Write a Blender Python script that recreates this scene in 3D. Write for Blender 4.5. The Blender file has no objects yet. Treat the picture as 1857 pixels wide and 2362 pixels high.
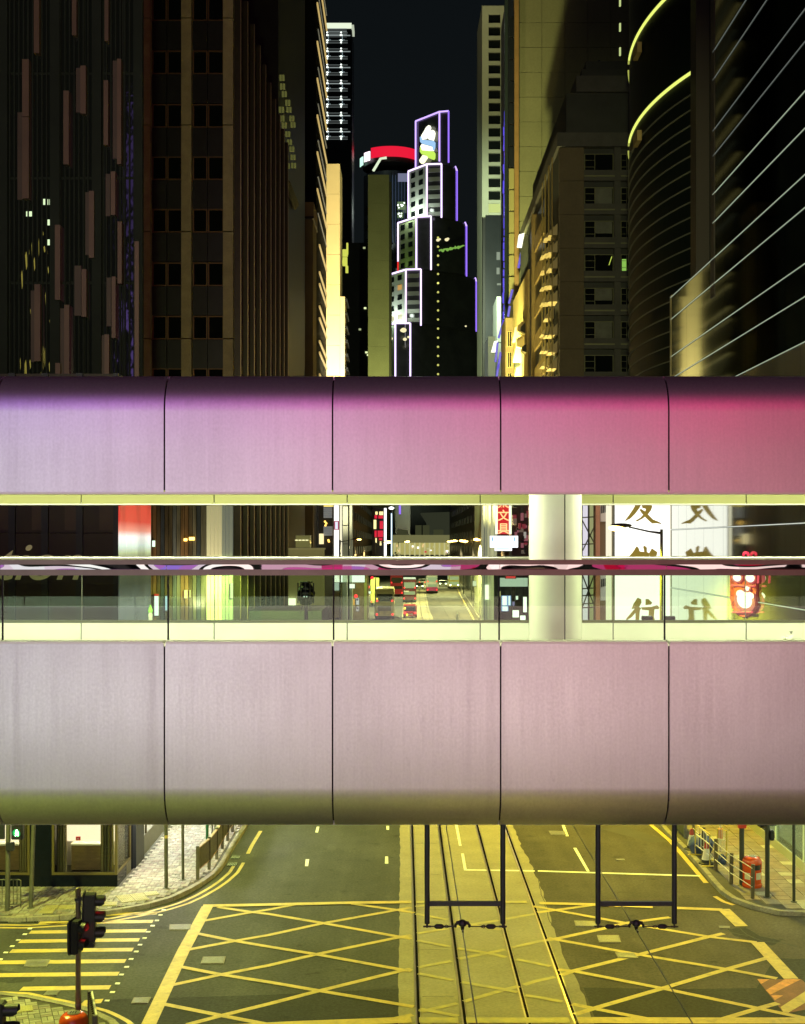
import bpy, bmesh, math, random
from mathutils import Vector, Matrix
random.seed(7)
SC = bpy.context.scene
COL = SC.collection
PI = math.pi

# ------------------------------------------------------------------ camera, world, lights, exposure
EYE = 10.6          # camera height above the road (m)
F = 3000.0          # focal length in photo pixels
CX, HY = 928.5, 1253.0
cam_d = bpy.data.cameras.new('camera')
cam = bpy.data.objects.new('camera', cam_d); COL.objects.link(cam)
cam.location = (0, 0, EYE); cam.rotation_euler = (PI/2, 0, 0)
cam_d.sensor_width = 36.0; cam_d.sensor_fit = 'AUTO'
cam_d.lens = 36.0*F/2362.0
cam_d.shift_y = (HY-1181.0)/2362.0
cam_d.clip_start = 0.1; cam_d.clip_end = 6000
SC.camera = cam

W_ = bpy.data.worlds.new('World'); SC.world = W_; W_.use_nodes = True
wn = W_.node_tree; wn.nodes.clear()
wo = wn.nodes.new('ShaderNodeOutputWorld'); wb = wn.nodes.new('ShaderNodeBackground')
wc = wn.nodes.new('ShaderNodeTexCoord'); wx = wn.nodes.new('ShaderNodeSeparateXYZ'); wr = wn.nodes.new('ShaderNodeValToRGB')
wn.links.new(wc.outputs['Generated'], wx.inputs[0]); wn.links.new(wx.outputs['Z'], wr.inputs[0])
wr.color_ramp.elements[0].position = 0.0; wr.color_ramp.elements[0].color = (.0075, .0095, .0105, 1)
e_ = wr.color_ramp.elements.new(.06); e_.color = (.0065, .0085, .0090, 1)
wr.color_ramp.elements[0].color = (.021, .023, .016, 1)
wr.color_ramp.elements[-1].position = 0.45; wr.color_ramp.elements[-1].color = (.0034, .0048, .0058, 1)
wn.links.new(wr.outputs[0], wb.inputs[0]); wb.inputs[1].default_value = 1.0
wn.links.new(wb.outputs[0], wo.inputs[0])

def area(name, loc, target, size, power, color, spread=180):
    l = bpy.data.lights.new(name, 'AREA'); l.shape = 'RECTANGLE'; l.size, l.size_y = size
    l.energy = power; l.color = color; l.spread = math.radians(spread)
    o = bpy.data.objects.new(name, l); COL.objects.link(o); o.location = loc
    o.rotation_euler = (Vector(target)-Vector(loc)).to_track_quat('-Z', 'Y').to_euler()
    return o
def point(name, loc, power, color, r=.15):
    l = bpy.data.lights.new(name, 'POINT'); l.energy = power; l.color = color; l.shadow_soft_size = r
    o = bpy.data.objects.new(name, l); COL.objects.link(o); o.location = loc
    return o
def spot(name, loc, target, power, color, ang=90, blend=.6, r=.3):
    l = bpy.data.lights.new(name, 'SPOT'); l.energy = power; l.color = color; l.shadow_soft_size = r
    l.spot_size = math.radians(ang); l.spot_blend = blend
    o = bpy.data.objects.new(name, l); COL.objects.link(o); o.location = loc
    o.rotation_euler = (Vector(target)-Vector(loc)).to_track_quat('-Z', 'Y').to_euler()
    return o

# the coloured advertising screens across the junction, behind the camera (lamps)
SX = (-17.5, -9.5, -1.5, 6.5, 14.5)
TOP = [(.21, .125, .50), (.29, .11, .38), (.38, .075, .24), (.42, .020, .13), (.42, .005, .06)]
MID = [(.63, .65, .68), (.54, .47, .55), (.45, .26, .35), (.31, .03, .105), (.29, .002, .02)]
LOW = [(.53, .56, .54), (.57, .55, .54), (.65, .54, .52), (.60, .44, .42), (.45, .345, .33)]
for x, a_, b_, c_ in zip(SX, TOP, MID, LOW):
    area('screen_light', (x, -14, EYE+13.2), (x, 0, EYE+13.2), (8.2, 13.6), 8.2*13.6*PI*3.3, a_)
    area('screen_light', (x, -14, EYE+28), (x, 0, EYE+28), (8.2, 15), 8.2*15*PI*1.5, a_)
    area('screen_light', (x, -14, EYE+3.6), (x, 0, EYE+3.6), (8.2, 5.4), 8.2*5.4*PI*3.25, b_)
    area('shopfront_light', (x, -14, EYE-5.1), (x, 0, EYE-5.1), (8.2, 5.4), 8.2*5.4*PI*4.9, c_)
# strip lights under the footbridge roof
for x in (-11.1, -2.6, 7.3, 15.8):
    area('bridge_strip_light', (x, 20.1, EYE+1.58), (x, 20.1, 0), (8.3, .3), 690, (.96, 1.0, .64))
for x in (-8, 0, 8):
    area('bridge_strip_light', (x, 18.5, EYE+1.58), (x, 18.8, 0), (7.0, .2), 80, (.93, 1.0, .62))  # weak second row, added to brighten the column
# sodium and mercury street lighting: lamps of the junction beside the frame
def street_light(loc, power, color, r=.25, tgt=None, ang=158):
    t = tgt or (loc[0], loc[1]+.001, 0); return spot('street_light', loc, t, power, color, ang, .35, r)
street_light((-12.6, 30.5, 10.9), 11500, (.90, 1.0, .17))
street_light((11.2, 25.5, 10.9), 1500, (1.0, .80, .04))
street_light((-6.5, 62.0, 10.9), 9500, (.82, 1.0, .26))
street_light((8.25, 49.6, 10.7), 12500, (1.0, .82, .05))
street_light((-10.5, 6.0, 9.5), 24000, (.74, 1.0, .02), ang=120)
street_light((6.0, 4.0, 9.5), 6000, (1.0, .84, .12), ang=120)
spot('cladding_fill_spot', (-10.6, 63.0, 7.3), (-10.6, 66, 12.2), 700, (1, .85, .55), 120, .6, .2)  # added spot that brightens the cladding above the canopy
spot('ledge_fill_spot', (5.0, 108, 9), (12.5, 109, 31), 38000, (1.0, .88, .36), 95, .8, .3)  # this and the next: spots added over the street to lift the ledges
spot('ledge_fill_spot', (6.0, 127, 9), (12.5, 129, 26), 18000, (1.0, .78, .22), 95, .8, .3)
# unseen spots near the camera, added to lift the dark facades
spot('facade_fill_spot', (-3, 9, 17), (-12, 62, 27), 11000, (.80, .95, .40), 50, .8, .4)
spot('facade_fill_spot', (2, 9, 17), (15.6, 104, 30), 46000, (.92, .92, .42), 27, .8, .4)
for y in (88, 118, 150, 190, 230, 280, 340):
    street_light((8.2 if y < 180 else 9.5, y, 10.7), 4200*(1.6 if y < 165 else 9), (1.0, .84, .42))
for y in (121, 160, 210, 260, 320):
    street_light((-4.2, y, 10.7), 2600*(2 if y < 165 else 9), (1.0, .86, .48))
SC.view_settings.view_transform = 'Standard'; SC.view_settings.look = 'None'
SC.view_settings.exposure = 0; SC.view_settings.gamma = 1; SC.view_settings.use_curve_mapping = False
SC.cycles.max_bounces = 6; SC.cycles.diffuse_bounces = 2; SC.cycles.glossy_bounces = 4
SC.cycles.transmission_bounces = 4; SC.cycles.transparent_max_bounces = 12
SC.cycles.sample_clamp_indirect = 3.0; SC.cycles.caustics_reflective = False; SC.cycles.caustics_refractive = False

# ------------------------------------------------------------------ helpers
def P(px, py, Y): return Vector(((px-CX)*Y/F, Y, EYE-(py-HY)*Y/F))
def G(px, py, z=0.0):
    Y = F*(EYE-z)/(py-HY); return Vector(((px-CX)*Y/F, Y, z))
def WX(px, py, X):
    Y = X*F/(px-CX); return Vector((X, Y, EYE-(py-HY)*Y/F))
def XX(px, Y): return (px-CX)*Y/F
def ZZ(py, Y): return EYE-(py-HY)*Y/F
def c1(x, y): return (x/2.755, 1880+y/2.755)
def c2(x, y): return (620+x/2.755, 1880+y/2.755)
def c3(x, y): return (1237+x/2.755, 1880+y/2.755)

class MB:
    def __init__(s): s.v = []; s.f = []
    def add(s, vs, fs):
        n = len(s.v); s.v += [Vector(v) for v in vs]; s.f += [tuple(i+n for i in f) for f in fs]; return s
    def box(s, x0, y0, z0, x1, y1, z1):
        x0, x1 = min(x0, x1), max(x0, x1); y0, y1 = min(y0, y1), max(y0, y1); z0, z1 = min(z0, z1), max(z0, z1)
        return s.add([(x0,y0,z0),(x1,y0,z0),(x1,y1,z0),(x0,y1,z0),(x0,y0,z1),(x1,y0,z1),(x1,y1,z1),(x0,y1,z1)],
                     [(0,3,2,1),(4,5,6,7),(0,1,5,4),(1,2,6,5),(2,3,7,6),(3,0,4,7)])
    def poly(s, pts): return s.add(pts, [tuple(range(len(pts)))])
    def ext(s, pts, vec):
        n = len(pts); vec = Vector(vec); a = [Vector(p) for p in pts]
        return s.add(a+[p+vec for p in a], [tuple(range(n))[::-1], tuple(range(n, 2*n))]+[(i, (i+1) % n, n+(i+1) % n, n+i) for i in range(n)])
    def prism(s, pts, z0, z1): return s.ext([(p[0], p[1], z0) for p in pts], (0, 0, z1-z0))
    def tube(s, pts, r, n=8, cap=True):
        pts = [Vector(p) for p in pts]; rs = r if isinstance(r, (list, tuple)) else [r]*len(pts)
        vs, fs = [], []
        up = Vector((0, 0, 1))
        for i, p in enumerate(pts):
            d = (pts[min(i+1, len(pts)-1)]-pts[max(i-1, 0)])
            d = d.normalized() if d.length > 1e-9 else Vector((0, 0, 1))
            a = d.cross(up if abs(d.z) < .9 else Vector((0, 1, 0))).normalized(); b = d.cross(a)
            for k in range(n):
                t = 2*PI*k/n; vs.append(p+(a*math.cos(t)+b*math.sin(t))*rs[i])
        for i in range(len(pts)-1):
            for k in range(n):
                fs.append((i*n+k, i*n+(k+1) % n, (i+1)*n+(k+1) % n, (i+1)*n+k))
        if cap: fs += [tuple(range(n))[::-1], tuple(range((len(pts)-1)*n, len(pts)*n))]
        return s.add(vs, fs)
    def lathe(s, c, prof, n=20, sx=1, sy=1):
        vs, fs = [], []
        for r, z in prof:
            for k in range(n):
                t = 2*PI*k/n; vs.append((c[0]+r*math.cos(t)*sx, c[1]+r*math.sin(t)*sy, c[2]+z))
        for i in range(len(prof)-1):
            for k in range(n):
                fs.append((i*n+k, i*n+(k+1) % n, (i+1)*n+(k+1) % n, (i+1)*n+k))
        fs += [tuple(range(n))[::-1], tuple(range((len(prof)-1)*n, len(prof)*n))]
        return s.add(vs, fs)
    def ell(s, c, r, n=12, m=7):
        prof = [(max(math.sin(PI*i/m), .02), -math.cos(PI*i/m)) for i in range(m+1)]
        k = len(s.v); s.lathe((0, 0, 0), prof, n)
        for i in range(k, len(s.v)):
            v = s.v[i]; s.v[i] = Vector((c[0]+v.x*r[0], c[1]+v.y*r[1], c[2]+v.z*r[2]))
        return s
    def build(s, name, mat, parent=None, smooth=False, bevel=0):
        off = Vector((0, 0, 0))
        if parent:
            p = parent
            while p.parent: p = p.parent
            off = p.location
        me = bpy.data.meshes.new(name)
        me.from_pydata([tuple(v-off) for v in s.v], [], s.f); me.update()
        bm = bmesh.new(); bm.from_mesh(me)
        bmesh.ops.recalc_face_normals(bm, faces=bm.faces)
        if bevel:
            bmesh.ops.bevel(bm, geom=[e for e in bm.edges if e.calc_face_angle(0) > .5], offset=bevel, segments=2, affect='EDGES', clamp_overlap=True)
        bm.to_mesh(me); bm.free()
        if smooth:
            for p in me.polygons: p.use_smooth = True
            try: me.set_sharp_from_angle(angle=math.radians(40))
            except Exception: pass
        if mat: me.materials.append(mat)
        o = bpy.data.objects.new(name, me); COL.objects.link(o)
        if parent: o.parent = parent
        return o

def empty(name, loc, label, cat, group=None):
    o = bpy.data.objects.new(name, None); COL.objects.link(o); o.location = loc
    o.empty_display_size = .3
    return tag(o, label, cat, group)
def tag(o, label=None, cat=None, group=None, kind=None):
    if label: o['label'] = label
    if cat: o['category'] = cat
    if group: o['group'] = group
    if kind: o['kind'] = kind
    return o
def copy_tree(o, parent=None):
    c = o.copy(); COL.objects.link(c)
    if parent: c.parent = parent
    for ch in list(o.children): copy_tree(ch, c)
    return c

def M(name, col, rough=.6, metal=0, em=None, es=0, var=0, vs=1.0, bump=0, bs=40, stretch=(1, 1, 1), spec=.5, bd=.02, bdet=3, var2=0, vs2=12):
    m = bpy.data.materials.new(name); m.use_nodes = True; nt = m.node_tree
    b = nt.nodes['Principled BSDF']
    b.inputs['Base Color'].default_value = (*col, 1); b.inputs['Roughness'].default_value = rough
    b.inputs['Metallic'].default_value = metal; b.inputs['Specular IOR Level'].default_value = spec
    if em: b.inputs['Emission Color'].default_value = (*em, 1); b.inputs['Emission Strength'].default_value = es
    if var or bump or var2:
        g = nt.nodes.new('ShaderNodeNewGeometry'); mp = nt.nodes.new('ShaderNodeMapping'); mp.inputs['Scale'].default_value = stretch
        nt.links.new(g.outputs['Position'], mp.inputs[0])
        last = None
        for v, sc in ((var, vs), (var2, vs2)):
            if not v: continue
            n = nt.nodes.new('ShaderNodeTexNoise'); n.inputs['Scale'].default_value = sc; n.inputs['Detail'].default_value = 6
            n.inputs['Roughness'].default_value = .65
            nt.links.new(mp.outputs[0], n.inputs['Vector'])
            r = nt.nodes.new('ShaderNodeMapRange'); r.inputs[1].default_value = .3; r.inputs[2].default_value = .7
            r.inputs[3].default_value = 1-v; r.inputs[4].default_value = 1+v
            nt.links.new(n.outputs['Fac'], r.inputs[0])
            if last is None: last = r.outputs[0]
            else:
                mm = nt.nodes.new('ShaderNodeMath'); mm.operation = 'MULTIPLY'
                nt.links.new(last, mm.inputs[0]); nt.links.new(r.outputs[0], mm.inputs[1]); last = mm.outputs[0]
        if last is not None:
            mx = nt.nodes.new('ShaderNodeVectorMath'); mx.operation = 'SCALE'; mx.inputs[0].default_value = col
            nt.links.new(last, mx.inputs['Scale']); nt.links.new(mx.outputs[0], b.inputs['Base Color'])
        if bump:
            n = nt.nodes.new('ShaderNodeTexNoise'); n.inputs['Scale'].default_value = bs; n.inputs['Detail'].default_value = bdet
            nt.links.new(mp.outputs[0], n.inputs['Vector'])
            bp = nt.nodes.new('ShaderNodeBump'); bp.inputs['Strength'].default_value = bump; bp.inputs['Distance'].default_value = bd
            nt.links.new(n.outputs['Fac'], bp.inputs['Height']); nt.links.new(bp.outputs[0], b.inputs['Normal'])
    return m
def glass(name, tint=(.9, .97, .9), refl=1.0, rough=.0):
    m = bpy.data.materials.new(name); m.use_nodes = True; nt = m.node_tree; nt.nodes.clear()
    o = nt.nodes.new('ShaderNodeOutputMaterial'); mx = nt.nodes.new('ShaderNodeMixShader'); fr = nt.nodes.new('ShaderNodeFresnel')
    t = nt.nodes.new('ShaderNodeBsdfTransparent'); g = nt.nodes.new('ShaderNodeBsdfGlossy'); g.inputs['Roughness'].default_value = rough
    t.inputs[0].default_value = (*tint, 1); fr.inputs[0].default_value = 1.5
    mu = nt.nodes.new('ShaderNodeMath'); mu.operation = 'MULTIPLY'; mu.inputs[1].default_value = refl
    nt.links.new(fr.outputs[0], mu.inputs[0]); nt.links.new(mu.outputs[0], mx.inputs[0])
    nt.links.new(t.outputs[0], mx.inputs[1]); nt.links.new(g.outputs[0], mx.inputs[2]); nt.links.new(mx.outputs[0], o.inputs[0])
    return m
def E(name, col, s): return M(name, (.02, .02, .02), .5, em=col, es=s)
def text_mesh(txt, size, mat, name, parent, origin, xdir, zdir, depth=.03, shear=0, align='LEFT', bold=0):
    cu = bpy.data.curves.new('lettering', 'FONT'); cu.body = txt; cu.size = size; cu.extrude = depth/2; cu.shear = shear; cu.align_x = align
    cu.offset = bold
    t = bpy.data.objects.new('lettering', cu); COL.objects.link(t)
    bpy.context.view_layer.update()
    me = bpy.data.meshes.new_from_object(t.evaluated_get(bpy.context.evaluated_depsgraph_get()))
    bpy.data.objects.remove(t); bpy.data.curves.remove(cu)
    xd, zd = Vector(xdir), Vector(zdir); nd = xd.cross(zd)
    p = parent
    while p and p.parent: p = p.parent
    off = p.location if p else Vector((0, 0, 0))
    for v in me.vertices:
        c = v.co.copy(); v.co = Vector(origin)+xd*c.x+zd*c.y+nd*c.z-off
    me.materials.clear(); me.materials.append(mat)
    o = bpy.data.objects.new(name, me); COL.objects.link(o); o.parent = parent
    return o

# ------------------------------------------------------------------ materials
def road_mat(name, col, speck=.35, patch=.22, rough=.75):
    m = M(name, col, rough, var=patch, vs=.35, var2=speck, vs2=13, bump=.35, bs=60, spec=.15)
    nt = m.node_tree; b = nt.nodes['Principled BSDF']; src = b.inputs['Base Color'].links[0].from_socket
    g = nt.nodes.new('ShaderNodeNewGeometry')
    def lay(sc, st, lo, hi, a, c, det=6):
        nonlocal src
        mp = nt.nodes.new('ShaderNodeMapping'); mp.inputs['Scale'].default_value = st; n = nt.nodes.new('ShaderNodeTexNoise'); n.inputs['Scale'].default_value = sc; n.inputs['Detail'].default_value = det
        r = nt.nodes.new('ShaderNodeMapRange'); r.inputs[1].default_value = lo; r.inputs[2].default_value = hi; r.inputs[3].default_value = a; r.inputs[4].default_value = c
        v = nt.nodes.new('ShaderNodeVectorMath'); v.operation = 'SCALE'
        nt.links.new(g.outputs['Position'], mp.inputs[0]); nt.links.new(mp.outputs[0], n.inputs['Vector']); nt.links.new(n.outputs['Fac'], r.inputs[0]); nt.links.new(src, v.inputs[0]); nt.links.new(r.outputs[0], v.inputs['Scale']); src = v.outputs[0]
    lay(1.1, (1, .10, 1), .3, .7, .80, 1.2); lay(1.6, (1, 1, 1), .62, .74, 1.0, .60); lay(.9, (1, .6, 1), .64, .70, 1.0, 1.25, 9)
    nt.links.new(src, b.inputs['Base Color']); return m
asphalt = road_mat('asphalt', (.060, .061, .058))
asphalt_r = road_mat('asphalt_worn', (.075, .066, .055), patch=.28)
asphalt_new = road_mat('asphalt_new', (.034, .036, .036), speck=.4, patch=.12)
concrete_track = M('track_concrete', (.27, .235, .155), .8, var=.16, vs=.5, var2=.22, vs2=11, bump=.25, bs=50, stretch=(1, 1.6, 1))
def worn(name, col, under, lo, hi, sc=3.0, rough=.6):
    m = M(name, col, rough, var=.14, vs=2.2, var2=.16, vs2=12); nt = m.node_tree; b = nt.nodes['Principled BSDF']
    src = b.inputs['Base Color'].links[0].from_socket
    g = nt.nodes.new('ShaderNodeNewGeometry'); n = nt.nodes.new('ShaderNodeTexNoise'); n.inputs['Scale'].default_value = sc; n.inputs['Detail'].default_value = 10; n.inputs['Roughness'].default_value = .75
    r = nt.nodes.new('ShaderNodeMapRange'); r.inputs[1].default_value = lo; r.inputs[2].default_value = hi; r.inputs[4].default_value = .85
    mx = nt.nodes.new('ShaderNodeMix'); mx.data_type = 'RGBA'; mx.inputs['B'].default_value = (*under, 1)
    nt.links.new(g.outputs['Position'], n.inputs['Vector']); nt.links.new(n.outputs['Fac'], r.inputs[0]); nt.links.new(r.outputs[0], mx.inputs['Factor'])
    nt.links.new(src, mx.inputs['A']); nt.links.new(mx.outputs['Result'], b.inputs['Base Color']); return m
paint_y = worn('yellow_paint', (.50, .365, .10), (.10, .095, .07), .53, .72)
paint_yf = worn('faded_yellow_paint', (.46, .37, .11), (.28, .25, .18), .44, .66)
paint_w = worn('white_paint', (.78, .77, .70), (.12, .11, .10), .60, .76)
paint_o = M('orange_paint', (.55, .20, .045), .6, var=.3, vs=3, var2=.2, vs2=25)
paint_r = M('red_brown_paint', (.16, .055, .032), .7, var=.3, vs=3, var2=.2, vs2=25)
kerb_m = M('kerb_concrete', (.22, .20, .16), .8, var=.3, vs=2.5, var2=.2, vs2=20, bump=.3)
pave_m = M('mortar', (.055, .05, .042), .9, var=.2, vs=3)
steel_rail = M('rail_steel', (.46, .40, .34), .34, 1, var=.1, vs=3)
rail_dark = M('rail_groove', (.006, .005, .004), .9, 0, spec=.02)
iron = M('cast_iron', (.20, .19, .15), .45, .5, var=.3, vs=20, bump=.8, bs=70)
black_m = M('black_paint', (.012, .014, .016), .45)
dark_st = M('dark_steel', (.030, .036, .042), .38, .3, var=.2, vs=9)
galv = M('galvanised_steel', (.22, .22, .19), .5, .6, var=.2, vs=5)
pole_m = M('grey_paint', (.085, .085, .065), .55, .2, var=.25, vs=4)
# ------------------------------------------------------------------ ground, roads, tracks
g = MB().poly([(-1500, -300, -.03), (1500, -300, -.03), (1500, 4000, -.03), (-1500, 4000, -.03)]).build('ground', asphalt)
tag(g, 'dark asphalt ground running out to the far city', 'ground', kind='structure')
roadL = MB().poly([(-60, -60, 0), (2, -60, 0), (2, 470, 0), (-9, 470, 0), (-9, 60, 0), (-60, 60, 0)]).build('road', asphalt)
tag(roadL, 'grey asphalt carriageway on the side of the lit corner shop', 'road', kind='structure')
roadR = MB().poly([(2, -60, 0), (60, -60, 0), (60, 60, 0), (13, 60, 0), (19, 470, 0), (2, 470, 0)]).build('road', asphalt_r)
tag(roadR, 'worn brown asphalt carriageway on the side of the red litter bin by the cones', 'road', kind='structure')

def strip_pts(pts, w, z):
    n = len(pts); L, R = [], []
    for i, p in enumerate(pts):
        d = (pts[min(i+1, n-1)]-pts[max(i-1, 0)]); d.z = 0; d.normalize(); nn = Vector((-d.y, d.x, 0))
        L.append(Vector((p.x, p.y, z))+nn*w/2); R.append(Vector((p.x, p.y, z))-nn*w/2)
    return L, R
def strip(mb, pts, w, z):
    L, R = strip_pts(pts, w, z); n = len(pts)
    return mb.add(L+R, [(i, i+1, n+i+1, n+i) for i in range(n-1)])
def mark(name, pts, w, z, mat, parent): return strip(MB(), pts, w, z).build(name, mat, parent)

# track bed with a ragged edge
bx = lambda y: max(0, (y-170))**2*.00007
ys = [-60]+[i*.35+20 for i in range(110)]+[60+i*10 for i in range(42)]
Lp = [(-.09+random.uniform(-.022, .022)+bx(y), y, .004) for y in ys]
Rp = [(4.2+.06*math.sin(y*.5)+random.uniform(-.04, .04)+bx(y), y, .004) for y in ys]
tb = MB().add(Lp+Rp, [(i, i+1, len(ys)+i+1, len(ys)+i) for i in range(len(ys)-1)]).build('track_bed', concrete_track)
tag(tb, 'pale concrete tram track bed down the middle of the road', 'track bed', kind='structure')
for y in (30.4, 33.9, 37.6, 41.6, 45.9):
    MB().box(.45, y, .0045, 1.2, y+.02, .008).build('joint', kerb_m, tb)
for x in (.31, 1.335, 2.75, 3.80):
    pr = [Vector((x+bx(y), y, 0)) for y in [-60, 20, 60, 100, 150, 170, 200, 240, 280, 320, 370, 420]]
    rl = mark('rail', pr, .040, .016, steel_rail, tb)
    strip(MB(), [p+Vector((.053, 0, 0)) for p in pr], .062, .012).build('groove', rail_dark, rl)
    strip(MB(), [p+Vector((.092, 0, 0)) for p in pr], .012, .015).build('guard', steel_rail, rl)

# newer, darker asphalt at the near side of the junction
pt = [G(*c1(600, 1178)), G(*c1(1040, 1163)), G(*c2(0, 1143)), G(*c2(430, 1122)), G(*c2(826, 1104)), Vector((-.15, 20, 0)), Vector((-7, 20, 0))]
MB().poly([(p.x, p.y, .004) for p in pt]).build('asphalt_patch', asphalt_new, roadL)
pt = [G(*c3(300, 1097)), G(*c3(880, 1108)), G(*c3(1400, 1100)), Vector((9.5, 33.2, 0)), Vector((12, 33, 0)), Vector((12, 20, 0)), Vector((4.35, 20, 0)), G(*c3(372, 1290))]
MB().poly([(p.x, p.y, .004) for p in pt]).build('asphalt_patch', asphalt_new, roadR)
pt = [G(*c3(415, 90)), G(*c3(735, 175)), G(*c3(850, 170)), G(*c3(560, 70)), ]
MB().poly([(p.x, p.y, .003) for p in pt]).build('asphalt_patch', M('asphalt_repair', (.055, .05, .042), .8, var=.2, vs=.6, var2=.3, vs2=40), roadR)

# ------------------------------------------------------------------ painted markings (children of the road they lie on)
def ml(name, fn, pts, w, z, mat, parent): return mark(name, [G(*fn(*p)) for p in pts], w, z, mat, parent)
BW = .175
# box junction: "/" lines
for fn_pts, faded in [
    ([(c1, 1290, 675), (c1, 1600, 620), (c2, 0, 603), (c2, 160, 572)], 0),
    ([(c1, 1185, 860), (c1, 1490, 803), (c2, 0, 765), (c2, 345, 690), (c2, 820, 605), (c2, 905, 590)], 0),
    ([(c2, 935, 585), (c2, 1000, 575)], 1),
    ([(c1, 1070, 1088), (c1, 1410, 1015), (c2, 0, 958), (c2, 300, 888), (c2, 835, 778), (c2, 905, 767)], 0),
    ([(c2, 945, 755), (c2, 1140, 722)], 1), ([(c2, 1190, 712), (c2, 1460, 672)], 1), ([(c2, 1510, 662), (c2, 1690, 630)], 1),
    ([(c1, 1190, 1335), (c1, 1405, 1278), (c2, 0, 1203), (c2, 320, 1120), (c2, 830, 995), (c2, 905, 980)], 0),
    ([(c2, 950, 970), (c2, 1160, 930)], 1), ([(c2, 1205, 916), (c2, 1400, 878), (c2, 1500, 857)], 1), ([(c2, 1550, 845), (c3, 0, 808), (c3, 75, 797)], 1),
    ([(c2, 780, 1302), (c2, 915, 1272)], 0), ([(c2, 960, 1253), (c2, 1200, 1200)], 1), ([(c2, 1240, 1188), (c2, 1500, 1112), (c2, 1590, 1090)], 1),
    ([(c2, 1620, 1082), (c3, 0, 1057), (c3, 120, 1032)], 1),
    ([(c3, 10, 622), (c3, 370, 573)], 0), ([(c3, 75, 797), (c3, 150, 784), (c3, 470, 715), (c3, 560, 690), (c3, 850, 652)], 0),
    ([(c3, 160, 1020), (c3, 240, 992), (c3, 650, 890), (c3, 1100, 775), (c3, 1190, 755)], 0),
    ([(c3, 245, 1270), (c3, 400, 1222), (c3, 800, 1105), (c3, 1200, 985), (c3, 1470, 910)], 0),
    ([(c3, 1150, 1310), (c3, 1400, 1235), (c3, 1535, 1198)], 0)]:
    pts = [G(*f(x, y)) for f, x, y in fn_pts]; pa = tb if faded else (roadR if pts[0].x > 3 else roadL)
    mark('box_line', pts, BW*(.9 if faded else 1), .0125, paint_yf if faded else paint_y, pa)
# "\" lines
for fn_pts, faded in [
    ([(c1, 1385, 588), (c1, 1600, 620), (c2, 0, 632), (c2, 345, 690), (c2, 835, 778), (c2, 905, 790)], 0),
    ([(c2, 945, 800), (c2, 1150, 840)], 1), ([(c2, 1200, 850), (c2, 1400, 882), (c2, 1510, 907)], 1), ([(c2, 1570, 920), (c3, 0, 945), (c3, 90, 965)], 1),
    ([(c3, 140, 985), (c3, 250, 997), (c3, 800, 1105), (c3, 1400, 1230), (c3, 1720, 1297)], 0),
    ([(c1, 1255, 756), (c1, 1490, 803), (c2, 0, 840), (c2, 300, 888), (c2, 835, 985), (c2, 905, 995)], 0),
    ([(c2, 950, 1010), (c2, 1170, 1053)], 1), ([(c2, 1225, 1065), (c2, 1500, 1112), (c2, 1580, 1130)], 1), ([(c2, 1630, 1150), (c3, 0, 1160), (c3, 165, 1190)], 1),
    ([(c3, 228, 1205), (c3, 400, 1240), (c3, 720, 1302)], 0),
    ([(c1, 1145, 967), (c1, 1410, 1018), (c2, 0, 1065), (c2, 320, 1120), (c2, 820, 1205), (c2, 922, 1222)], 0),
    ([(c2, 960, 1235), (c2, 1205, 1282)], 1),
    ([(c1, 1025, 1202), (c1, 1405, 1278), (c1, 1740, 1342)], 0),
    ([(c2, 530, 567), (c2, 820, 607), (c2, 925, 625)], 0), ([(c2, 935, 630), (c2, 1135, 668)], 1), ([(c2, 1180, 680), (c2, 1400, 720), (c2, 1480, 733)], 1),
    ([(c3, 75, 785), (c3, 640, 888), (c3, 1220, 985), (c3, 1530, 1042)], 0),
    ([(c3, -20, 583), (c3, 120, 607), (c3, 570, 690), (c3, 1120, 780), (c3, 1400, 812)], 0)]:
    pts = [G(*f(x, y)) for f, x, y in fn_pts]; pa = tb if faded else (roadR if pts[0].x > 3 else roadL)
    mark('box_line', pts, BW*(.9 if faded else 1), .0165, paint_yf if faded else paint_y, pa)
# borders
mark('box_border', [G(*c1(1318, 585)), G(*c1(1165, 868)), G(*c1(945, 1335)), G(*c1(820, 1610))], .33, .0205, paint_y, roadL)
mark('box_border', [G(*c1(1290, 582)), G(*c1(1690, 574)), G(*c2(530, 562)), G(*c2(905, 557))], .27, .0245, paint_y, roadL)
mark('box_border', [G(*c2(935, 557)), G(*c2(1640, 556))], .24, .0205, paint_yf, tb)
mark('box_border', [G(*c3(20, 563)), G(*c3(380, 573)), G(*c3(740, 588))], .25, .0205, paint_y, roadR)
mark('box_border', [G(*c3(885, 594)), G(*c3(1185, 606))], .25, .0205, paint_y, roadR)
mark('box_border', [G(*c3(1190, 602)), G(*c3(1305, 712))], .36, .0245, paint_y, roadR)
mark('box_border', [G(*c3(1405, 812)), G(*c3(1620, 1045))], .36, .0205, paint_y, roadR)
mark('box_border', [G(*c1(700, 1395)), G(*c2(150, 1336)), G(*c2(905, 1307))], .36, .0245, paint_y, roadL)
mark('box_border', [G(*c2(955, 1308)), G(*c2(1205, 1309))], .33, .0205, paint_yf, tb)
mark('box_border', [G(*c2(1255, 1309)), G(*c3(0, 1309)), G(*c3(210, 1308))], .33, .0205, paint_yf, tb)
mark('box_border', [G(*c3(265, 1308)), G(*c3(1000, 1311)), G(*c3(1900, 1311))], .36, .0205, paint_y, roadR)
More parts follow.
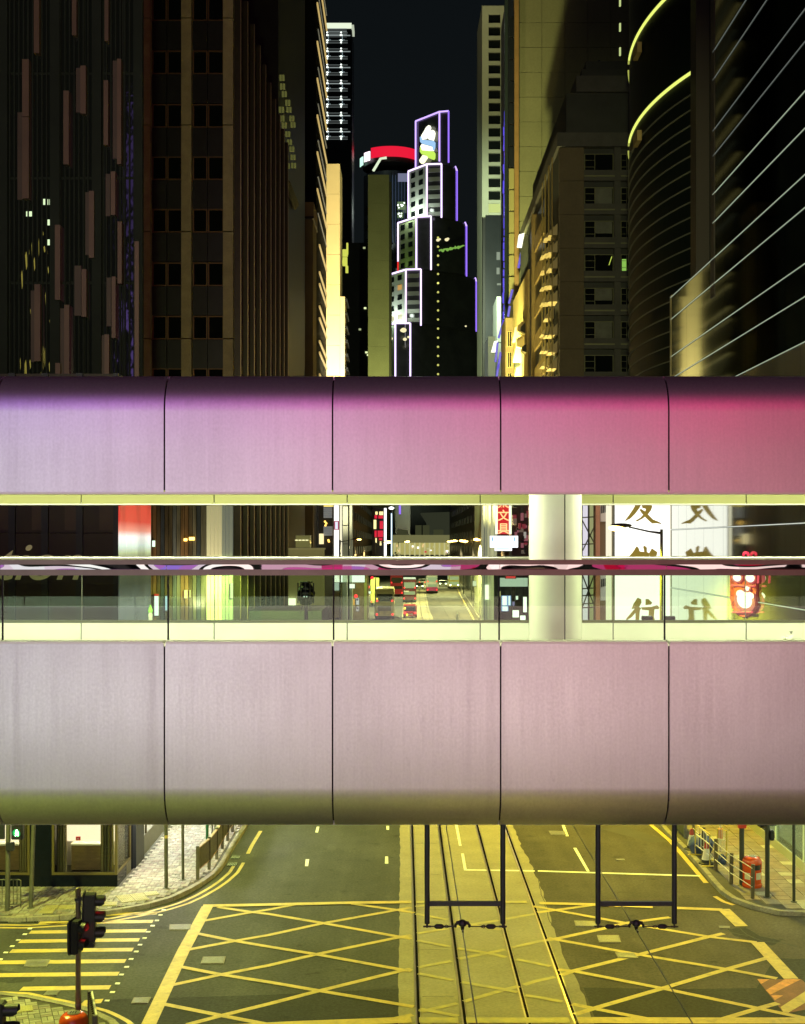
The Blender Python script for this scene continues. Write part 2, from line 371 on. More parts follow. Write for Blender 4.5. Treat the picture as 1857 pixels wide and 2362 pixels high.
# crossing bars
for y, xa, xb in [(631, 600, 1000), (684, 248, 972), (743, 190, 930), (801, 125, 885), (863, 68, 845), (936, -40, 798), (1017, -60, 754), (1103, 135, 700), (1190, 525, 650)]:
    t = 9+(y-620)*.009; sk = 8+(y-620)*.012; k = -.011
    q = [G(*c1(xa+sk, y-t-k*300)), G(*c1(xb+sk*.6, y-t+k*600)), G(*c1(xb-sk*.6, y+t+k*600)), G(*c1(xa-sk, y+t-k*300))]
    MB().poly([(p.x, p.y, .0085) for p in q]).build('crossing_bar', paint_y, roadL)
stud0 = None
for x, y in [(1040,606),(1020,638),(997,673),(970,706),(942,745),(918,785),(890,827),(866,870),(833,918),(805,968),(772,1017),(747,1073),(715,1128),(680,1183),(190,724),(158,760),(116,797),(78,836),(37,876),(2,920)]:
    p = G(*c1(x, y))
    if stud0 is None:
        stud0 = MB().box(-.058, -.05, .004, .058, .05, .02).build('crossing_stud', paint_w, roadL, bevel=.006)
        s = stud0
    else:
        s = stud0.copy(); COL.objects.link(s); s.parent = roadL
    s.location = (p.x, p.y, 0)
# white lane lines
for fn, q in [(c2, [(305,75),(322,75),(313,112),(295,112)]), (c2, [(235,282),(257,282),(250,326),(230,326)]), (c2, [(747,70),(765,70),(765,95),(748,95)]),
              (c2, [(740,265),(758,265),(760,310),(738,310)]), (c3, [(152,40),(170,40),(207,136),(188,136)]), (c3, [(235,210),(255,210),(340,360),(322,360)])]:
    ps = [G(*fn(*a)) for a in q]
    MB().poly([(p.x, p.y, .0085) for p in ps]).build('lane_dash', paint_w, roadR if ps[0].x > 4.1 else roadL)
for q in ([(1183,60),(1200,60),(1225,197),(1209,197)], [(1222,246),(1240,246),(1258,350),(1241,354)]):
    ps = [G(*c2(*a)) for a in q]
    MB().poly([(p.x, p.y, .0085) for p in ps]).build('lane_dash', paint_w, tb)
mark('stop_line', [G(*c2(1250, 350)), G(*c2(1600, 355)), G(*c2(1690, 357))], .16, .0095, paint_w, tb)
mark('stop_line', [G(*c3(10, 357)), G(*c3(400, 369)), G(*c3(860, 383)), G(*c3(1040, 388))], .16, .0095, paint_w, roadR)
for k in range(14):
    y = 55+k*9
    for x in (-3.4, -.9, 7.0): mark('lane_dash', [Vector((x+bx(y), y, 0)), Vector((x+bx(y), y+1.6, 0))], .12, .0085, paint_w, roadR if x > 2 else roadL)
ml('kerb_line', c3, [(690, 0), (735, 68), (850, 165), (935, 262), (1080, 433)], .16, .0085, paint_y, roadR)
mark('kerb_line', [G(*c3(690, 0)), Vector((9.05, 70, 0)), Vector((9.2, 150, 0)), Vector((10.9, 225, 0)), Vector((12.2, 281, 0)), Vector((16.4, 420, 0))], .16, .0085, paint_y, roadR)
ml('kerb_line', c3, [(1135, 518), (1190, 552), (1255, 573)], .14, .0085, paint_y, roadR)
ml('kerb_line', c3, [(1490, 625), (1600, 631), (1800, 640)], .14, .0085, paint_y, roadR)
# orange and yellow bars by the corner
c6 = lambda x, y: (1650+x/8.25, 2180+y/8.25)
MB().poly([(p.x, p.y, .0085) for p in [G(*c6(*a)) for a in [(795,655),(1640,658),(1990,1000),(1990,1180),(1390,1297),(1290,1283)]]]).build('bar_backing', paint_r, roadR)
for q, m in [([(800,655),(1030,660),(870,750)], paint_o), ([(1330,655),(1630,660),(1050,952),(960,868)], paint_o), ([(1060,962),(1290,967),(1135,1058)], paint_o), ([(1240,1190),(1560,985),(1990,715),(1990,940),(1390,1297),(1290,1280)], paint_y)]:
    MB().poly([(p.x, p.y, .0128) for p in [G(*c6(*a)) for a in q]]).build('warning_bar', m, roadR)
# manhole covers, road plates and gullies
cover_l = [(c1, [(1078,700),(1215,697),(1210,733),(1075,733)], 'pale metal cover between the crossing and the yellow box'), (c1, [(1290,905),(1435,903),(1422,948),(1275,948)], 'patterned metal cover inside the yellow box near the thick border'),
         (c1, [(170,925),(320,922),(295,968),(150,968)], 'road cover interrupting a yellow crossing bar'), (c1, [(300,1120),(385,1118),(360,1150),(273,1150)], 'white painted cover at the near end of the crossing'),
         (c1, [(850,1165),(960,1162),(940,1202),(833,1202)], 'metal cover beside the edge of the dark asphalt patch'), (c3, [(240,675),(370,678),(385,712),(250,712)], 'worn cover half under the black tram wire frame'),
         (c3, [(385,768),(525,768),(540,815),(400,815)], 'round cornered bright cover just below the tram wire clamp'), (c3, [(500,878),(620,880),(650,915),(520,912)], 'dull cover crossed by a yellow diagonal line'),
         (c3, [(78,103),(180,105),(190,130),(95,130)], 'grating cover beside the white lane dash'), (c3, [(1158,708),(1230,710),(1232,726),(1165,725)], 'small pale patch cover near the bent box border'),
         (c3, [(505,282),(560,282),(565,292),(510,292)], 'small flat cover beyond the white stop line')]
for fn, q, lab in cover_l:
    ps = [G(*fn(*a)) for a in q]; cen = sum(ps, Vector())/4
    mh = empty('manhole_cover', (cen.x, cen.y, 0), lab, 'manhole cover', 'manhole covers in the road')
    MB().prism([(p.x, p.y) for p in ps], .003, .0235).build('frame', kerb_m, mh)
    MB().prism([(cen.x+(p.x-cen.x)*.88, cen.y+(p.y-cen.y)*.88) for p in ps], .020, .0275).build('lid', iron, mh)
    for i in range(4):
        a = ps[0].lerp(ps[3], .2+.2*i); b = ps[1].lerp(ps[2], .2+.2*i)
        mark('rib', [a.lerp(b, .12), a.lerp(b, .88)], .03, .031, galv, mh)
# ------------------------------------------------------------------ pavements
KL = [c1(*a) for a in [(1560,80),(1500,170),(1440,280),(1400,340),(1340,390),(1280,430),(1190,480),(1100,520),(1000,550),(900,575),(700,610),(450,637),(200,652),(0,650)]]
KL = [G(px, py, .13) for px, py in KL]
KL = [Vector((-7.4, 420, .13)), Vector((-6.2, 200, .13)), Vector((-5.85, 60, .13))]+KL+[Vector((-15, 36.3, .13)), Vector((-40, 36.3, .13))]
KR = [(1540,1920.6),(1580.8,1958.7),(1603,1984),(1623.5,2008.8),(1644,2033),(1660.6,2051.5),(1677,2064.5),(1703,2079),(1749.7,2092),(1796,2101.6),(1846,2104.4)]
KR = [G(px, py, .13) for px, py in KR]
KR = [Vector((17.2, 420, .13)), Vector((12.9, 281, .13)), Vector((11.7, 225, .13)), Vector((9.95, 150, .13)), Vector((9.78, 60, .13))]+KR+[Vector((14, 36.9, .13)), Vector((40, 36.9, .13))]
c4 = lambda x, y: (x/5.3375, 2030+y/5.3375)
KB = [G(*c4(*a), .13) for a in [(0,1375),(250,1385),(500,1440),(800,1500),(1000,1545),(1200,1600),(1400,1700),(1480,1772)]]
KB = [Vector((-40, 30.6, .13)), Vector((-16, 30.35, .13))]+KB+[Vector((-5.55, 27.2, .13)), Vector((-5.2, 25, .13)), Vector((-5.1, 18, .13))]
def pip(x, y, poly):
    c = False; n = len(poly)
    for i in range(n):
        x0, y0 = poly[i][0], poly[i][1]; x1, y1 = poly[i-1][0], poly[i-1][1]
        if (y0 > y) != (y1 > y) and x < (x1-x0)*(y-y0)/(y1-y0)+x0: c = not c
    return c
def resample(pts, step):
    out = [pts[0].copy()]; acc = 0
    for a, b in zip(pts, pts[1:]):
        d = (b-a).length; t = step-acc
        while t <= d:
            out.append(a.lerp(b, t/d)); t += step
        acc = (acc+d) % step
    return out
def offs(pts, w):
    n = len(pts); o = []
    for i, p in enumerate(pts):
        d = (pts[min(i+1, n-1)]-pts[max(i-1, 0)]); d.z = 0; d.normalize(); o.append(p+Vector((-d.y, d.x, 0))*w)
    return o
def pavement(kerb, closing, sgn, label, klabel):
    inner = offs(kerb, sgn*.17)
    poly = [(p.x, p.y) for p in inner]+closing
    pv = MB().prism(poly, -.02, .105).build('pavement', pave_m)
    tag(pv, label, 'pavement', kind='structure')
    # kerb stones
    a = [p for p in kerb if p.y < 75]
    i0 = kerb.index(a[0]); far = kerb[:i0+1]
    stones = resample(a, .9); k = 0
    if len(far) > 1:
        L, R = far, offs(far, sgn*.17)
        for q in range(len(far)-1):
            MB().prism([L[q].xy, L[q+1].xy, R[q+1].xy, R[q].xy], -.02, .13).build('kerb_stone', kerb_m, pv)
    for p, q in zip(stones, stones[1:]):
        d = (q-p).normalized(); n = Vector((-d.y, d.x, 0))*sgn*.165; e = d*.012
        MB().prism([(p+e).xy, (q-e).xy, (q-e+n).xy, (p+e+n).xy], -.02, .13+random.uniform(-.004, .004)).build('kerb_stone', kerb_m, pv)
    return pv, poly
pvL, polyL = pavement(KL, [(-40, 39.69), (-8.7, 39.69), (-8.7, 420)], -1, 'brick paved corner pavement in front of the lit shop windows', '')
pvR, polyR = pavement(KR, [(40, 420)], 1, 'slab paved corner pavement with the litter bin and cones', '')
pvB, polyB = pavement(KB, [(-40, 18)], -1, 'near brick pavement corner under the traffic signal', '')
# double yellow lines and gullies along the left kerb
ofl = lambda w: [p for p in offs(KL, w)]
l1 = resample([p for p in ofl(.30) if p.y < 60], .25); l2 = resample([p for p in ofl(.56) if p.y < 60], .25)
mark('kerb_line', [p for p in l1 if p.y < 43.2], .11, .0085, paint_y, roadL)
mark('kerb_line', [p for p in l2 if p.y < 43.2], .11, .0085, paint_y, roadL)
mark('kerb_line', [p for p in l2 if p.y > 44.3], .13, .0085, paint_y, roadL)
ofb = offs(KB, .32)
mark('kerb_line', resample(ofb, .3), .12, .0085, paint_y, roadL)
for q in ([(1478,262),(1530,262),(1520,280),(1468,280)], [(1455,306),(1512,306),(1502,326),(1440,326)], [(-10,662),(55,665),(50,684),(-10,684)], [(140,662),(245,664),(240,684),(132,682)]):
    ps = [G(*c1(*a)) for a in q]; cen = sum(ps, Vector())/4
    gg = empty('gully_grate', (cen.x, cen.y, 0), {1478: 'far dark gully grate beside the bend of the kerb', 1455: 'near one of two dark gully grates by the kerb bend', -10: 'gully grate cut by the frame edge at the crossing', 140: 'iron gully grate at the kerb beside the crossing bars'}[q[0][0]], 'drain', 'drain grates along the kerb')
    MB().prism([p.xy for p in ps], .002, .012).build('pit', rail_dark, gg)
    for i in range(6):
        a = ps[0].lerp(ps[1], .08+.168*i); b = ps[3].lerp(ps[2], .08+.168*i); mark('bar', [a, b], .035, .022, dark_st, gg)

# paving bricks in a basket weave
brick_cols = [(.24, .225, .20), (.20, .165, .15), (.28, .26, .225), (.17, .16, .15)]
brick_ms = [M('paving_brick', c, .85, var=.2, vs=4, var2=.15, vs2=30) for c in brick_cols]
stuff_m = bpy.data.materials.new('paving_bricks'); stuff_m.use_nodes = True
nt = stuff_m.node_tree; bb = nt.nodes['Principled BSDF']; bb.inputs['Roughness'].default_value = .85
gn = nt.nodes.new('ShaderNodeNewGeometry'); cr = nt.nodes.new('ShaderNodeValToRGB'); cr.color_ramp.interpolation = 'CONSTANT'
cr.color_ramp.elements[0].color = (*brick_cols[0], 1); cr.color_ramp.elements[1].color = (*brick_cols[1], 1); cr.color_ramp.elements[1].position = .35
for pos, c in ((.6, brick_cols[2]), (.85, brick_cols[3])):
    e = cr.color_ramp.elements.new(pos); e.color = (*c, 1)
nz = nt.nodes.new('ShaderNodeTexNoise'); nz.inputs['Scale'].default_value = 3; nz.inputs['Detail'].default_value = 8
mr = nt.nodes.new('ShaderNodeMapRange'); mr.inputs[3].default_value = .7; mr.inputs[4].default_value = 1.3
vm = nt.nodes.new('ShaderNodeVectorMath'); vm.operation = 'SCALE'
nt.links.new(gn.outputs['Position'], nz.inputs['Vector']); nt.links.new(nz.outputs['Fac'], mr.inputs[0])
nt.links.new(gn.outputs['Random Per Island'], cr.inputs[0]); nt.links.new(cr.outputs[0], vm.inputs[0]); nt.links.new(mr.outputs[0], vm.inputs['Scale']); nt.links.new(vm.outputs[0], bb.inputs['Base Color'])
brick_me = {}
def brick_mesh(mi, hor, U):
    k = (mi, hor, U)
    if k not in brick_me:
        a, b = (U/2-.009, U/4-.009) if hor else (U/4-.009, U/2-.009)
        o = MB().box(-a, -b, -.03, a, b, 0).build('brick', brick_ms[mi]); brick_me[k] = o.data; bpy.data.objects.remove(o)
    return brick_me[k]
def bricks(pv, poly, x0, x1, y0, y1, U, rot, limit, skip=None):
    near = []; ca, sa = math.cos(rot), math.sin(rot)
    n = int(max(x1-x0, y1-y0)/U*1.5)+2; cx, cy = (x0+x1)/2, (y0+y1)/2
    for i in range(-n, n):
        for j in range(-n, n):
            hor = (i+j) % 2 == 0
            for k in (-1, 1):
                lx, ly = i*U+(0 if hor else k*U/4), j*U+(k*U/4 if hor else 0)
                x, y = cx+lx*ca-ly*sa, cy+lx*sa+ly*ca
                if not (x0 < x < x1 and y0 < y < y1): continue
                h = (U/2, U/4) if hor else (U/4, U/2); ok = True
                for sx in (-1, 1):
                    for sy in (-1, 1):
                        qx, qy = lx+sx*h[0], ly+sy*h[1]
                        if not pip(cx+qx*ca-qy*sa, cy+qx*sa+qy*ca, poly): ok = False
                if ok and not (skip and skip(x, y)): near.append((y, x, hor))
    near.sort(); mb = MB()
    vis = [b for b in near if abs(b[1])/b[0] < .315]; hid = [b for b in near if abs(b[1])/b[0] >= .315]
    for q, (y, x, hor) in enumerate(vis+hid):
        z = .127+random.uniform(-.003, .003)
        if q < limit:
            o = bpy.data.objects.new('brick', brick_mesh(random.choice((0, 0, 1, 2, 3)), hor, U)); COL.objects.link(o)
            o.parent = pv; o.location = (x, y, z); o.rotation_euler = (0, 0, rot)
        else:
            a, b = (U/2-.009, U/4-.009) if hor else (U/4-.009, U/2-.009)
            mb.add([(x+sx*a*ca-sy*b*sa, y+sx*a*sa+sy*b*ca, zz) for zz in (z-.02, z) for sx, sy in ((-1, -1), (1, -1), (1, 1), (-1, 1))],
                   [(4, 5, 6, 7), (0, 1, 5, 4), (1, 2, 6, 5), (2, 3, 7, 6), (3, 0, 4, 7)])
    if mb.v: o = mb.build('paving_bricks', stuff_m, pv); o['kind'] = 'stuff'
bricks(pvB, polyB, -9.5, -5.0, 26.2, 31, .26, .35, 300)
bricks(pvL, polyL, -14.5, -5.6, 36.2, 53, .24, 0, 300)
slab_m = M('pavement_slab', (.20, .17, .145), .85, var=.25, vs=2.5, var2=.2, vs2=25)
slab_p = M('pale_slab', (.34, .32, .25), .8, var=.2, vs=3, var2=.15, vs2=25)
slab_pk = M('pink_slab', (.205, .16, .13), .85, var=.25, vs=3, var2=.2, vs2=25)
k = 0
for i in range(22):
    for j in range(34):
        x, y = 9.4+i*.46, 36.6+j*.46
        if x > 12.75 and y > 39: continue
        if all(pip(x+sx*.23, y+sy*.23, polyR) for sx in (-1, 1) for sy in (-1, 1)) and x/y < .33 and k < 300:
            k += 1; r = random.random()
            MB().box(x-.222, y-.222, .09, x+.222, y+.222, .127+random.uniform(-.004, .004)).build('paving_slab', slab_p if r < .12 else (slab_pk if r < .45 else slab_m), pvR)
# ribbed yellow tactile slabs
tact = M('tactile_yellow', (.30, .265, .125), .7, var=.2, vs=4)
def tactile(px, py, rot, pv):
    c = G(px, py, .13); mb = MB(); ca, sa = math.cos(rot), math.sin(rot)
    def ob(x0, x1, y0, y1, z0, z1):
        mb.prism([(c.x+x*ca-y*sa, c.y+x*sa+y*ca) for x, y in ((x0, y0), (x1, y0), (x1, y1), (x0, y1))], z0, z1)
    ob(-.2, .2, -.2, .2, .12, .139)
    for i in range(7): ob(-.175+i*.058-.014, -.175+i*.058+.014, -.18, .18, .139, .147)
    mb.build('tactile_slab', tact, pv)
def tact_group(o, rot, ni, nj, pv):
    c = G(*o, .13); ca, sa = math.cos(rot), math.sin(rot)
    for i in range(ni):
        for j in range(nj):
            x, y = c.x+.415*(i*ca-j*sa), c.y+.415*(i*sa+j*ca); pl = polyB if pv is pvB else polyL
            if not all(pip(x+a*ca-b*sa, y+a*sa+b*ca, pl) for a in (-.3, .3) for b in (-.3, .3)): continue
            q = (CX+x*F/y, HY+(EYE-.13)*F/y); tactile(*q, rot, pv)
tact_group(c1(300, 612), 0, 4, 2, pvL); tact_group(c1(690, 590), .13, 3, 2, pvL); tact_group(c1(830, 565), .45, 5, 3, pvL)
tact_group(c4(290, 1590), .35, 4, 3, pvB)

# cracks and dark stains
crack_m = M('crack_filler', (.022, .021, .018), .7); rnd = random.Random(17)
for fn, q, w, rd in ((c3, [(1200,735),(1280,760),(1350,765),(1430,800),(1560,815),(1720,850)], .05, roadR), (c3, [(1290,720),(1330,760),(1400,790)], .035, roadR), (c3, [(1390,880),(1500,890),(1710,888)], .03, roadR), (c3, [(900,150),(700,400),(560,560),(480,640)], .02, roadR), (c3, [(640,170),(760,260),(830,340),(960,500)], .018, roadR),
                     (c2, [(0,1138),(150,1125),(420,1112),(826,1100)], .025, roadL), (c1, [(1000,560),(1180,640),(1250,800),(1180,1000)], .015, roadL), (c2, [(420,80),(430,250),(415,420),(440,560)], .015, roadL), (c3, [(410,80),(470,170),(720,178)], .03, roadR), (c3, [(-20,300),(40,520),(95,700)], .02, roadR)):
    ps = [G(*fn(*a)) for a in q]; ps = resample(ps, .25); ps = [p+Vector((rnd.uniform(-.03, .03), rnd.uniform(-.03, .03), 0)) for p in ps]
    if len(ps) > 2: mark('crack', ps, w, .0062, crack_m, rd)
for fn, q, rd in ((c3, [(1215,725),(1330,715),(1420,770),(1560,800),(1500,830),(1380,800),(1260,770)], roadR), (c3, [(1560,560),(1620,600),(1740,625),(1740,650),(1540,640)], roadR), (c1, [(0,985),(120,1000),(230,1030),(200,1060),(60,1070),(0,1060)], roadL), (c1, [(1490,520),(1512,520),(1512,528),(1490,528)], roadL), (c2, [(0,328),(25,328),(20,335),(0,335)], roadL), (c2, [(85,318),(110,318),(108,325),(85,325)], roadL)):
    ps = [G(*fn(*a)) for a in q]; MB().poly([(p.x, p.y, .0052) for p in ps]).build('dark_stain', asphalt_new if len(q) > 4 else crack_m, rd)
# ------------------------------------------------------------------ the footbridge
D, D2 = 17.6, 22.25
def panel_mat(name, rough, base):
    m = bpy.data.materials.new(name); m.use_nodes = True; nt = m.node_tree; b = nt.nodes['Principled BSDF']
    b.inputs['Metallic'].default_value = .88; b.inputs['Roughness'].default_value = rough
    g = nt.nodes.new('ShaderNodeNewGeometry')
    def noise(scale, st, lo, hi, det=5):
        mp = nt.nodes.new('ShaderNodeMapping'); mp.inputs['Scale'].default_value = st; nt.links.new(g.outputs['Position'], mp.inputs[0])
        n = nt.nodes.new('ShaderNodeTexNoise'); n.inputs['Scale'].default_value = scale; n.inputs['Detail'].default_value = det
        nt.links.new(mp.outputs[0], n.inputs['Vector'])
        r = nt.nodes.new('ShaderNodeMapRange'); r.inputs[1].default_value = .32; r.inputs[2].default_value = .68; r.inputs[3].default_value = lo; r.inputs[4].default_value = hi
        nt.links.new(n.outputs['Fac'], r.inputs[0]); return r.outputs[0]
    def mul(a, c):
        mm = nt.nodes.new('ShaderNodeMath'); mm.operation = 'MULTIPLY'; nt.links.new(a, mm.inputs[0]); nt.links.new(c, mm.inputs[1]); return mm.outputs[0]
    fine = noise(30, (1, 1, .03), .97, 1.025)
    streak = noise(5, (1, 1, .05), .98, 1.012)
    broad = noise(.5, (1, 1, 1), .95, 1.05)
    grain = noise(30, (1, 1, .8), .955, 1.045, 3)
    drip = noise(3.2, (1, 1, .022), 1.0, 1.0, 4)
    dn_ = drip.node; dn_.inputs[1].default_value = .60; dn_.inputs[2].default_value = .74; dn_.inputs[4].default_value = .935
    fleck = noise(14, (1, 1, .5), 1.0, 1.0, 8); fn_ = fleck.node; fn_.inputs[1].default_value = .66; fn_.inputs[2].default_value = .78; fn_.inputs[4].default_value = .94
    oi_ = nt.nodes.new('ShaderNodeObjectInfo'); om = nt.nodes.new('ShaderNodeMapRange'); om.inputs[3].default_value = .965; om.inputs[4].default_value = 1.03; nt.links.new(oi_.outputs['Random'], om.inputs[0])
    tot = mul(om.outputs[0], mul(mul(mul(fine, streak), mul(broad, grain)), mul(drip, fleck)))
    vm = nt.nodes.new('ShaderNodeVectorMath'); vm.operation = 'SCALE'; vm.inputs[0].default_value = base
    nt.links.new(tot, vm.inputs['Scale']); nt.links.new(vm.outputs[0], b.inputs['Base Color'])
    rr = nt.nodes.new('ShaderNodeMapRange'); rr.inputs[1].default_value = .85; rr.inputs[2].default_value = 1.15; rr.inputs[3].default_value = rough+.05; rr.inputs[4].default_value = rough-.05
    nt.links.new(tot, rr.inputs[0]); nt.links.new(rr.outputs[0], b.inputs['Roughness'])
    return m
fascia_m = panel_mat('satin_aluminium', .37, (.62, .61, .60))
inner_m = M('cream_panel', (.62, .62, .55), .45, var=.08, vs=1.5)
ceil_m = M('yellow_green_panel', (.27, .275, .095), .5, var=.06, vs=1.5)
lip_m = M('pale_edge_trim', (.72, .72, .62), .35, .3)
backing = M('dark_backing', (.01, .01, .01), .8)
bronze = M('bronze_rail', (.14, .105, .085), .32, .85, var=.12, vs=2)
satin = M('satin_steel', (.68, .67, .60), .28, .9, var=.1, vs=1.2, stretch=(1, 1, 1))
mirror_w = M('wavy_steel', (.38, .36, .35), .04, 1, bump=1, bs=.8, bd=.28, bdet=1, stretch=(1, 1, 2))
col_m = M('glossy_cream_enamel', (.70, .70, .62), .22, 0, spec=.6, var=.05, vs=2)
pane_m = glass('parapet_glass', (.93, .98, .90), .6)
soffit_m = M('roof_soffit', (.5, .5, .45), .6)
deck_m = M('deck_tiles', (.28, .27, .22), .7, var=.2, vs=3)
br = empty('footbridge', (0, 20, 0), 'enclosed metal footbridge with rounded lilac to crimson lit panels across the street', 'footbridge')
ez = lambda z: EYE+z
JX = [-.947+2.2755*k for k in range(-7, 9)]
def profile(zflat0, zflat1, ry, rz, y0, ydir):
    pts = [(y0, zflat0), (y0, (zflat0+zflat1)/2), (y0, zflat1)]
    for i in range(1, 13):
        t = PI/2*i/12; pts.append((y0+ydir*ry*(1-math.cos(t)), zflat1+rz*math.sin(t)))
    return pts
upper = profile(.692, 1.778, .5, .541, D, 1); lower = profile(-1.361, -3.31, .56, -.61, D, 1)
YO = D2+.42
upper_f = profile(.692, 1.778, .5, .541, YO, -1); lower_f = profile(-1.361, -3.31, .56, -.61, YO, -1)
def sheet(pr, x0, x1, th):
    n = len(pr); inn = []
    for i, (y, z) in enumerate(pr):
        a, b = pr[max(i-1, 0)], pr[min(i+1, n-1)]; dy, dz = b[0]-a[0], b[1]-a[1]; L = math.hypot(dy, dz)
        inn.append((y+th*dz/L, z-th*dy/L))
    ring = pr+inn[::-1]
    return MB().ext([(x0, y, ez(z)) for y, z in ring], (x1-x0, 0, 0))
for a, b in zip(JX, JX[1:]):
    for pr, sg in ((upper, 1), (lower, -1), (upper_f, -1), (lower_f, 1)):
        o = sheet(pr, a+.011, b-.011, .03*sg).build('fascia_panel', fascia_m, br, smooth=True)
X0, X1 = JX[0], JX[-1]
for y0, s in ((D, 1), (YO, -1)):
    for z0, z1 in ((.72, 1.9), (-3.5, -1.40)):
        MB().box(X0, y0+s*.045, ez(z0), X1, y0+s*.10, ez(z1)).build('backing', backing, br)
    for pr in (upper if s > 0 else upper_f, lower if s > 0 else lower_f):
        up = pr[-1][1] > 0
        pr2 = [(y+s*.05, z-(.05 if up else -.05)) for y, z in pr[2:]]
        sheet(pr2, X0, X1, .02*s*(1 if up else -1)).build('backing', backing, br)
MB().box(X0, D+.5, ez(2.25), X1, YO-.5, ez(2.318)).build('roof', fascia_m, br)
MB().box(X0, D+.1, ez(1.62), X1, YO-.1, ez(1.68)).build('soffit', soffit_m, br)
MB().box(X0, D+.5, ez(-3.919), X1, YO-.5, ez(-3.86)).build('underside', fascia_m, br)
MB().box(X0, D+.1, ez(-1.80), X1, YO-.1, ez(-1.684)).build('deck', deck_m, br)
# trims
MB().box(X0, D-.004, ez(.664), X1, D+.16, ez(.6915)).build('trim', lip_m, br)
MB().box(X0, D2-.02, ez(.656), X1, D2+.30, ez(.676)).build('trim', lip_m, br)
for a, b in zip(JX, JX[1:]):
    MB().box(a+.016, D-.004, ez(-1.3605), b-.016, D+.36, ez(-1.332)).build('sill', lip_m, br, bevel=.006)
    MB().box(a+.009, D2, ez(.678), b-.009, D2+.03, ez(1.61)).build('ceiling_panel', ceil_m, br)
    MB().box(a+.009, D2, ez(-1.680), b-.009, D2+.03, ez(-1.362)).build('kerb_panel', inner_m, br)
    MB().box(a+.012, D+.28, ez(-1.33), b-.012, D+.292, ez(-.44)).build('glass_pane', pane_m, br)
    MB().box(a+.006, D2+.06, ez(-1.318), b-.006, D2+.072, ez(-.28)).build('glass_pane', pane_m, br)
    MB().box(a-.011, D+.275, ez(-1.331), a+.011, D+.30, ez(-.44)).build('glass_joint', backing, br)
    MB().box(a-.005, D2+.055, ez(-1.318), a+.005, D2+.078, ez(-.28)).build('glass_joint', galv, br)
MB().box(X0, D2+.035, ez(.70), X1, D2+.06, ez(1.6)).build('backing', backing, br)
MB().box(X0, D2+.035, ez(-1.68), X1, D2+.05, ez(-1.37)).build('backing', backing, br)
MB().box(X0, D2-.004, ez(-1.3615), X1, D2+.10, ez(-1.318)).build('glass_channel', M('channel_metal', (.10, .11, .05), .4, .6), br)
# handrails
hr = MB().box(X0, D+.14, ez(-.291), X1, D+.22, ez(-.2255)).build('handrail', bronze, br, bevel=.006)
MB().box(X0, D+.14, ez(-.439), X1, D+.22, ez(-.359)).build('lower_rail', bronze, br, bevel=.006)
for a, b in zip(JX, JX[1:]):
    MB().box(a+.003, D+.165, ez(-.359), b-.003, D+.20, ez(-.291)).build('mirror_strip', mirror_w, hr)
MB().tube([(X0, D2-.06, ez(-.252)), (X1, D2-.06, ez(-.252))], .031, 14).build('far_handrail', satin, br, smooth=True)
for a in JX: MB().box(a-.02, D2-.06, ez(-.45), a+.02, D2+.06, ez(-.27)).build('bracket', satin, br)
# column with a seam
def halfshell(a0, a1, r, cx, cy, z0, z1):
    n = 20; o = [(cx+r*math.sin(a0+(a1-a0)*i/n), cy-r*math.cos(a0+(a1-a0)*i/n)) for i in range(n+1)]
    i_ = [(cx+(r-.02)*math.sin(a0+(a1-a0)*i/n), cy-(r-.02)*math.cos(a0+(a1-a0)*i/n)) for i in range(n+1)]
    return MB().prism(o+i_[::-1], z0, z1)
cxx, cyy, rr_ = XX(1281, 20.0), 20.0, .405
cd = MB().lathe((cxx, cyy, 0), [(rr_-.03, ez(-1.684)), (rr_-.03, ez(1.62))], 24).build('column_core', backing, br)
s0 = math.radians(8+6)
halfshell(s0+.026, s0+PI-.026, rr_, cxx, cyy, ez(-1.684), ez(1.62)).build('column_shell', col_m, br, smooth=True)
halfshell(s0+PI+.026, s0+2*PI-.026, rr_, cxx, cyy, ez(-1.684), ez(1.62)).build('column_shell', col_m, br, smooth=True)
MB().lathe((cxx, cyy, 0), [(rr_+.02, ez(-1.684)), (rr_+.02, ez(-1.62))], 28).build('column_base', satin, br)
# small things left on the bridge
bt = empty('bottle', (XX(347, D2+.02), D2+.03, ez(-1.318)), 'small bright green drink bottle left on the parapet ledge', 'bottle')
bl = bt.location; gm = M('green_plastic', (.25, .75, .05), .3, em=(.3, .8, .05), es=.0)
MB().lathe((bl.x, bl.y, bl.z), [(.034, 0), (.036, .02), (.036, .10), (.030, .13)], 14).build('label_band', M('pale_label', (.5, .55, .4), .5), bt, smooth=True)
MB().lathe((bl.x, bl.y, bl.z), [(.034, .131), (.036, .16), (.030, .20), (.014, .235), (.013, .26)], 14).build('neck', gm, bt, smooth=True)
pp = Vector((XX(1822, 21.6), 21.6, ez(-1.684)))
pb = MB(); rnd = random.Random(3)
for i in range(26):
    a = rnd.uniform(0, 2*PI); r = rnd.uniform(.0, .15)
    c = Vector((pp.x+r*math.cos(a)*1.2, pp.y+r*math.sin(a)*.5, pp.z+.01+rnd.uniform(0, 1)*max(.02, .2-r)))
    pb.poly([c+Vector((rnd.uniform(-.09, .09), rnd.uniform(-.05, .05), rnd.uniform(-.05, .05))) for _ in range(3)])
tag(pb.build('crumpled_paper', M('thin_paper', (.75, .78, .66), .7)), 'crumpled pale paper lying on the bridge deck by the ledge', 'litter')
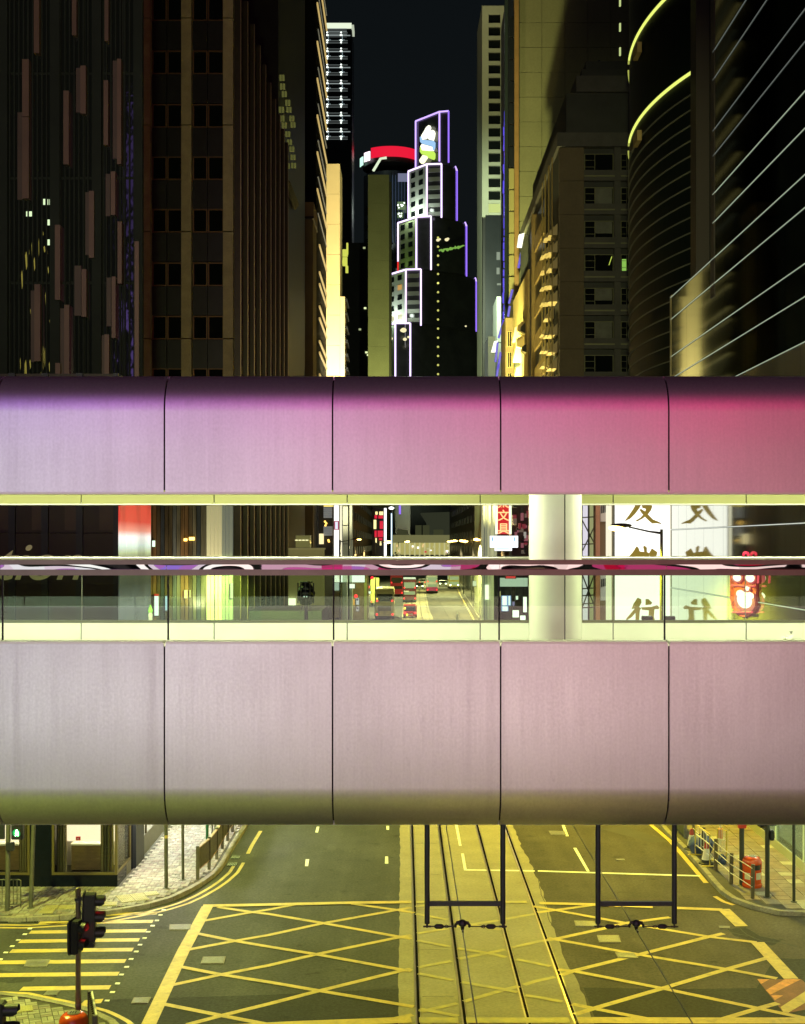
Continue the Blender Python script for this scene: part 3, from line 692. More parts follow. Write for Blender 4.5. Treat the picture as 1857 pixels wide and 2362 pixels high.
for px, lab in ((1499, 'black floodlight box standing on the ledge, the one nearer the round column'), (1551, 'black floodlight box standing on the ledge, the one farther from the round column')):
    x = XX(px, D2+.3); e = empty('floodlight', (x, D2+.55, ez(-1.36)), lab, 'floodlight', 'black boxes on the bridge ledge')
    MB().box(x-.085, D2+.45, ez(-1.35), x+.085, D2+.65, ez(-1.28)).build('housing', black_m, e, bevel=.008)
    MB().box(x-.02, D2+.5, ez(-2.4), x+.02, D2+.6, ez(-1.35)).build('bracket', dark_st, e)
    MB().box(x-.075, D2+.46, ez(-1.2795), x+.075, D2+.64, ez(-1.274)).build('lens', M('dark_lens', (.03, .04, .03), .1), e)

# ------------------------------------------------------------------ tram wire frames and wires under the bridge
FY = 18.45
def wire_frame(px0, px1, pxc, label):
    x0, x1, xc = XX(px0, FY), XX(px1, FY), XX(pxc, FY)
    zt, zb, zc, zr = ez(-3.6), ZZ(2130, FY), ZZ(2084, FY), ZZ(2137, FY)
    e = empty('tram_wire_hanger', (xc, FY, zb), label, 'tram wire frame', 'black frames hanging below the footbridge')
    for x in (x0, x1):
        p = MB().tube([(x, FY, zt), (x, FY, zb)], .037, 14).build('post', dark_st, e, smooth=True)
        MB().tube([(x, FY, zb+.03), (x, FY, zb-.06)], .014, 8).build('pin', dark_st, p)
        MB().tube([(x-.055, FY, zr), (x+.055, FY, zr)], .014, 8).build('clamp', dark_st, p)
    MB().box(x0+.03, FY-.026, zc-.030, x1-.03, FY+.026, zc+.030).build('crossbar', dark_st, e)
    for s in (-1, 1):
        xe = x0 if s < 0 else x1
        MB().tube([(xe, FY, zr), (xc+s*.11, FY, zr+.002)], .0085, 6).build('span_rod', dark_st, e)
        xi = xe-s*.17
        ins = MB().tube([(xi-.07, FY, zr), (xi-.05, FY, zr), (xi-.035, FY, zr), (xi+.035, FY, zr), (xi+.05, FY, zr), (xi+.07, FY, zr)], [.012, .03, .035, .035, .03, .012], 12).build('insulator', black_m, e, smooth=True)
        MB().tube([(xi-s*.07, FY, zr), (xi-s*.10, FY, zr+.022), (xi-s*.15, FY, zr)], .006, 6).tube([(xi-s*.07, FY, zr), (xi-s*.10, FY, zr-.022), (xi-s*.15, FY, zr)], .006, 6).build('link', dark_st, ins)
        MB().tube([(xc+s*.03, FY, zr+.055), (xc+s*.08, FY, zr+.05), (xc+s*.10, FY, zr+.02), (xc+s*.096, FY, zr-.012)], [.03, .026, .02, .016], 8).build('arm', black_m, e, smooth=True)
    MB().lathe((xc, FY, zr), [(.02, -.05), (.03, 0), (.058, .02), (.062, .05), (.045, .085), (.012, .1)], 14).build('hanger', black_m, e, smooth=True)
    MB().box(xc-.010, FY-.12, zr-.055, xc+.010, FY+.12, zr-.03).build('ear', dark_st, e)
    return xc, zr-.055
w1 = wire_frame(985.3, 1160, 1066.8, 'black steel wire frame hanging over the pale concrete tram tracks')
w2 = wire_frame(1379.5, 1555.5, 1467.8, 'black steel wire frame hanging over the brown asphalt and round cornered cover')
for (x, z), lab in ((w1, 'thin black tram wire running along the nearer track above the pale concrete'), (w2, 'thin black tram wire slanting across the brown asphalt')):
    o = MB().tube([(x, -6, z), (x, 60, z), (x+.4, 200, z), (x+3, 320, z)], .0085, 6).build('tram_wire', dark_st)
    tag(o, lab, 'tram wire', 'overhead tram wires')
# ------------------------------------------------------------------ street furniture round the junction
red_lens = E('red_signal_light', (1, .02, .015), 14); green_lens = E('green_signal_light', (.10, 1, .22), 9); dark_lens = M('dark_signal_lens', (.03, .02, .02), .15)
white_lens = E('green_signal_man', (.55, 1, .62), 14)
def hood(mb, c, ax, r, L):                       # open visor: the upper part of a tube along ax
    ax = Vector(ax).normalized(); sd = ax.cross(Vector((0, 0, 1))); n = 10; ro, ri = r, r-.008
    def ring(off, rr, cut): return [c+ax*off*(1 if abs(t-PI/2) < 1.9 else cut)+sd*rr*math.cos(t)+Vector((0, 0, 1))*rr*math.sin(t) for t in [PI/2-2.2+4.4*i/n for i in range(n+1)]]
    a, b, e, f = ring(0, ro, 1), ring(L, ro, .7), ring(L, ri, .7), ring(0, ri, 1)
    k = n+1; vs = a+b+e+f; fs = []
    for i in range(n):
        fs += [(i, i+1, k+i+1, k+i), (k+i, k+i+1, 2*k+i+1, 2*k+i), (2*k+i, 2*k+i+1, 3*k+i+1, 3*k+i)]
    return mb.add(vs, fs)
def disc(mb, c, ax, r, n=16, th=.01):
    ax = Vector(ax).normalized(); sd = ax.cross(Vector((0, 0, 1))).normalized(); up = sd.cross(ax)
    return mb.ext([c+sd*r*math.cos(2*PI*i/n)+up*r*math.sin(2*PI*i/n) for i in range(n)], ax*th)
def signal_head(parent, c, ax, lenses, w=.30, h=.98, dp=.24, hl=.19):
    ax = Vector(ax).normalized(); sd = ax.cross(Vector((0, 0, 1)))
    q = lambda a, s: (c.x+ax.x*a+sd.x*s, c.y+ax.y*a+sd.y*s)
    b = MB().prism([q(-dp/2, -w/2), q(dp/2, -w/2), q(dp/2, w/2), q(-dp/2, w/2)], c.z-h/2, c.z+h/2).build('signal_head', black_m, parent, bevel=.02)
    n = len(lenses)
    MB().prism([q(-.01-dp/2, -w/2-.03), q(.01-dp/2, -w/2-.03), q(.01-dp/2, w/2+.03), q(-.01-dp/2, w/2+.03)], c.z-h/2-.03, c.z+h/2+.03).build('backboard', black_m, b)
    for i, l in enumerate(lenses):
        z = c.z+h/2-h*(i+.5)/n; p = Vector((*q(dp/2, 0), z))
        disc(MB(), p, ax, .095).build('lens', l, b)
        hood(MB(), p, ax, .125, hl).build('visor', black_m, b, smooth=True)
    return b
# foreground signal
px0 = XX(180.3, 27); t1 = empty('traffic_signal', (px0, 27, .13), 'black traffic signal with red glow on a weathered post standing behind the near red bin', 'traffic light')
weath = M('weathered_post', (.20, .17, .10), .6, .3, var=.35, vs=6, stretch=(1, 1, .4))
MB().tube([(px0, 27, .13), (px0, 27, 1.3), (px0, 27, 1.3), (px0, 27, 3.40)], [.060, .060, .055, .055], 16).build('post', weath, t1, smooth=True)
MB().lathe((px0, 27, 3.36), [(.064, 0), (.066, .04), (.05, .075), (.01, .09)], 16).build('cap', weath, t1, smooth=True)
for z in (1.0, 2.1, 3.15): MB().lathe((px0, 27, z), [(.062, 0), (.064, .015), (.064, .04), (.062, .055)], 16).build('clamp', galv, t1)
signal_head(t1, Vector((px0+.24, 27.02, 2.83)), (1, .10, 0), [red_lens, dark_lens, dark_lens])
pd = signal_head(t1, Vector((px0+.02, 26.80, 2.50)), (.82, -.20, 0), [red_lens, dark_lens], w=.26, h=.66, dp=.18, hl=.13)
MB().box(px0-.16, 26.72, 2.14, px0+.04, 26.9, 2.80).build('control_box', black_m, t1, bevel=.015)
MB().prism([(px0-.10, 26.9), (px0+.34, 26.95), (px0+.34, 27.1), (px0-.10, 27.05)], 2.22, 2.30).build('bracket', black_m, t1)
MB().prism([(px0-.05, 26.9), (px0+.30, 26.95), (px0+.30, 27.1), (px0-.05, 27.05)], 3.20, 3.25).build('bracket', black_m, t1)
for i in range(3): MB().tube([(px0+.02+.05*i, 26.93, 3.3), (px0+.06+.04*i, 26.9, 3.0+.05*i), (px0+.10, 26.92, 2.9), (px0+.09, 26.95, 2.6)], .008, 6).build('cable', dark_st, t1)
# signal cut by the left frame edge
t2 = empty('traffic_signal', (XX(-32, 24.2), 24.2, .13), 'dark signal visor with a green glow poking in at the near pavement corner', 'traffic light')
l = t2.location
MB().tube([(l.x, l.y, .13), (l.x, l.y, 3.2)], .055, 14).build('post', weath, t2, smooth=True)
signal_head(t2, Vector((l.x+.22, l.y, ZZ(2337, 24.2)-.28)), (1, .03, 0), [dark_lens, dark_lens, green_lens], hl=.26)
# green man signal on its post
gp = G(17, 2101, .13); t3 = empty('pedestrian_signal', gp, 'green walking man signal on a grey post beside the hoop railing', 'pedestrian signal')
MB().tube([gp, (gp.x+.04, gp.y, 3.3)], .068, 14).build('post', pole_m, t3, smooth=True)
zg = ZZ(1921, gp.y-.1); xg = XX(39, gp.y-.1)
hb = MB().box(xg-.17, gp.y-.10, zg-.20, xg+.16, gp.y+.10, zg+.52).build('signal_head', black_m, t3, bevel=.02)
disc(MB(), Vector((xg, gp.y-.10, zg)), (0, -1, 0), .115).build('lens', E('green_lens_rim', (.02, .55, .10), 1.2), hb)
man = MB(); y = gp.y-.113
man.ext([(xg-.02, y, zg+.05), (xg+.02, y, zg+.05), (xg+.02, y, zg+.085), (xg-.02, y, zg+.085)], (0, -.004, 0))
man.ext([(xg-.035, y, zg+.04), (xg-.045, y, zg-.02), (xg-.025, y, zg-.02), (xg-.05, y, zg-.085), (xg-.025, y, zg-.085), (xg+.002, y, zg-.03), (xg+.03, y, zg-.085), (xg+.052, y, zg-.08), (xg+.025, y, zg-.02), (xg+.05, y, zg-.015), (xg+.035, y, zg+.04)], (0, -.004, 0))
man.build('walking_man', white_lens, hb)
disc(MB(), Vector((xg, gp.y-.10, zg+.30)), (0, -1, 0), .115).build('lens', dark_lens, hb)
hood(MB(), Vector((xg, gp.y-.10, zg)), (0, -1, 0), .13, .10).build('visor', black_m, hb)
zb = ZZ(1951, gp.y); MB().box(gp.x+.0, gp.y-.16, zb-.12, gp.x+.22, gp.y, zb+.12).build('push_button_box', black_m, t3, bevel=.02)
MB().box(gp.x-.30, gp.y-.05, ZZ(1935, gp.y), gp.x-.08, gp.y+.05, ZZ(1900, gp.y)).build('side_box', black_m, t3)
# hoop railings at the left edge
for x0, x1, lab in ((-14, 14.5, 'first hooped steel railing beside the green man post, cut by the frame'), (22, 48, 'whole hooped steel railing standing right beside the green man post')):
    zt = ZZ(2029, 37.4); b0 = XX(x0, 37.4); b1 = XX(x1, 37.4)
    e = empty('hoop_railing', ((b0+b1)/2, 37.4, .13), lab, 'railing', 'hoop railings at the crossing')
    r = .05
    MB().tube([(b0, 37.4, .13), (b0, 37.4, zt-r), (b0+r*.3, 37.4, zt-r*.3), (b0+r, 37.4, zt), (b1-r, 37.4, zt), (b1-r*.3, 37.4, zt-r*.3), (b1, 37.4, zt-r), (b1, 37.4, .13)], .018, 8).build('hoop', pole_m, e, smooth=True)
    for i in (1, 2): MB().tube([(b0+(b1-b0)*i/3, 37.4, .22), (b0+(b1-b0)*i/3, 37.4, zt)], .010, 6).build('bar', pole_m, e)
    MB().tube([(b0, 37.4, .22), (b1, 37.4, .22)], .013, 6).build('lower_bar', pole_m, e)
# plain posts
def plain_post(pxb, pyb, pxt, r, label, mat=pole_m, h=4.0):
    g_ = G(pxb, pyb, .13); t = Vector((XX(pxt, g_.y), g_.y, ZZ(1905, g_.y))); d = (t-g_)/(t.z-g_.z)
    o = empty('street_post', g_, label, 'post', 'plain posts on the pavements')
    MB().tube([g_, g_+d*(h-.13)], r, 14).build('shaft', mat, o, smooth=True)
    MB().lathe((g_.x, g_.y, .128), [(r+.05, 0), (r+.05, .012), (r+.012, .02)], 12).build('base', mat, o)
    MB().box(g_.x+d.x*3.3-.28, g_.y-r-.02, 3.2, g_.x+d.x*3.3+.28, g_.y-r, 3.9).build('plate', galv, o)
    return o
green_paint = M('green_paint', (.01, .09, .03), .4)
plain_post(71, 2094, 77.5, .062, 'grey leaning post on brick paving between the shop windows and hoop railing')
plain_post(383.5, 2048.5, 383, .058, 'thick grey post on the corner with a small pale band near its top')
plain_post(422.3, 2029.5, 421.5, .045, 'thin grey post standing between the banded post and the metal guard fence', h=4.6)
plain_post(478, 1972, 478, .045, 'green post rising behind the metal guard fence', green_paint)
plain_post(490, 1966, 490, .032, 'thin pale post behind the guard fence, next to the green post', galv)
plain_post(496, 1960, 496, .032, 'thin pale post behind the guard fence, farther from the green post', galv)
g_ = G(383.5, 2048.5, .13); MB().lathe((g_.x, g_.y, ZZ(1933, g_.y)), [(.061, 0), (.061, .09)], 14).build('band', paint_y, bpy.data.objects['street_post.001'])
dk = M('dark_olive_paint', (.030, .034, .022), .5, var=.2, vs=4)
o = plain_post(1711, 2042, 1711, .075, 'dark thick post standing behind the far red litter bin', dk); l = o.location
MB().box(l.x-.12, l.y-.10, ZZ(1909, l.y), l.x+.12, l.y+.06, ZZ(1880, l.y)).build('red_sign_box', M('red_sign', (.45, .04, .02), .4), o)
o = plain_post(1770, 2069.5, 1770, .070, 'dark post with a black box near its top in front of the lit shop', dk); l = o.location
MB().box(XX(1774, l.y), l.y-.15, ZZ(1937, l.y), XX(1783, l.y), l.y+.05, ZZ(1913, l.y)).build('signal_box', black_m, o, bevel=.02)
MB().box(l.x-.30, l.y-.04, ZZ(1904, l.y), l.x+.26, l.y+.04, ZZ(1898, l.y)).build('crossarm', black_m, o)
plain_post(1831.5, 2080, 1831, .045, 'thin dark post nearest the frame edge by the lit shop', dk)
# metal guard fence along the kerb
fb = [G(*c1(1257, 410), .13), G(*c1(1330, 345), .13), G(*c1(1378, 280), .13), G(*c1(1413, 213), .13), G(*c1(1447, 163), .13), G(*c1(1479, 108), .13)]
for k in range(6): fb.append(fb[-1]+(fb[-1]-fb[-2])*1.02)
fm = M('fence_metal', (.13, .12, .085), .5, .5, var=.3, vs=5); ft = M('rusty_rail', (.25, .17, .09), .6, .4, var=.4, vs=6)
gf = empty('guard_fence', fb[0], 'curved grey metal guard fence with close bars along the kerb', 'fence')
for i, p in enumerate(fb): MB().box(p.x-.05, p.y-.045, .13, p.x+.05, p.y+.045, .13+1.05).build('post', fm, gf, bevel=.008)
for p, q in zip(fb, fb[1:]):
    d = (q-p).normalized(); n_ = Vector((-d.y, d.x, 0))
    for z0, z1, m, w in ((1.09, 1.13, ft, .045), (.42, .45, ft, .03)):
        MB().prism([(p+d*.05+n_*w).xy, (q-d*.05+n_*w).xy, (q-d*.05-n_*w).xy, (p+d*.05-n_*w).xy], z0, z1).build('rail', m, gf)
    k = max(4, int((q-p).length/.075))
    for i in range(k):
        c = p.lerp(q, (i+.5)/k); 
        if i % 1 == 0: MB().prism([(c+d*.026+n_*.012).xy, (c+d*.026-n_*.012).xy, (c-d*.026-n_*.012).xy, (c-d*.026+n_*.012).xy], .45, 1.09).build('bar', fm, gf)
# guard panel end-on by the near bin
a, b = Vector((-6.55, 27.3, 0)), Vector((-6.12, 25.9, 0)); d = (b-a).normalized(); n_ = Vector((-d.y, d.x, 0))
ge = empty('guard_rail', a, 'grey guard rail with a notched white edge seen end-on next to the near bin', 'fence')
for c, h in ((a, 1.2), (b, 1.2)): MB().box(c.x-.05, c.y-.05, .13, c.x+.05, c.y+.05, h).build('post', fm, ge, bevel=.008)
MB().prism([(a+n_*.03).xy, (b+n_*.03).xy, (b-n_*.03).xy, (a-n_*.03).xy], .4, 1.17).build('plate', fm, ge)
MB().prism([(a+n_*.045).xy, (b+n_*.045).xy, (b+n_*.01).xy, (a+n_*.01).xy], 1.171, 1.20).build('white_edge', paint_w, ge)
for i in range(12):
    c = a.lerp(b, (i+.5)/12)-n_*.03; MB().box(c.x-.018, c.y-.018, 1.171, c.x+.018, c.y+.018, 1.19).build('notch', rail_dark, ge)
# litter bins
bin_m = M('orange_red_enamel', (.60, .075, .012), .22, spec=.7, var=.1, vs=6); plate_m = M('cream_plate', (.60, .55, .38), .4)
def litter_bin(loc, label, mouth_a):
    e = empty('litter_bin', loc, label, 'litter bin', 'red street litter bins'); x, y, z = loc
    MB().lathe((x, y, z), [(.285, 0), (.295, .02), (.295, .09), (.275, .11), (.28, .5), (.282, .54)], 32).build('body', bin_m, e, smooth=True)
    MB().lathe((x, y, z), [(.262, .541), (.262, .70)], 32).build('throat', black_m, e, smooth=True)
    lid = MB().lathe((x, y, z), [(.288, .701), (.296, .72), (.292, .78), (.265, .85), (.22, .895), (.15, .915), (.02, .92)], 32).build('lid', bin_m, e, smooth=True)
    MB().lathe((x, y, z), [(.12, .917), (.13, .932), (.02, .935)], 24).build('ash_plate', satin, lid)
    for k in range(3): MB().box(x-.07+.05*k, y-.06, z+.9355, x-.045+.05*k, y+.06, z+.939).build('slot', black_m, lid)
    for a0, a1 in ((mouth_a+.55, mouth_a+PI-.55), (mouth_a+PI+.55, mouth_a+2*PI-.55)):
        n = 8; o = [(x+.288*math.cos(a0+(a1-a0)*i/n), y+.288*math.sin(a0+(a1-a0)*i/n)) for i in range(n+1)]; i_ = [(x+.264*math.cos(a0+(a1-a0)*i/n), y+.264*math.sin(a0+(a1-a0)*i/n)) for i in range(n+1)]
        MB().prism(o+i_[::-1], z+.5405, z+.7005).build('pillar', bin_m, e, smooth=True)
    for ca in (mouth_a, mouth_a-1.3):
        n = 6; a0, a1 = ca-.32, ca+.32; o = [(x+.288*math.cos(a0+(a1-a0)*i/n), y+.288*math.sin(a0+(a1-a0)*i/n)) for i in range(n+1)]; i_ = [(x+.27*math.cos(a0+(a1-a0)*i/n), y+.27*math.sin(a0+(a1-a0)*i/n)) for i in range(n+1)]
        MB().prism(o+i_[::-1], z+.26, z+.46).build('label_plate', plate_m, e, smooth=True)
    return e
g_ = G(1734.5, 2044, .13); litter_bin((g_.x, g_.y, .127), 'round orange red litter bin on the slab paving near the post and wire fence', -1.05)
litter_bin((XX(170, 26.45), 26.45, .127), 'orange red litter bin at the foot of the traffic signal, only lid showing', -.9)
# post and wire fence on the right corner
wf_p = [G(1736, 2072, .13), G(1686.6, 2039, .13), G(1651, 2007, .13), G(1622, 1976, .13), G(1600, 1951, .13)]
wf = empty('wire_fence', wf_p[0], 'low fence of dark posts and three pale cables around the corner of the slab pavement', 'fence')
woody = M('brown_post', (.085, .07, .038), .7, var=.3, vs=8)
hs = [1.0, .95, 1.0, .98, .98]
for p, h in zip(wf_p, hs): MB().tube([p, (p.x+.015, p.y, .13+h)], .060, 10).build('post', woody, wf, smooth=True)
cab = M('pale_cable', (.62, .58, .48), .5)
for i, (p, q) in enumerate(zip(wf_p, wf_p[1:])):
    for z in (.35, .62, .90): MB().tube([p+Vector((-.03, -.06, z)), (p+q)/2+Vector((0, -.05, z-.015)), q+Vector((-.03, -.06, z))], .013, 6).build('cable', cab, wf)
# traffic cones
cone_w = M('cone_white', (.70, .66, .52), .5, var=.12, vs=8); cone_r = M('cone_red', (.42, .045, .02), .5); rubber = M('black_rubber', (.02, .02, .02), .7)
def cone(g_, label):
    e = empty('traffic_cone', g_, label, 'traffic cone', 'traffic cones by the kerb'); x, y, z = g_
    MB().lathe((x, y, z), [(.26, 0), (.26, .03), (.2, .045)], 8).build('base', rubber, e, bevel=0)
    MB().lathe((x, y, z), [(.165, .045), (.15, .14)], 20).build('foot_band', rubber, e, smooth=True)
    MB().lathe((x, y, z), [(.148, .141), (.085, .50)], 20).build('white_sleeve', cone_w, e, smooth=True)
    MB().lathe((x, y, z), [(.084, .501), (.045, .70), (.03, .71)], 20).build('tip', cone_r, e, smooth=True)
cone(G(1595.5, 1959, .13), 'red tipped white traffic cone farther up the kerb, before the dark hoarding'); cone(G(1629.5, 1992, .13), 'red tipped white traffic cone nearer the corner, by the fence post')
# hoarding, barriers and sacks of the road works
hp = [G(1556, 1930, .13), G(1588, 1958, .13), G(1606, 1975, .13)]
ho = empty('hoarding', hp[0], 'dark olive board hoarding round the road works by the kerb', 'hoarding'); hm = M('olive_board', (.045, .05, .028), .6, var=.25, vs=3)
far_p = G(1556, 1930, .13); pts = [Vector((far_p.x, 50.5, .13)), far_p+Vector((0, .6, 0))]
base = [Vector((9.95, 52, .13)), Vector((9.97, 49.9, .13)), Vector((9.99, 47.8, .13)), Vector((10.01, 46.2, .13))]
for p, q in zip(base, base[1:]):
    MB().prism([(p.x, p.y-.02), (q.x, q.y+.02), (q.x+.05, q.y+.02), (p.x+.05, p.y-.02)], .2, 2.0).build('board', hm, ho)
    MB().box(q.x-.02, q.y-.02, .13, q.x+.08, q.y+.019, 2.1).build('post', galv, ho)
    MB().box(q.x+.0, q.y-.0, 1.1, q.x+.03, p.y-.04, 1.15).build('batten', ft, ho)
yb = M('yellow_tube', (.62, .48, .08), .45, var=.15, vs=8); wb_ = M('white_tube', (.66, .64, .52), .45)
for (pa, pb, lab, m) in ((( 1604, 1972), (1637, 1999), 'yellow tube barrier frame beside the nearer cone', yb), ((1655, 1985), (1676, 1990), 'yellow and white tube barrier beyond the wire fence', yb)):
    a, b = G(*pa, .13), G(*pb, .13)
    e = empty('barrier', a, lab, 'barrier', 'tube barriers of the road works')
    MB().tube([a, a+Vector((0, 0, 1.05)), b+Vector((0, 0, 1.05)), b], .022, 8).build('frame', m, e, smooth=True)
    MB().tube([a+Vector((0, 0, .35)), b+Vector((0, 0, .35))], .018, 8).build('lower_bar', wb_, e)
    MB().tube([a+Vector((0, 0, .72)), b+Vector((0, 0, .72))], .018, 8).build('middle_bar', wb_, e)
    for k in (1, 2, 3, 4): c = a.lerp(b, k/5); MB().tube([c+Vector((0, 0, .35)), c+Vector((0, 0, 1.05))], .010, 6).build('bar', wb_, e)
    for c in (a, b): MB().box(c.x-.25, c.y-.03, .13, c.x+.25, c.y+.03, .16).build('foot', m, e)
g_ = G(1662, 1965, .13); e = empty('warning_lamp', g_, 'yellow topped warning lamp on a striped post between the barriers', 'warning lamp')
MB().tube([g_, g_+Vector((0, 0, 1.05))], .03, 8).build('post', wb_, e); MB().tube([g_+Vector((0, 0, .45)), g_+Vector((0, 0, .8))], .075, 10).build('sleeve', M('orange_sleeve', (.6, .2, .03), .5), e)
MB().ell((g_.x, g_.y, 1.28), (.10, .10, .11)).build('lamp', M('amber_lens', (.75, .55, .04), .25), e, smooth=True)
blue_m = M('blue_plastic_sheet', (.035, .06, .17), .5, var=.3, vs=6, bump=.6, bs=14)
for (px, py, s, lab) in ((1617, 1968, (.42, .35, .36), 'blue plastic sack behind the traffic cones, the larger one'), (1665, 1993, (.15, .14, .17), 'small blue bag at the foot of the fence post')):
    g_ = G(px, py, .13); mb = MB().ell((g_.x, g_.y, .13+s[2]*.75), s, 18, 10); rnd = random.Random(px)
    for v in mb.v: v += Vector((rnd.uniform(-1, 1), rnd.uniform(-1, 1), rnd.uniform(-1, 1)))*.035; v.z = max(v.z, .128)
    tag(mb.build('sack', blue_m, smooth=True), lab, 'sack', 'blue sacks at the road works')
# ------------------------------------------------------------------ buildings
def frame_mb(x0, x1, z0, z1, y, fw, dp, vx=(), hz=()):
    mb = MB(); mb.box(x0, y-dp, z0, x0+fw, y, z1).box(x1-fw, y-dp, z0, x1, y, z1).box(x0+fw, y-dp, z0, x1-fw, y, z0+fw).box(x0+fw, y-dp, z1-fw, x1-fw, y, z1)
    xs = [x0+fw]+[x0+(x1-x0)*f for f in vx]+[x1-fw]
    for x in xs[1:-1]: mb.box(x-fw*.4, y-dp*.8, z0+fw, x+fw*.4, y, z1-fw)
    for i, f in hz:
        z = z0+(z1-z0)*f; mb.box(xs[i]+fw*.4, y-dp*.7, z-fw*.3, xs[i+1]-fw*.4, y, z+fw*.3)
    return mb
def window(parent, x0, x1, z0, z1, y, fm_, pm, vx=(), hz=(), fw=.07, dp=.08, name='window'):
    f = frame_mb(x0, x1, z0, z1, y, fw, dp, vx, hz).build(name, fm_, parent)
    MB().box(x0+.01, y-.02, z0+.01, x1-.01, y-.008, z1-.01).build('pane', pm, f)
    return f
dark_pane = M('dark_window_glass', (.006, .008, .008), .06, spec=.8, bump=.12, bs=.8)
dark_wall = M('dark_facade', (.022, .022, .020), .4, .2, var=.25, vs=.6)
dark_blue = M('dark_blue_facade', (.016, .020, .026), .35, .3, var=.2, vs=.5)
dark_green = M('dark_green_facade', (.015, .019, .015), .7, 0, var=.25, vs=.5, spec=.15)
granite = M('black_granite', (.004, .006, .013), .15, spec=.2, var=.3, vs=8)
LX, RX = -8.7, 12.8

# --- corner shop (left)
shop_y = 39.7
cs = empty('corner_shop', (-16, 50, 0), 'black stone corner shop with warm lit display windows and large italic lettering', 'shop building')
olive_fr = M('bronze_window_frame', (.16, .13, .05), .4, .6)
Xw = [XX(-130, shop_y), XX(69, shop_y), XX(120, shop_y), LX]
MB().box(-45, 41.0, 0, LX-2.2, 47, 15.8).build('wall', dark_wall, cs)
MB().box(-45, shop_y, 0, LX, 41.0, .48).build('plinth', granite, cs)
MB().box(-45, shop_y, .48, Xw[0], 41.0, 3.3).build('pier', granite, cs)
MB().box(Xw[1], shop_y, .48, Xw[2], 40.99, 3.3).build('pier', granite, cs)
MB().box(-45, shop_y, 3.3, LX, 41.0, 6.4).build('fascia', granite, cs)
MB().box(LX-2.2, 41.0, 3.3, LX, 44.7, 15.8).build('side_wall', dark_wall, cs)
MB().box(-40, 44.71, 3.3, LX, 62, 5.0).build('podium_roof', dark_wall, cs)
MB().box(-40, 47, 0, LX-1.25, 62, 3.3).build('wall', dark_wall, cs)
MB().box(LX-1.25, 41.7, 0, LX-.02, 43.55, 3.3).build('pier', granite, cs)
MB().box(LX-.3, 42.0, 0, LX+.10, 43.3, 6.0).build('pillar', black_m, cs)
grey_st = M('grey_stone', (.10, .10, .085), .3, var=.25, vs=3)
MB().box(LX-1.25, 43.55, 0, LX, 62, .75).build('side_plinth', grey_st, cs)
MB().box(LX-1.25, 41.0, 0, LX-.001, 41.7, .48).build('side_plinth', grey_st, cs)
cream = M('cream_backdrop', (.80, .74, .56), .6); cream_lit = E('lit_backdrop', (1.0, .86, .56), 1.25)
tweed = M('woven_display_box', (.17, .11, .045), .8, var=.3, vs=3, var2=.35, vs2=30, stretch=(1, 1, 5))
cur_m = M('gold_curtain', (.26, .22, .10), .6, var=.3, vs=5, stretch=(4, 4, .2)); cur_d = M('dark_curtain', (.10, .09, .05), .7, var=.3, vs=5, stretch=(4, 4, .2))
sh_glass = glass('shop_glass', (.96, .97, .93), .8)
def curtain(x0, x1, z0, z1, y, mat, parent, n=5):
    k = n*6; pts = [(x0+(x1-x0)*i/k, y+.05*math.sin(i/6*2*PI)) for i in range(k+1)]
    MB().prism(pts+[(x, y_+.03) for x, y_ in reversed(pts)], z0, z1).build('curtain', mat, parent, smooth=True)
for k, (x0, x1, b0, b1) in enumerate(((Xw[0], Xw[1], XX(-60, shop_y), XX(42, shop_y)), (Xw[2], LX, XX(155, shop_y), XX(231, shop_y)))):
    w = frame_mb(x0, x1-(.0 if k == 0 else .004), .481, 3.299, shop_y+.06, .07, .09).build('shop_window', olive_fr, cs)
    MB().box(x0+.07, shop_y+.02, .551, x1-.075, shop_y+.03, 3.22).build('pane', sh_glass, w)
    MB().box(x0, 40.9, .485, x1-(.0 if k == 0 else .05), 40.985, 3.29).build('back_wall', cream, w)
    MB().box(b0-.3, 40.60, 1.30, b1+.25, 40.66, 3.2).build('backdrop', cream_lit, w)
    MB().box(b0, 40.2, .50, b1, 40.55, 1.26).build('display_box', tweed, w)
    MB().box(b0-.02, 40.18, 1.261, b1+.02, 40.57, 1.31).build('display_top', M('white_top', (.8, .78, .7), .5), w)
    cx_ = XX(183 if k else -2, 40.4); MB().box(cx_-.07, 40.25, 1.40, cx_+.07, 40.28, 1.52).build('price_card', M('red_card', (.5, .03, .02), .5, em=(.5, .02, .01), es=.15), w)
    MB().box(cx_-.02, 40.245, 1.44, cx_+.02, 40.249, 1.475).build('card_mark', paint_w, w)
    if k == 1:
        curtain(x0+.08, XX(150, 39.95), .5, 3.25, 39.95, cur_d, w, 3); curtain(XX(143, 40), XX(154, 40), .5, 3.25, 40.0, cur_m, w, 2)
        curtain(XX(232, 40), XX(262, 40), .5, 3.25, 40.0, cur_m, w, 4); curtain(XX(240, 39.9), XX(252, 39.9), .5, 3.25, 39.9, cur_d, w, 2)
        MB().box(XX(206, 40.4), 40.45, 1.9, XX(210, 40.4), 40.5, 3.25).build('hanging_banner', tweed, w)
    else:
        curtain(XX(44, 40), XX(68, 40), .5, 3.25, 40.0, cur_m, w, 4)
    area('shop_window_light', ((x0+x1)/2, 40.05, 3.15), ((x0+x1)/2, 40.2, 0), (1.8, .3), 60, (1, .86, .58))
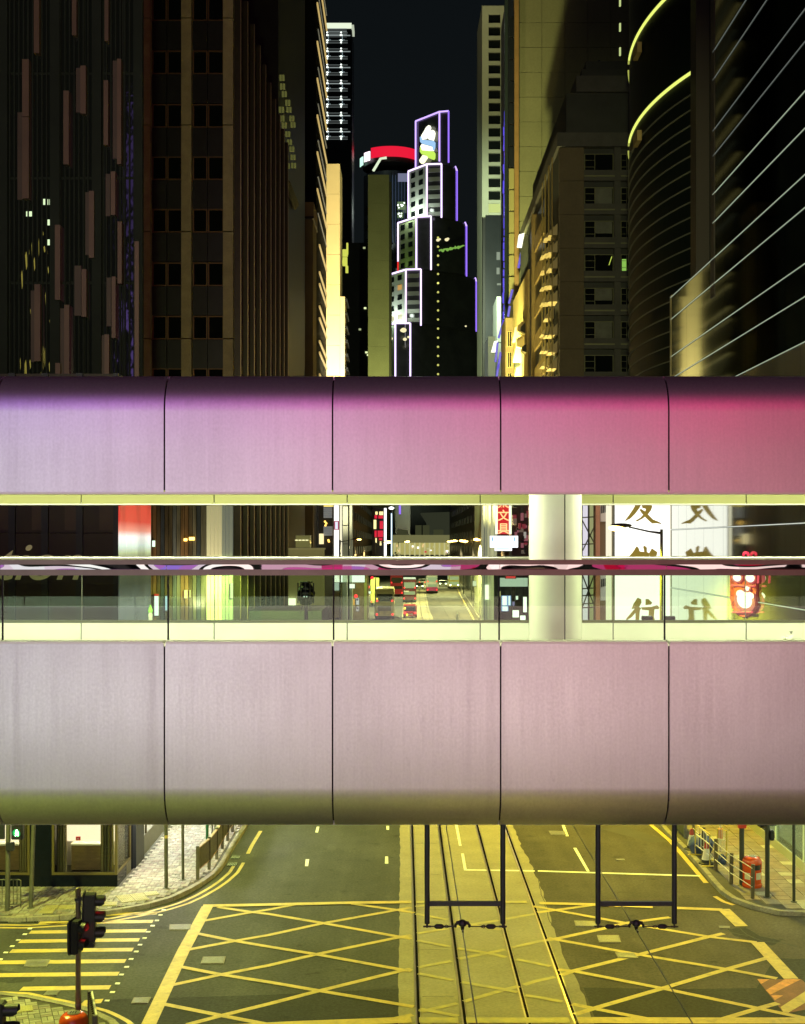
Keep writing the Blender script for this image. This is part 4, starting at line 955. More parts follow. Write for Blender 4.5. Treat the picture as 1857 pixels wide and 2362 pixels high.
# side window round the corner, and next window up the street
sw = MB().box(LX-.06, shop_y+.06, .482, LX-.002, shop_y+.14, 3.29).box(LX-.06, 41.62, .482, LX-.002, 41.70, 3.29).box(LX-.06, shop_y+.14, .482, LX-.002, 41.62, .55).build('shop_window', olive_fr, cs)
MB().box(LX-.04, shop_y+.14, .55, LX-.03, 41.62, 3.28).build('pane', sh_glass, sw)
for y0, y1 in ((44.2, 48.0), (48.6, 53.0), (53.6, 58)):
    w2 = MB().box(LX-.05, y0, .751, LX, y0+.1, 3.29).box(LX-.05, y1-.1, .751, LX, y1, 3.29).build('shop_window', olive_fr, cs)
    MB().box(LX-.4, y0+.1, .76, LX-.3, y1-.1, 3.28).build('backdrop', cream_lit, w2)
area('shop_window_light', (LX+.25, 46.5, 2.9), (LX+2.2, 46.0, 0), (3.5, .4), 520, (.92, .95, .82))
area('shop_window_light', (LX+.25, 41.0, 2.6), (LX+1.5, 40.3, 0), (1.5, .3), 240, (1.0, .93, .74))
# upper front: dark brown panels between black columns, and the lettering
brown = M('dark_brown_panel', (.028, .018, .010), .5, .2, var=.25, vs=.8); brown2 = M('brown_panel', (.060, .038, .024), .5, .2, var=.2, vs=.8)
colx = [-420, -330, -240, -150, -60, 20, 96, 176, 262]
for a, b in zip(colx, colx[1:]):
    xa, xb = XX(a+15, shop_y), XX(b, shop_y)
    MB().box(xa+.01, shop_y+.02, 6.41, xb-.01, 40.99, 10.9).build('front_panel', brown, cs)
    MB().box(xa+.01, shop_y+.05, 10.92, xb-.01, 40.99, 15.78).build('front_panel', brown, cs)
    MB().box(xa+.5, shop_y+.03, 11.0, xb-.01, shop_y+.0499, 15.0).build('front_inset', brown2, cs)
    MB().box(XX(a, shop_y), shop_y-.04, 6.41, XX(a+15, shop_y), 40.99, 15.79).build('front_column', black_m, cs)
MB().box(XX(262, shop_y), shop_y-.02, 6.41, LX+.02, 40.99, 15.79).build('front_column', black_m, cs)
let_m = M('pale_olive_letter', (.30, .27, .15), .5, em=(.24, .21, .10), es=.55)
text_mesh('tion', 1.66, let_m, 'lettering', cs, (XX(-14, shop_y), shop_y-.055, ZZ(1337, shop_y)), (1, 0, 0), (0, 0, 1), .06, shear=.36)
# mirrored cladding on the side wall, its red and white reflections painted as glow
rp = bpy.data.materials.new('reflection_cladding'); rp.use_nodes = True; nt = rp.node_tree; b = nt.nodes['Principled BSDF']; b.inputs['Roughness'].default_value = .2
gp_ = nt.nodes.new('ShaderNodeNewGeometry'); sx_ = nt.nodes.new('ShaderNodeSeparateXYZ'); mr_ = nt.nodes.new('ShaderNodeMapRange'); rm = nt.nodes.new('ShaderNodeValToRGB')
nt.links.new(gp_.outputs['Position'], sx_.inputs[0]); nt.links.new(sx_.outputs['Z'], mr_.inputs[0]); mr_.inputs[1].default_value = 7.5; mr_.inputs[2].default_value = 12.5; nt.links.new(mr_.outputs[0], rm.inputs[0])
st = [(0, (.13, .16, .14)), (.22, (.16, .17, .19)), (.36, (.05, .055, .05)), (.50, (.06, .07, .05)), (.555, (.40, .47, .25)), (.61, (.70, .85, .75)), (.66, (1.0, .95, .90)), (.70, (.80, .30, .22)), (.76, (.62, .045, .03)), (1, (.50, .025, .018))]
while len(rm.color_ramp.elements) < len(st): rm.color_ramp.elements.new(.5)
for e_, (p_, c_) in zip(rm.color_ramp.elements, st): e_.position = p_; e_.color = (*c_, 1)
wv = nt.nodes.new('ShaderNodeTexWave'); wv.inputs['Scale'].default_value = .6; wv.inputs['Distortion'].default_value = 9; wv.inputs['Detail'].default_value = 1
mp_ = nt.nodes.new('ShaderNodeMapping'); mp_.inputs['Scale'].default_value = (1, .8, .5); nt.links.new(gp_.outputs['Position'], mp_.inputs[0]); nt.links.new(mp_.outputs[0], wv.inputs['Vector'])
mw = nt.nodes.new('ShaderNodeMapRange'); mw.inputs[3].default_value = .8; mw.inputs[4].default_value = 1.15; nt.links.new(wv.outputs['Fac'], mw.inputs[0])
vs_ = nt.nodes.new('ShaderNodeVectorMath'); vs_.operation = 'SCALE'; nt.links.new(rm.outputs[0], vs_.inputs[0]); nt.links.new(mw.outputs[0], vs_.inputs['Scale'])
nt.links.new(vs_.outputs[0], b.inputs['Base Color']); nt.links.new(vs_.outputs[0], b.inputs['Emission Color']); b.inputs['Emission Strength'].default_value = .95
for i in range(5):
    y0 = 39.72+i*.99; MB().box(LX+.021, y0+.01, 6.45, LX+.06, y0+.98, 15.6).build('side_panel', rp, cs)

# --- tower above the shop
ta = empty('office_tower', (-20, 50, 15.8), 'very dark office tower at the edge with scattered upright copper strips', 'tower'); TY = 44.75
MB().prism([(-50, TY), (LX-.2, TY), (-10.7, 52), (-50, 52)], 15.81, 80).build('wall', dark_green, ta)
cop = M('copper_strip', (.135, .085, .052), .45, .35, var=.15, vs=.6); cop2 = M('dull_copper_strip', (.075, .052, .034), .5, .3, var=.15, vs=.6)
for x0, y0, x1, y1 in [(205,-90,235,318),(140,352,177,672),(140,676,177,1130),(418,-90,443,218),(370,528,400,940),(465,388,495,656),(595,470,620,832),(670,350,693,938),(635,980,660,1222),(513,1088,541,1462),(673,1260,696,1606),(323,1278,352,1697),(472,1526,498,1792),(640,1567,662,1910),(208,1610,240,2040),(375,1725,403,2300),(600,1890,625,2300),(768,1370,792,2300),(325,2050,352,2300),(600,-60,622,250)]:
    MB().box(XX(x0/2.44, TY), TY-.32, ZZ(y1/2.44, TY), XX(x1/2.44, TY), TY-.001, ZZ(y0/2.44, TY)).build('copper_strip', cop, ta)
for x0, y0, x1, y1 in [(425,1500,462,1780),(105,640,135,1130),(605,1567,630,1840),(180,1640,204,2040),(600,985,625,1222),(486,1088,508,1440),(434,390,460,640),(640,350,664,900),(345,1740,370,2300),(570,1890,596,2300)]:
    MB().box(XX(x0/2.44, TY), TY-.14, ZZ(y1/2.44, TY), XX(x1/2.44, TY), TY-.001, ZZ(y0/2.44, TY)).build('copper_strip', cop2, ta)
for a, b in ((290, 345), (525, 578), (765, 808), (0, 52)):
    MB().box(XX(a/2.44, TY), TY-.22, 15.9, XX(b/2.44, TY), TY-.002, 79).build('pilaster', dark_green, ta)
for i in range(30):
    x = XX(12+i*10.6, TY); MB().box(x, TY-.10, 15.9, x+.05, TY-.051, 79).build('mullion', dark_green, ta)
wavy = M('wavy_dark_glass', (.010, .012, .010), .05, spec=.9, bump=.5, bs=1.2)
for i in range(7):
    for j in range(12):
        x0 = XX(22+i*44, TY); x1 = XX(62+i*44, TY); z0 = 16.0+j*3.6
        MB().box(x0, TY-.05, z0, x1, TY-.003, z0+3.5).build('glass_panel', wavy, ta)
refl_glow = E('lit_window_or_reflection', (.75, .95, .55), 1.1)
for x0, y0, x1, y1 in [(246,1122,257,1155),(263,1124,274,1155),(281,1124,295,1155),(150,1192,186,1220),(268,1238,298,1270),(270,1350,286,1382)]:
    MB().box(XX(x0/2.44, TY), TY-.06, ZZ(y1/2.44, TY), XX(x1/2.44, TY), TY-.051, ZZ(y0/2.44, TY)).build('lit_window_or_reflection', refl_glow, ta)  # emissive patches put in for reflections in the tower glass
glint = M('yellow_reflection', (.30, .25, .05), .4, em=(.40, .36, .05), es=.35); rnd = random.Random(5)  # yellow reflections in the wavy glass, put in as glowing shapes
for k in range(34):
    x = rnd.uniform(105, 290); y = rnd.uniform(1260, 2100); w = rnd.uniform(3, 11); h = rnd.uniform(20, 90)
    a, c = XX(x/2.44, TY), ZZ(y/2.44, TY); dx, dz = w/2.44*TY/F, h/2.44*TY/F
    pts = [(a, TY-.054, c), (a+dx*.6, TY-.054, c+dz*.3), (a+dx, TY-.054, c), (a+dx*1.2, TY-.054, c-dz*.7), (a+dx*.6, TY-.054, c-dz)]
    MB().ext(pts, (0, .003, 0)).build('glow_reflection', glint, ta)

# --- brown stone building with window bays
BY = 66.0
bb_ = empty('stone_building', (-14, 80, 0), 'brown stone office block with paired dark windows between pale piers and a finned side', 'building')
stone = M('brown_stone', (.30, .245, .135), .6, var=.22, vs=1.2, var2=.1, vs2=14); stone_d = M('grey_spandrel', (.018, .020, .020), .35, .2, var=.2, vs=1)
BX = XX(539, BY)
MB().box(-30, BY+.35, 0, BX-.05, 93.8, 39.6).build('wall', dark_wall, bb_)
orange_fr = M('orange_metal_frame', (.15, .085, .04), .45, .5)
piers = [(220, 236), (331, 349), (420, 443), (516, 539)]
tops = [ZZ(y/2.44, BY) for y in (-322, -22, 278, 580, 875, 1172, 1474, 1775, 2070, 2370)]
for a, b in piers:
    for z0, z1 in zip([ZZ(2500/2.44, BY)]+[ZZ(y/2.44, BY) for y in (1910, 1310, 712, 112)], [ZZ(y/2.44, BY) for y in (1910, 1310, 712, 112, -320)]):
        MB().box(XX(a, BY), BY-.25, z0+.03, XX(b, BY), BY+.349, z1-.03).build('pier_stone', stone, bb_)
bays = [(236, 283, 331), (349, 384, 420), (443, 478, 516)]
for a, m_, b in bays:
    for zt in tops:
        zb_ = zt-132/2.44*BY/F
        for p, q in ((a, m_), (m_, b)):
            window(bb_, XX(p, BY)+.02, XX(q, BY)-.02, zb_, zt, BY+.25, orange_fr, dark_pane, fw=.055, dp=.10)
            MB().box(XX(p, BY)+.02, BY+.12, zb_-168/2.44*BY/F+.03, XX(q, BY)-.02, BY+.34, zb_-.03).build('spandrel', stone_d, bb_)
fin_m = M('red_brown_fin', (.055, .050, .032), .35, .5, var=.15, vs=2); gold_e = M('polished_edge', (.42, .34, .20), .42, 1)
for i in range(10):
    y = BY+.3+i*3.05
    f_ = MB().box(BX-.06, y, 0, BX+.30, y+.22, 39.5).build('fin', fin_m, bb_)
    MB().box(BX+.30, y+.02, 0, BX+.33, y+.2, 39.5).build('polished_edge', gold_e, f_)
    for k in (1, 2):
        MB().box(BX-.06, y+k*1.02, 0, BX+.12, y+k*1.02+.12, 39.3).build('fin', fin_m, bb_)
# mirror clad lower front with joints, reflections painted as panel colours
refl_tones = [M('cladding_reflection', c, .22, .2, bump=.5, bs=2, var=.55, vs=1.1, stretch=(3, 1, .35)) for c in ((.05, .06, .075), (.09, .07, .045), (.14, .13, .10), (.035, .04, .05), (.20, .12, .06), (.11, .12, .13))]
mir = None; ivory = M('ivory_panel', (.62, .60, .42), .5, em=(.55, .54, .30), es=.32); pale_gl = M('pale_glass_panel', (.30, .34, .30), .15, .3, em=(.30, .34, .27), es=.25)
xs = [345]+[352+i*9.2 for i in range(11)]+[453, 463, 476, 485, 494, 503, 512, 520, 528, 537]
for a, b in zip(xs, xs[1:]):
    m_ = random.choice(refl_tones) if b <= 476 else (ivory if b <= 512 else pale_gl)
    MB().box(XX(a, BY-.6)+.012, BY-.6+random.uniform(0, .02), 3.5, XX(b, BY-.6)-.012, BY-.3, 16.2).build('cladding_panel', m_, bb_)
MB().box(XX(330, BY-.3), BY-.29, 3.4, XX(538, BY-.3), BY-.26, 16.25).build('backing', black_m, bb_)
for a, b, c_, d_, m_ in ((356, 365, 1375, 1420, E('white_sign', (.85, .95, 1), 1.4)), (356, 365, 1370, 1375, E('red_sign', (.8, .03, .03), 1)), (381, 385, 1375, 1408, E('blue_sign', (.5, .75, 1), 1)), (425, 432, 1361, 1380, E('yellow_lamp_or_reflection', (1, .95, .35), 1.4)), (437, 439, 1361, 1378, E('yellow_lamp_or_reflection', (1, .95, .35), 1.1)), (424, 431, 1242, 1248, E('amber_lamp_or_reflection', (1, .62, .12), 5)), (436, 448, 1239, 1246, E('amber_lamp_or_reflection', (1, .62, .12), 5)), (351, 357, 1247, 1261, E('white_sign', (.7, 1, .75), 1.5)), (531, 537, 1345, 1380, E('ivory_sign', (.9, 1, .6), 1.1))):
    MB().box(XX(a, BY-.7), BY-.68, ZZ(d_, BY-.7), XX(b, BY-.7), BY-.601, ZZ(c_, BY-.7)).build('lit_sign', m_, bb_)  # amber and yellow boxes are lamp reflections, built as glowing parts
MB().box(XX(590, 70), 67, 6.2, XX(750, 70), 73, ZZ(1409, 67)).build('canopy', M('dark_green_canopy', (.010, .016, .008), .5), bb_)

# --- balcony block, olive slab and ledge tower on the left side
bc = empty('balcony_block', (-12, 110, 0), 'dark apartment block with faint rows of balconies beside the finned building', 'building')
MB().box(-30, 94.2, 0, LX-.3, 120, 64).build('wall', dark_wall, bc)
balc = M('balcony_front', (.045, .045, .024), .7, var=.3, vs=2)
bal_e = M('dim_balcony_light', (.12, .12, .05), .7, em=(.105, .11, .028), es=.75)
for X_, Y_ in ((410,105),(415,180),(430,245),(460,320),(405,380),(470,380),(410,455),(495,455),(430,515),(505,510),(460,590),(475,660),(440,715),(495,720),(445,790),(505,790),(455,865),(510,860)):
    for dx in (-3, 3.4):
        a_ = WX(540+X_/3.727+dx, 150+Y_/3.727, LX-.1); w_ = 2.4*a_.y/F
        MB().box(a_.x-w_, a_.y, a_.z-.19, a_.x+w_, a_.y+.25, a_.z+.19).build('balcony', bal_e, bc)
for k in range(3):
    q = [WX(655+k*5, 405+k*8, LX-.1), WX(680+k*3, 480-k*4, LX-.1)]; MB().tube([q[0], q[1]], .16, 6).build('sloping_rail', balc, bc)
os_ = empty('olive_slab', (-12, 126, 0), 'narrow olive brown slab block with a wider capped head', 'building')
os_m = M('olive_brown_render', (.17, .13, .065), .7, var=.15, vs=.4)
MB().box(XX(676, 126), 126, 0, XX(722, 126), 131, ZZ(505, 126)).build('wall', os_m, os_)
MB().box(XX(681, 126)-.1, 125.7, ZZ(500, 126), XX(722, 126)+.1, 131.2, ZZ(468, 126)).build('head', M('brown_render', (.21, .14, .07), .7), os_)
MB().box(XX(678, 125), 125.6, ZZ(506, 126), XX(723, 125), 131.3, ZZ(501, 126)).build('cornice', dark_wall, os_)
lt = empty('ledge_tower', (-14, 140, 0), 'black tower with slim gold and grey ledges stepping down its side', 'tower')
MB().box(-40, 131.5, 0, LX-.05, 149.5, 92).build('wall', M('black_facade', (.008, .009, .010), .8, 0, spec=.05), lt)
led_g = E('gold_ledge_glow', (.85, .60, .20), .62); led_d = E('grey_ledge_glow', (.45, .45, .33), .22)  # the ledges only reflect light; their glow is put into the material
k = 0
for py in (-160, -75, 10, 99, 184, 269, 354, 439, 550, 614, 642, 695, 723, 777, 804, 856):
    z = ZZ(py, 132.5); small = py > 540
    y0 = 132.5 if not small else 136
    MB().box(LX-.06, y0, z, LX+.10, 149.0, z+.22).build('glow_ledge', led_g, lt)
    if not small: MB().box(LX-.06, 134, z-2.0, LX+.06, 149.0, z-1.9).build('glow_ledge', led_d, lt)
gp2 = empty('golden_slab', (-7.9, 151, 0), 'tall slim slab glowing gold to cream, lit from below', 'building')
GY = 150.0; g0, g1 = XX(752, GY), XX(784, GY)
gold_r = M('cream_render', (.55, .47, .27), .7, var=.06, vs=.4)
zt_ = ZZ(378, GY); n = 15
for i in range(n): MB().box(g0, GY, 2+(zt_-2)*i/n+.03, g1, GY+6, 2+(zt_-2)*(i+1)/n-.0).build('facing_band', gold_r, gp2)
MB().box(g0+.05, GY+.05, 0, g1-.05, GY+5.9, zt_-.1).build('core', dark_wall, gp2)
MB().box(g1+.01, GY+.3, 0, g1+.55, GY+5, ZZ(683, GY)).build('side_wing', gold_r, gp2)
for i in range(12):
    z = ZZ(690, GY)-i*1.6; MB().box(g1+.56, GY+.8, z, XX(800, GY)+i*.02, GY+6, z+.25).build('side_rib', dark_blue, gp2)
spot('facade_flood_or_fill', (-5.2, 138, 13.0), (-8.0, 150.2, 44), 260000, (1.0, .80, .42), 62, .9, .3)
spot('facade_flood_or_fill', (-5.5, 141, 9.0), (-8.0, 150.2, 19), 20000, (1.0, .88, .62), 70, .9, .3)

# --- far left: lit tower, slab, round tower
lw = empty('striped_light_tower', (-27, 600, 0), 'far dark skyscraper with white light bands and a bright crown', 'tower'); LY = 600
MB().box(XX(690, LY), LY, 0, XX(812, LY), LY+25, ZZ(60, LY)).build('wall', M('night_glass', (.010, .012, .016), .3, .2), lw)
MB().box(XX(700, LY), LY-.6, ZZ(66, LY), XX(811, LY), LY-.01, ZZ(54, LY)).build('crown', E('crown_light', (.85, .95, .72), 1.0), lw)
MB().box(XX(811, LY), LY-.5, ZZ(69, LY), XX(816.5, LY), LY+8, ZZ(58, LY)).build('crown_end', E('crown_side_light', (.85, .95, .72), .55), lw)
bl_a = E('white_band_light', (.62, .72, .70), .40); bl_b = E('dim_band_light', (.45, .52, .50), .17); hot = E('white_floor_lamp', (.9, 1, .9), 2.2); vert = E('white_wash', (.5, .65, .7), .45)
for k in range(7):
    yb_ = 90+k*37.0
    for dy, m_ in ((-14, bl_b), (-8, bl_a), (4, bl_b), (9, bl_b)):
        MB().box(XX(700, LY), LY-.35, ZZ(yb_+dy+1, LY), XX(808 if m_ is bl_a else 802, LY), LY-.01, ZZ(yb_+dy-.7, LY)).build('light_band', m_, lw)
    for px in (755, 787):
        for dy in (-14, -8, 4, 9):
            MB().ell((XX(px, LY), LY-.6, ZZ(yb_+dy, LY)), (.65 if dy in (-8, 4) else .4, .25, .4), 8, 5).build('floor_lamp', hot, lw)
        MB().box(XX(px+2, LY), LY-.4, ZZ(yb_+6, LY), XX(px+3.5, LY), LY-.02, ZZ(yb_-7, LY)).build('wash', vert, lw)
        MB().box(XX(px-5, LY), LY-.38, ZZ(yb_+3.5, LY), XX(px+8, LY), LY-.02, ZZ(yb_+2, LY)).build('wash', vert, lw)
for i in range(9):
    MB().box(XX(700, LY), LY-.3, ZZ(66.5+i*2.4, LY), XX(800, LY), LY-.01, ZZ(65.8+i*2.4, LY)).build('light_band', bl_b if i % 3 else bl_a, lw)
for i in range(16):
    z = 20+i*11; MB().box(XX(745, LY), LY-.25, z, XX(808, LY), LY-.01, z+.5).build('floor_slab', dark_blue, lw)
for (a, b, c_, d_) in ((785.5, 789, 558, 590), (790, 802, 575, 590), (790, 801, 593, 612), (799, 803, 560, 585), (797, 803, 613, 628), (787, 797, 600, 606)):
    MB().box(XX(a, 300), 300, ZZ(d_, 300), XX(b, 300), 301, ZZ(c_, 300)).build('lit_window_or_reflection', E('yellow_window', (.8, .85, .12), .8), lw)
og = empty('olive_tower', (-7, 420, 0), 'plain olive green concrete slab tower left of the stepped neon tower', 'tower'); OY = 420
ol_m = M('olive_concrete', (.20, .20, .11), .8, var=.1, vs=.12, var2=.12, vs2=3)
zt2 = ZZ(403, OY)
for i in range(14): MB().box(XX(849, OY), OY, zt2*i/14+.04, XX(897.5, OY), OY+16, zt2*(i+1)/14-.0).build('facing_band', ol_m, og)
MB().box(XX(897.6, OY), OY+.8, 0, XX(903, OY), OY+15, zt2-2).build('side_wall', M('dark_concrete', (.03, .03, .02), .8), og)
spot('facade_flood_or_fill', (-2, 385, 25), (-7.5, 420, 60), 260000, (.85, .92, .34), 90, .9, .5)
dim_w = E('dim_far_window', (.12, .15, .12), .6)
rt = empty('round_tower', (-6, 700, 0), 'round topped far tower with a curved glowing red band sign', 'tower'); RY = 700
rcx, rR = XX(901, RY), 66*RY/F
MB().lathe((rcx, RY+rR, 0), [(rR*.97, 0), (rR*.97, ZZ(392, RY))], 40).build('drum', M('blue_glass', (.05, .065, .085), .35, .1), rt, smooth=True)
MB().lathe((rcx, RY+rR, 0), [(rR*1.0, ZZ(372, RY)), (rR*1.05, ZZ(345, RY))], 40).build('head', M('dark_head', (.015, .015, .018), .4), rt, smooth=True)
def arc_band(a0, a1, r, z0, z1, mat, name, tilt=0, n=24):
    mb = MB(); o = []
    for i in range(n+1):
        a = math.radians(a0+(a1-a0)*i/n); o.append((rcx+r*math.sin(a), RY+rR-r*math.cos(a)))
    i_ = [(rcx+(x-rcx)*.985, RY+rR+(y-RY-rR)*.985) for x, y in o]
    mb.prism(o+i_[::-1], z0, z1); return mb.build(name, mat, rt, smooth=True)
arc_band(-38, 78, rR*1.12, ZZ(363, RY), ZZ(339, RY), E('red_band_light', (1, .012, .05), .85), 'red_band')
arc_band(-56, -40, rR*1.13, ZZ(367, RY), ZZ(346, RY), E('white_logo_light', (1, .80, .88), 2.2), 'sign_white')
arc_band(-76, -60, rR*1.13, ZZ(372, RY), ZZ(352, RY), E('mint_logo_light', (.55, .95, .75), 1.3), 'sign_mint')
MB().tube([(XX(861, RY-8), RY-8, ZZ(404, RY)), (XX(878, RY-8), RY-8, ZZ(376, RY)), (XX(892, RY-8), RY-8, ZZ(374, RY))], .7, 8).build('white_strut', E('strut_light', (.85, 1, .7), .9), rt)
for i in range(6): MB().box(XX(905+i*7, RY), RY-4+i*.2, ZZ(560, RY), XX(906+i*7, RY), RY+1, ZZ(408, RY)).build('mullion', E('blue_wash', (.06, .09, .16), .6), rt)
MB().box(XX(918, RY), RY-4.2, ZZ(424, RY), XX(941, RY), RY-4, ZZ(405, RY)).build('lit_floor', E('lilac_floor', (.30, .32, .50), .55), rt)
rnd = random.Random(9)
for i in range(9):
    for j in range(16):
        a0 = math.radians(-60+i*15); MB().box(rcx+rR*.985*math.sin(a0)-1.1, RY+rR-rR*.985*math.cos(a0)-.5, 60+j*8.6, rcx+rR*.985*math.sin(a0)+1.1, RY+rR-rR*.985*math.cos(a0)+.3, 64+j*8.6).build('window', dim_w if (i*7+j*5) % 9 == 0 else dark_pane, rt)
for a, b, c_, d_ in ((917, 935, 470, 488), (917, 930, 494, 507)):
    MB().box(XX(a, RY), RY-4.2, ZZ(d_, RY), XX(b, RY), RY-4, ZZ(c_, RY)).build('lit_floor', E('green_floor', (.25, .40, .18), .5), rt)
    for k in range(7): MB().ell((XX(rnd.uniform(a+1, b-1), RY), RY-4.5, ZZ(rnd.uniform(c_+2, d_-2), RY)), (.4, .2, .4), 8, 5).build('window_lamp', hot, rt)
gt = empty('dark_block', (-16, 505, 0), 'black distant block with a few lit windows in the gap left of the olive tower', 'building')
MB().box(XX(792, 505), 505, 0, XX(850, 505), 520, ZZ(560, 505)).build('wall', M('unlit_wall', (.012, .013, .013), .6), gt)
for (px, py) in ((840, 572), (842, 711), (845, 813), (849, 819), (830, 760)):
    MB().box(XX(px-2.5, 505), 504.6, ZZ(py+2, 505), XX(px+3, 505), 504.99, ZZ(py-2, 505)).build('lit_window_or_reflection', E('pale_window', (.8, .9, .45), .5 if py in (572, 760) else 1.2), gt)

spot('facade_flood_or_fill', (2, 655, 90), (-5, 705, 190), 240000, (.62, .78, 1.0), 70, 1, 1)  # added spot so the round tower's drum stands out from the sky
# --- stepped neon tower
nt_ = empty('neon_tower', (5, 650, 0), 'stepped dark tower outlined in white and violet neon with a lit ribbon emblem on top', 'tower')
NY = 650.0
nw = M('pale_tower_wall', (.45, .48, .42), .6, var=.08, vs=.08); nd = M('black_tower_glass', (.045, .05, .045), .15, spec=.7, var=.3, vs=.1)
neon_w = E('white_violet_neon', (.80, .62, 1.0), 2.0); neon_v = E('violet_neon', (.30, .16, .95), 1.25); neon_m = E('lilac_neon', (.55, .38, 1.0), 1.6); neon_r = E('red_neon', (.9, .01, .02), 1)
#        left(px,py)      mid          right        outer(px,py)   outer2        bottoms: left, mid, right, outer
tiers = [((958.8,280.6),(1013.5,259),(1034.7,257.3),None,(1036.8,262), 388,372,375,376, (1,0)),
         ((942,396),(984.5,379.7),(1018.3,378.8),(1050.5,385.5),(1054,394), 503,499,502,509, (0,1)),
         ((918.2,515),(960.4,501.4),(994.2,499.6),(1072.8,514),(1076,521.7), 625,620,622.5,637.5, (0,1)),
         ((893,635.5),(936.2,622.4),(970.9,621.5),(1096.4,642),(1098.2,648.7), 748,743,751,765, (0,1)),
         ((872,757),(912,746),(946.5,746),(1118,770),(1120,776), 870,870,870,870, (0,0))]
def rayY(px, py, z): return (z-EYE)*F/(HY-py)          # depth at which this pixel reaches height z
plan = []
for L, Mi, R, O, O2, bl_, bm_, br2, bo, _ in tiers:
    z = ZZ(Mi[1], NY); pt = lambda q, k=None: Vector((XX(q[0], rayY(*q, z)), rayY(*q, z), z))
    plan.append((z, pt(L), pt(Mi), pt(R), pt(O) if O else None, pt(O2)))
def quad_wall(a, b, z0, z1, mat, name, th=.4):
    d = (b-a); d.z = 0; n_ = Vector((d.y, -d.x, 0)).normalized()
    return MB().ext([(a.x, a.y, z0), (b.x, b.y, z0), (b.x, b.y, z1), (a.x, a.y, z1)], n_*th).build(name, mat, nt_)
def ntube(a, b, mat, r=.40): return MB().tube([a, b], r, 6).build('neon_tube', mat, nt_)
for k, (T, pl) in enumerate(zip(tiers, plan)):
    z, L, Mm, R, O, O2 = pl
    zb_ = plan[k+1][0] if k < 4 else 0
    shape = [Mm.xy, R.xy]+([O.xy] if O else [])+[O2.xy, (O2.x+.5, 690), (L.x+3, 690), L.xy]
    MB().prism([(p[0], p[1]+.3) for p in shape], zb_ if k < 4 else 0, z).build('tier', nd, nt_)
    nL = Vector((Mm.y-L.y, -(Mm.x-L.x), 0)).normalized()
    if k in (1, 3): quad_wall(L+Vector((0, .3, 0)), Mm+Vector((0, .3, 0)), zb_-12, z-.4, nw, 'lit_side', .5)
    if k == 2: quad_wall(L+Vector((0, .3, 0)), Mm+Vector((0, .3, 0)), zb_-12, z-.4, M('green_lit_wall', (.20, .24, .12), .6), 'lit_side', .5)
    if k == 4: quad_wall(L+Vector((0, .3, 0)), Mm+Vector((0, .3, 0)), 0, z-.4, M('grey_green_wall', (.16, .20, .12), .6), 'lit_side', .5)
    if k:
        rows = {1: [(796+0, 906), ], }.get(k)
        H_ = z-plan[k+1][0] if k < 4 else 26
        for r_ in range(5):
            zz = z-H_*(.115+.185*r_)
            for u0, u1 in ((.20, .42), (.62, .84)):
                a, b = L.lerp(Mm, u0), L.lerp(Mm, u1)
                lit = (k == 3 and r_ in (1, 4))
                MB().ext([Vector((p.x, p.y+.3, zq)) for p, zq in ((a, zz-1.3), (b, zz-1.3), (b, zz+1.3), (a, zz+1.3))], nL*.65).build('window', E('amber_window', (.9, .5, .14) if r_ == 1 else (.95, .9, .5), .6) if lit and (u0 > .5 or r_ == 4) else dark_pane, nt_)
    # front slabs fading into the dark
    if k in (1, 3):
        for r_ in range(6):
            zz = z-(z-plan[k+1][0])*(.08+.165*r_)
            MB().ext([(Mm.x+.8, Mm.y-.3, zz-2.0), (R.x-.6, R.y-.3, zz-2.0), (R.x-.6, R.y-.3, zz), (Mm.x+.8, Mm.y-.3, zz)], (0, -.5, 0)).build('floor_band', nw, nt_)
    zq = lambda py, p: EYE-(py-HY)*p.y/F
    off = Vector((0, -.8, 0)); l_, m_, r_ = L+off, Mm+off, R+off
    dn = lambda p, py: Vector((p.x, p.y, zq(py, p)))
    ntube(l_, m_, neon_w if k else neon_m); ntube(m_, r_, neon_w if k else neon_m)
    ntube(l_, dn(l_, T[5]-(22 if k == 2 else 0)), neon_m if k == 0 else neon_w); ntube(m_, dn(m_, T[6]), neon_m if k == 0 else neon_w)
    if k == 2: ntube(dn(l_, T[5]-21), dn(l_, T[5]+6), neon_r)
    ntube(r_, dn(r_, T[7]), neon_v if k == 0 else neon_w)
    if k in (1, 2, 3):
        o1, o2 = O+off, O2+off; ntube(o1, o2, neon_m); ntube(o2, dn(o2, T[8]), neon_v)
    if k in (1, 3):
        c = (L+Mm)/2+nL*7; c.z = plan[k+1][0]+3; point('tier_floodlight', c, 9500, (.86, 1.0, .86), 1)
        c = Mm.lerp(R, .2)+Vector((0, -6, 0)); c.z = plan[k+1][0]+5; point('tier_floodlight', c, 900, (.86, 1.0, .86), 1)
    if k == 2:
        c = (L+Mm)/2+nL*8; c.z = plan[k+1][0]+4; point('tier_floodlight', c, 700, (.55, 1.0, .12), 1)
for i in range(16):
    p = Vector((XX(1010.5, 640), 640, ZZ(548+i*21, 640))); MB().ell(p, (.55, .3, .55), 8, 5).build('facade_lamp', E('yellow_facade_lamp', (.75, .75, .18), .9 if i != 5 else 1.6), nt_)
gl = MB(); rnd = random.Random(4)
for i in range(16):
    px = 1014+i*3.6; py = 580-i*.75+rnd.uniform(-1.5, 1.5); gl.ell((XX(px, 645), 645-1.5, ZZ(py, 645)), (rnd.uniform(.4, .9), .3, rnd.uniform(.3, .9)), 8, 5)
gl.build('green_ledge_light', E('green_glow_light', (.35, .75, .12), .55), nt_)
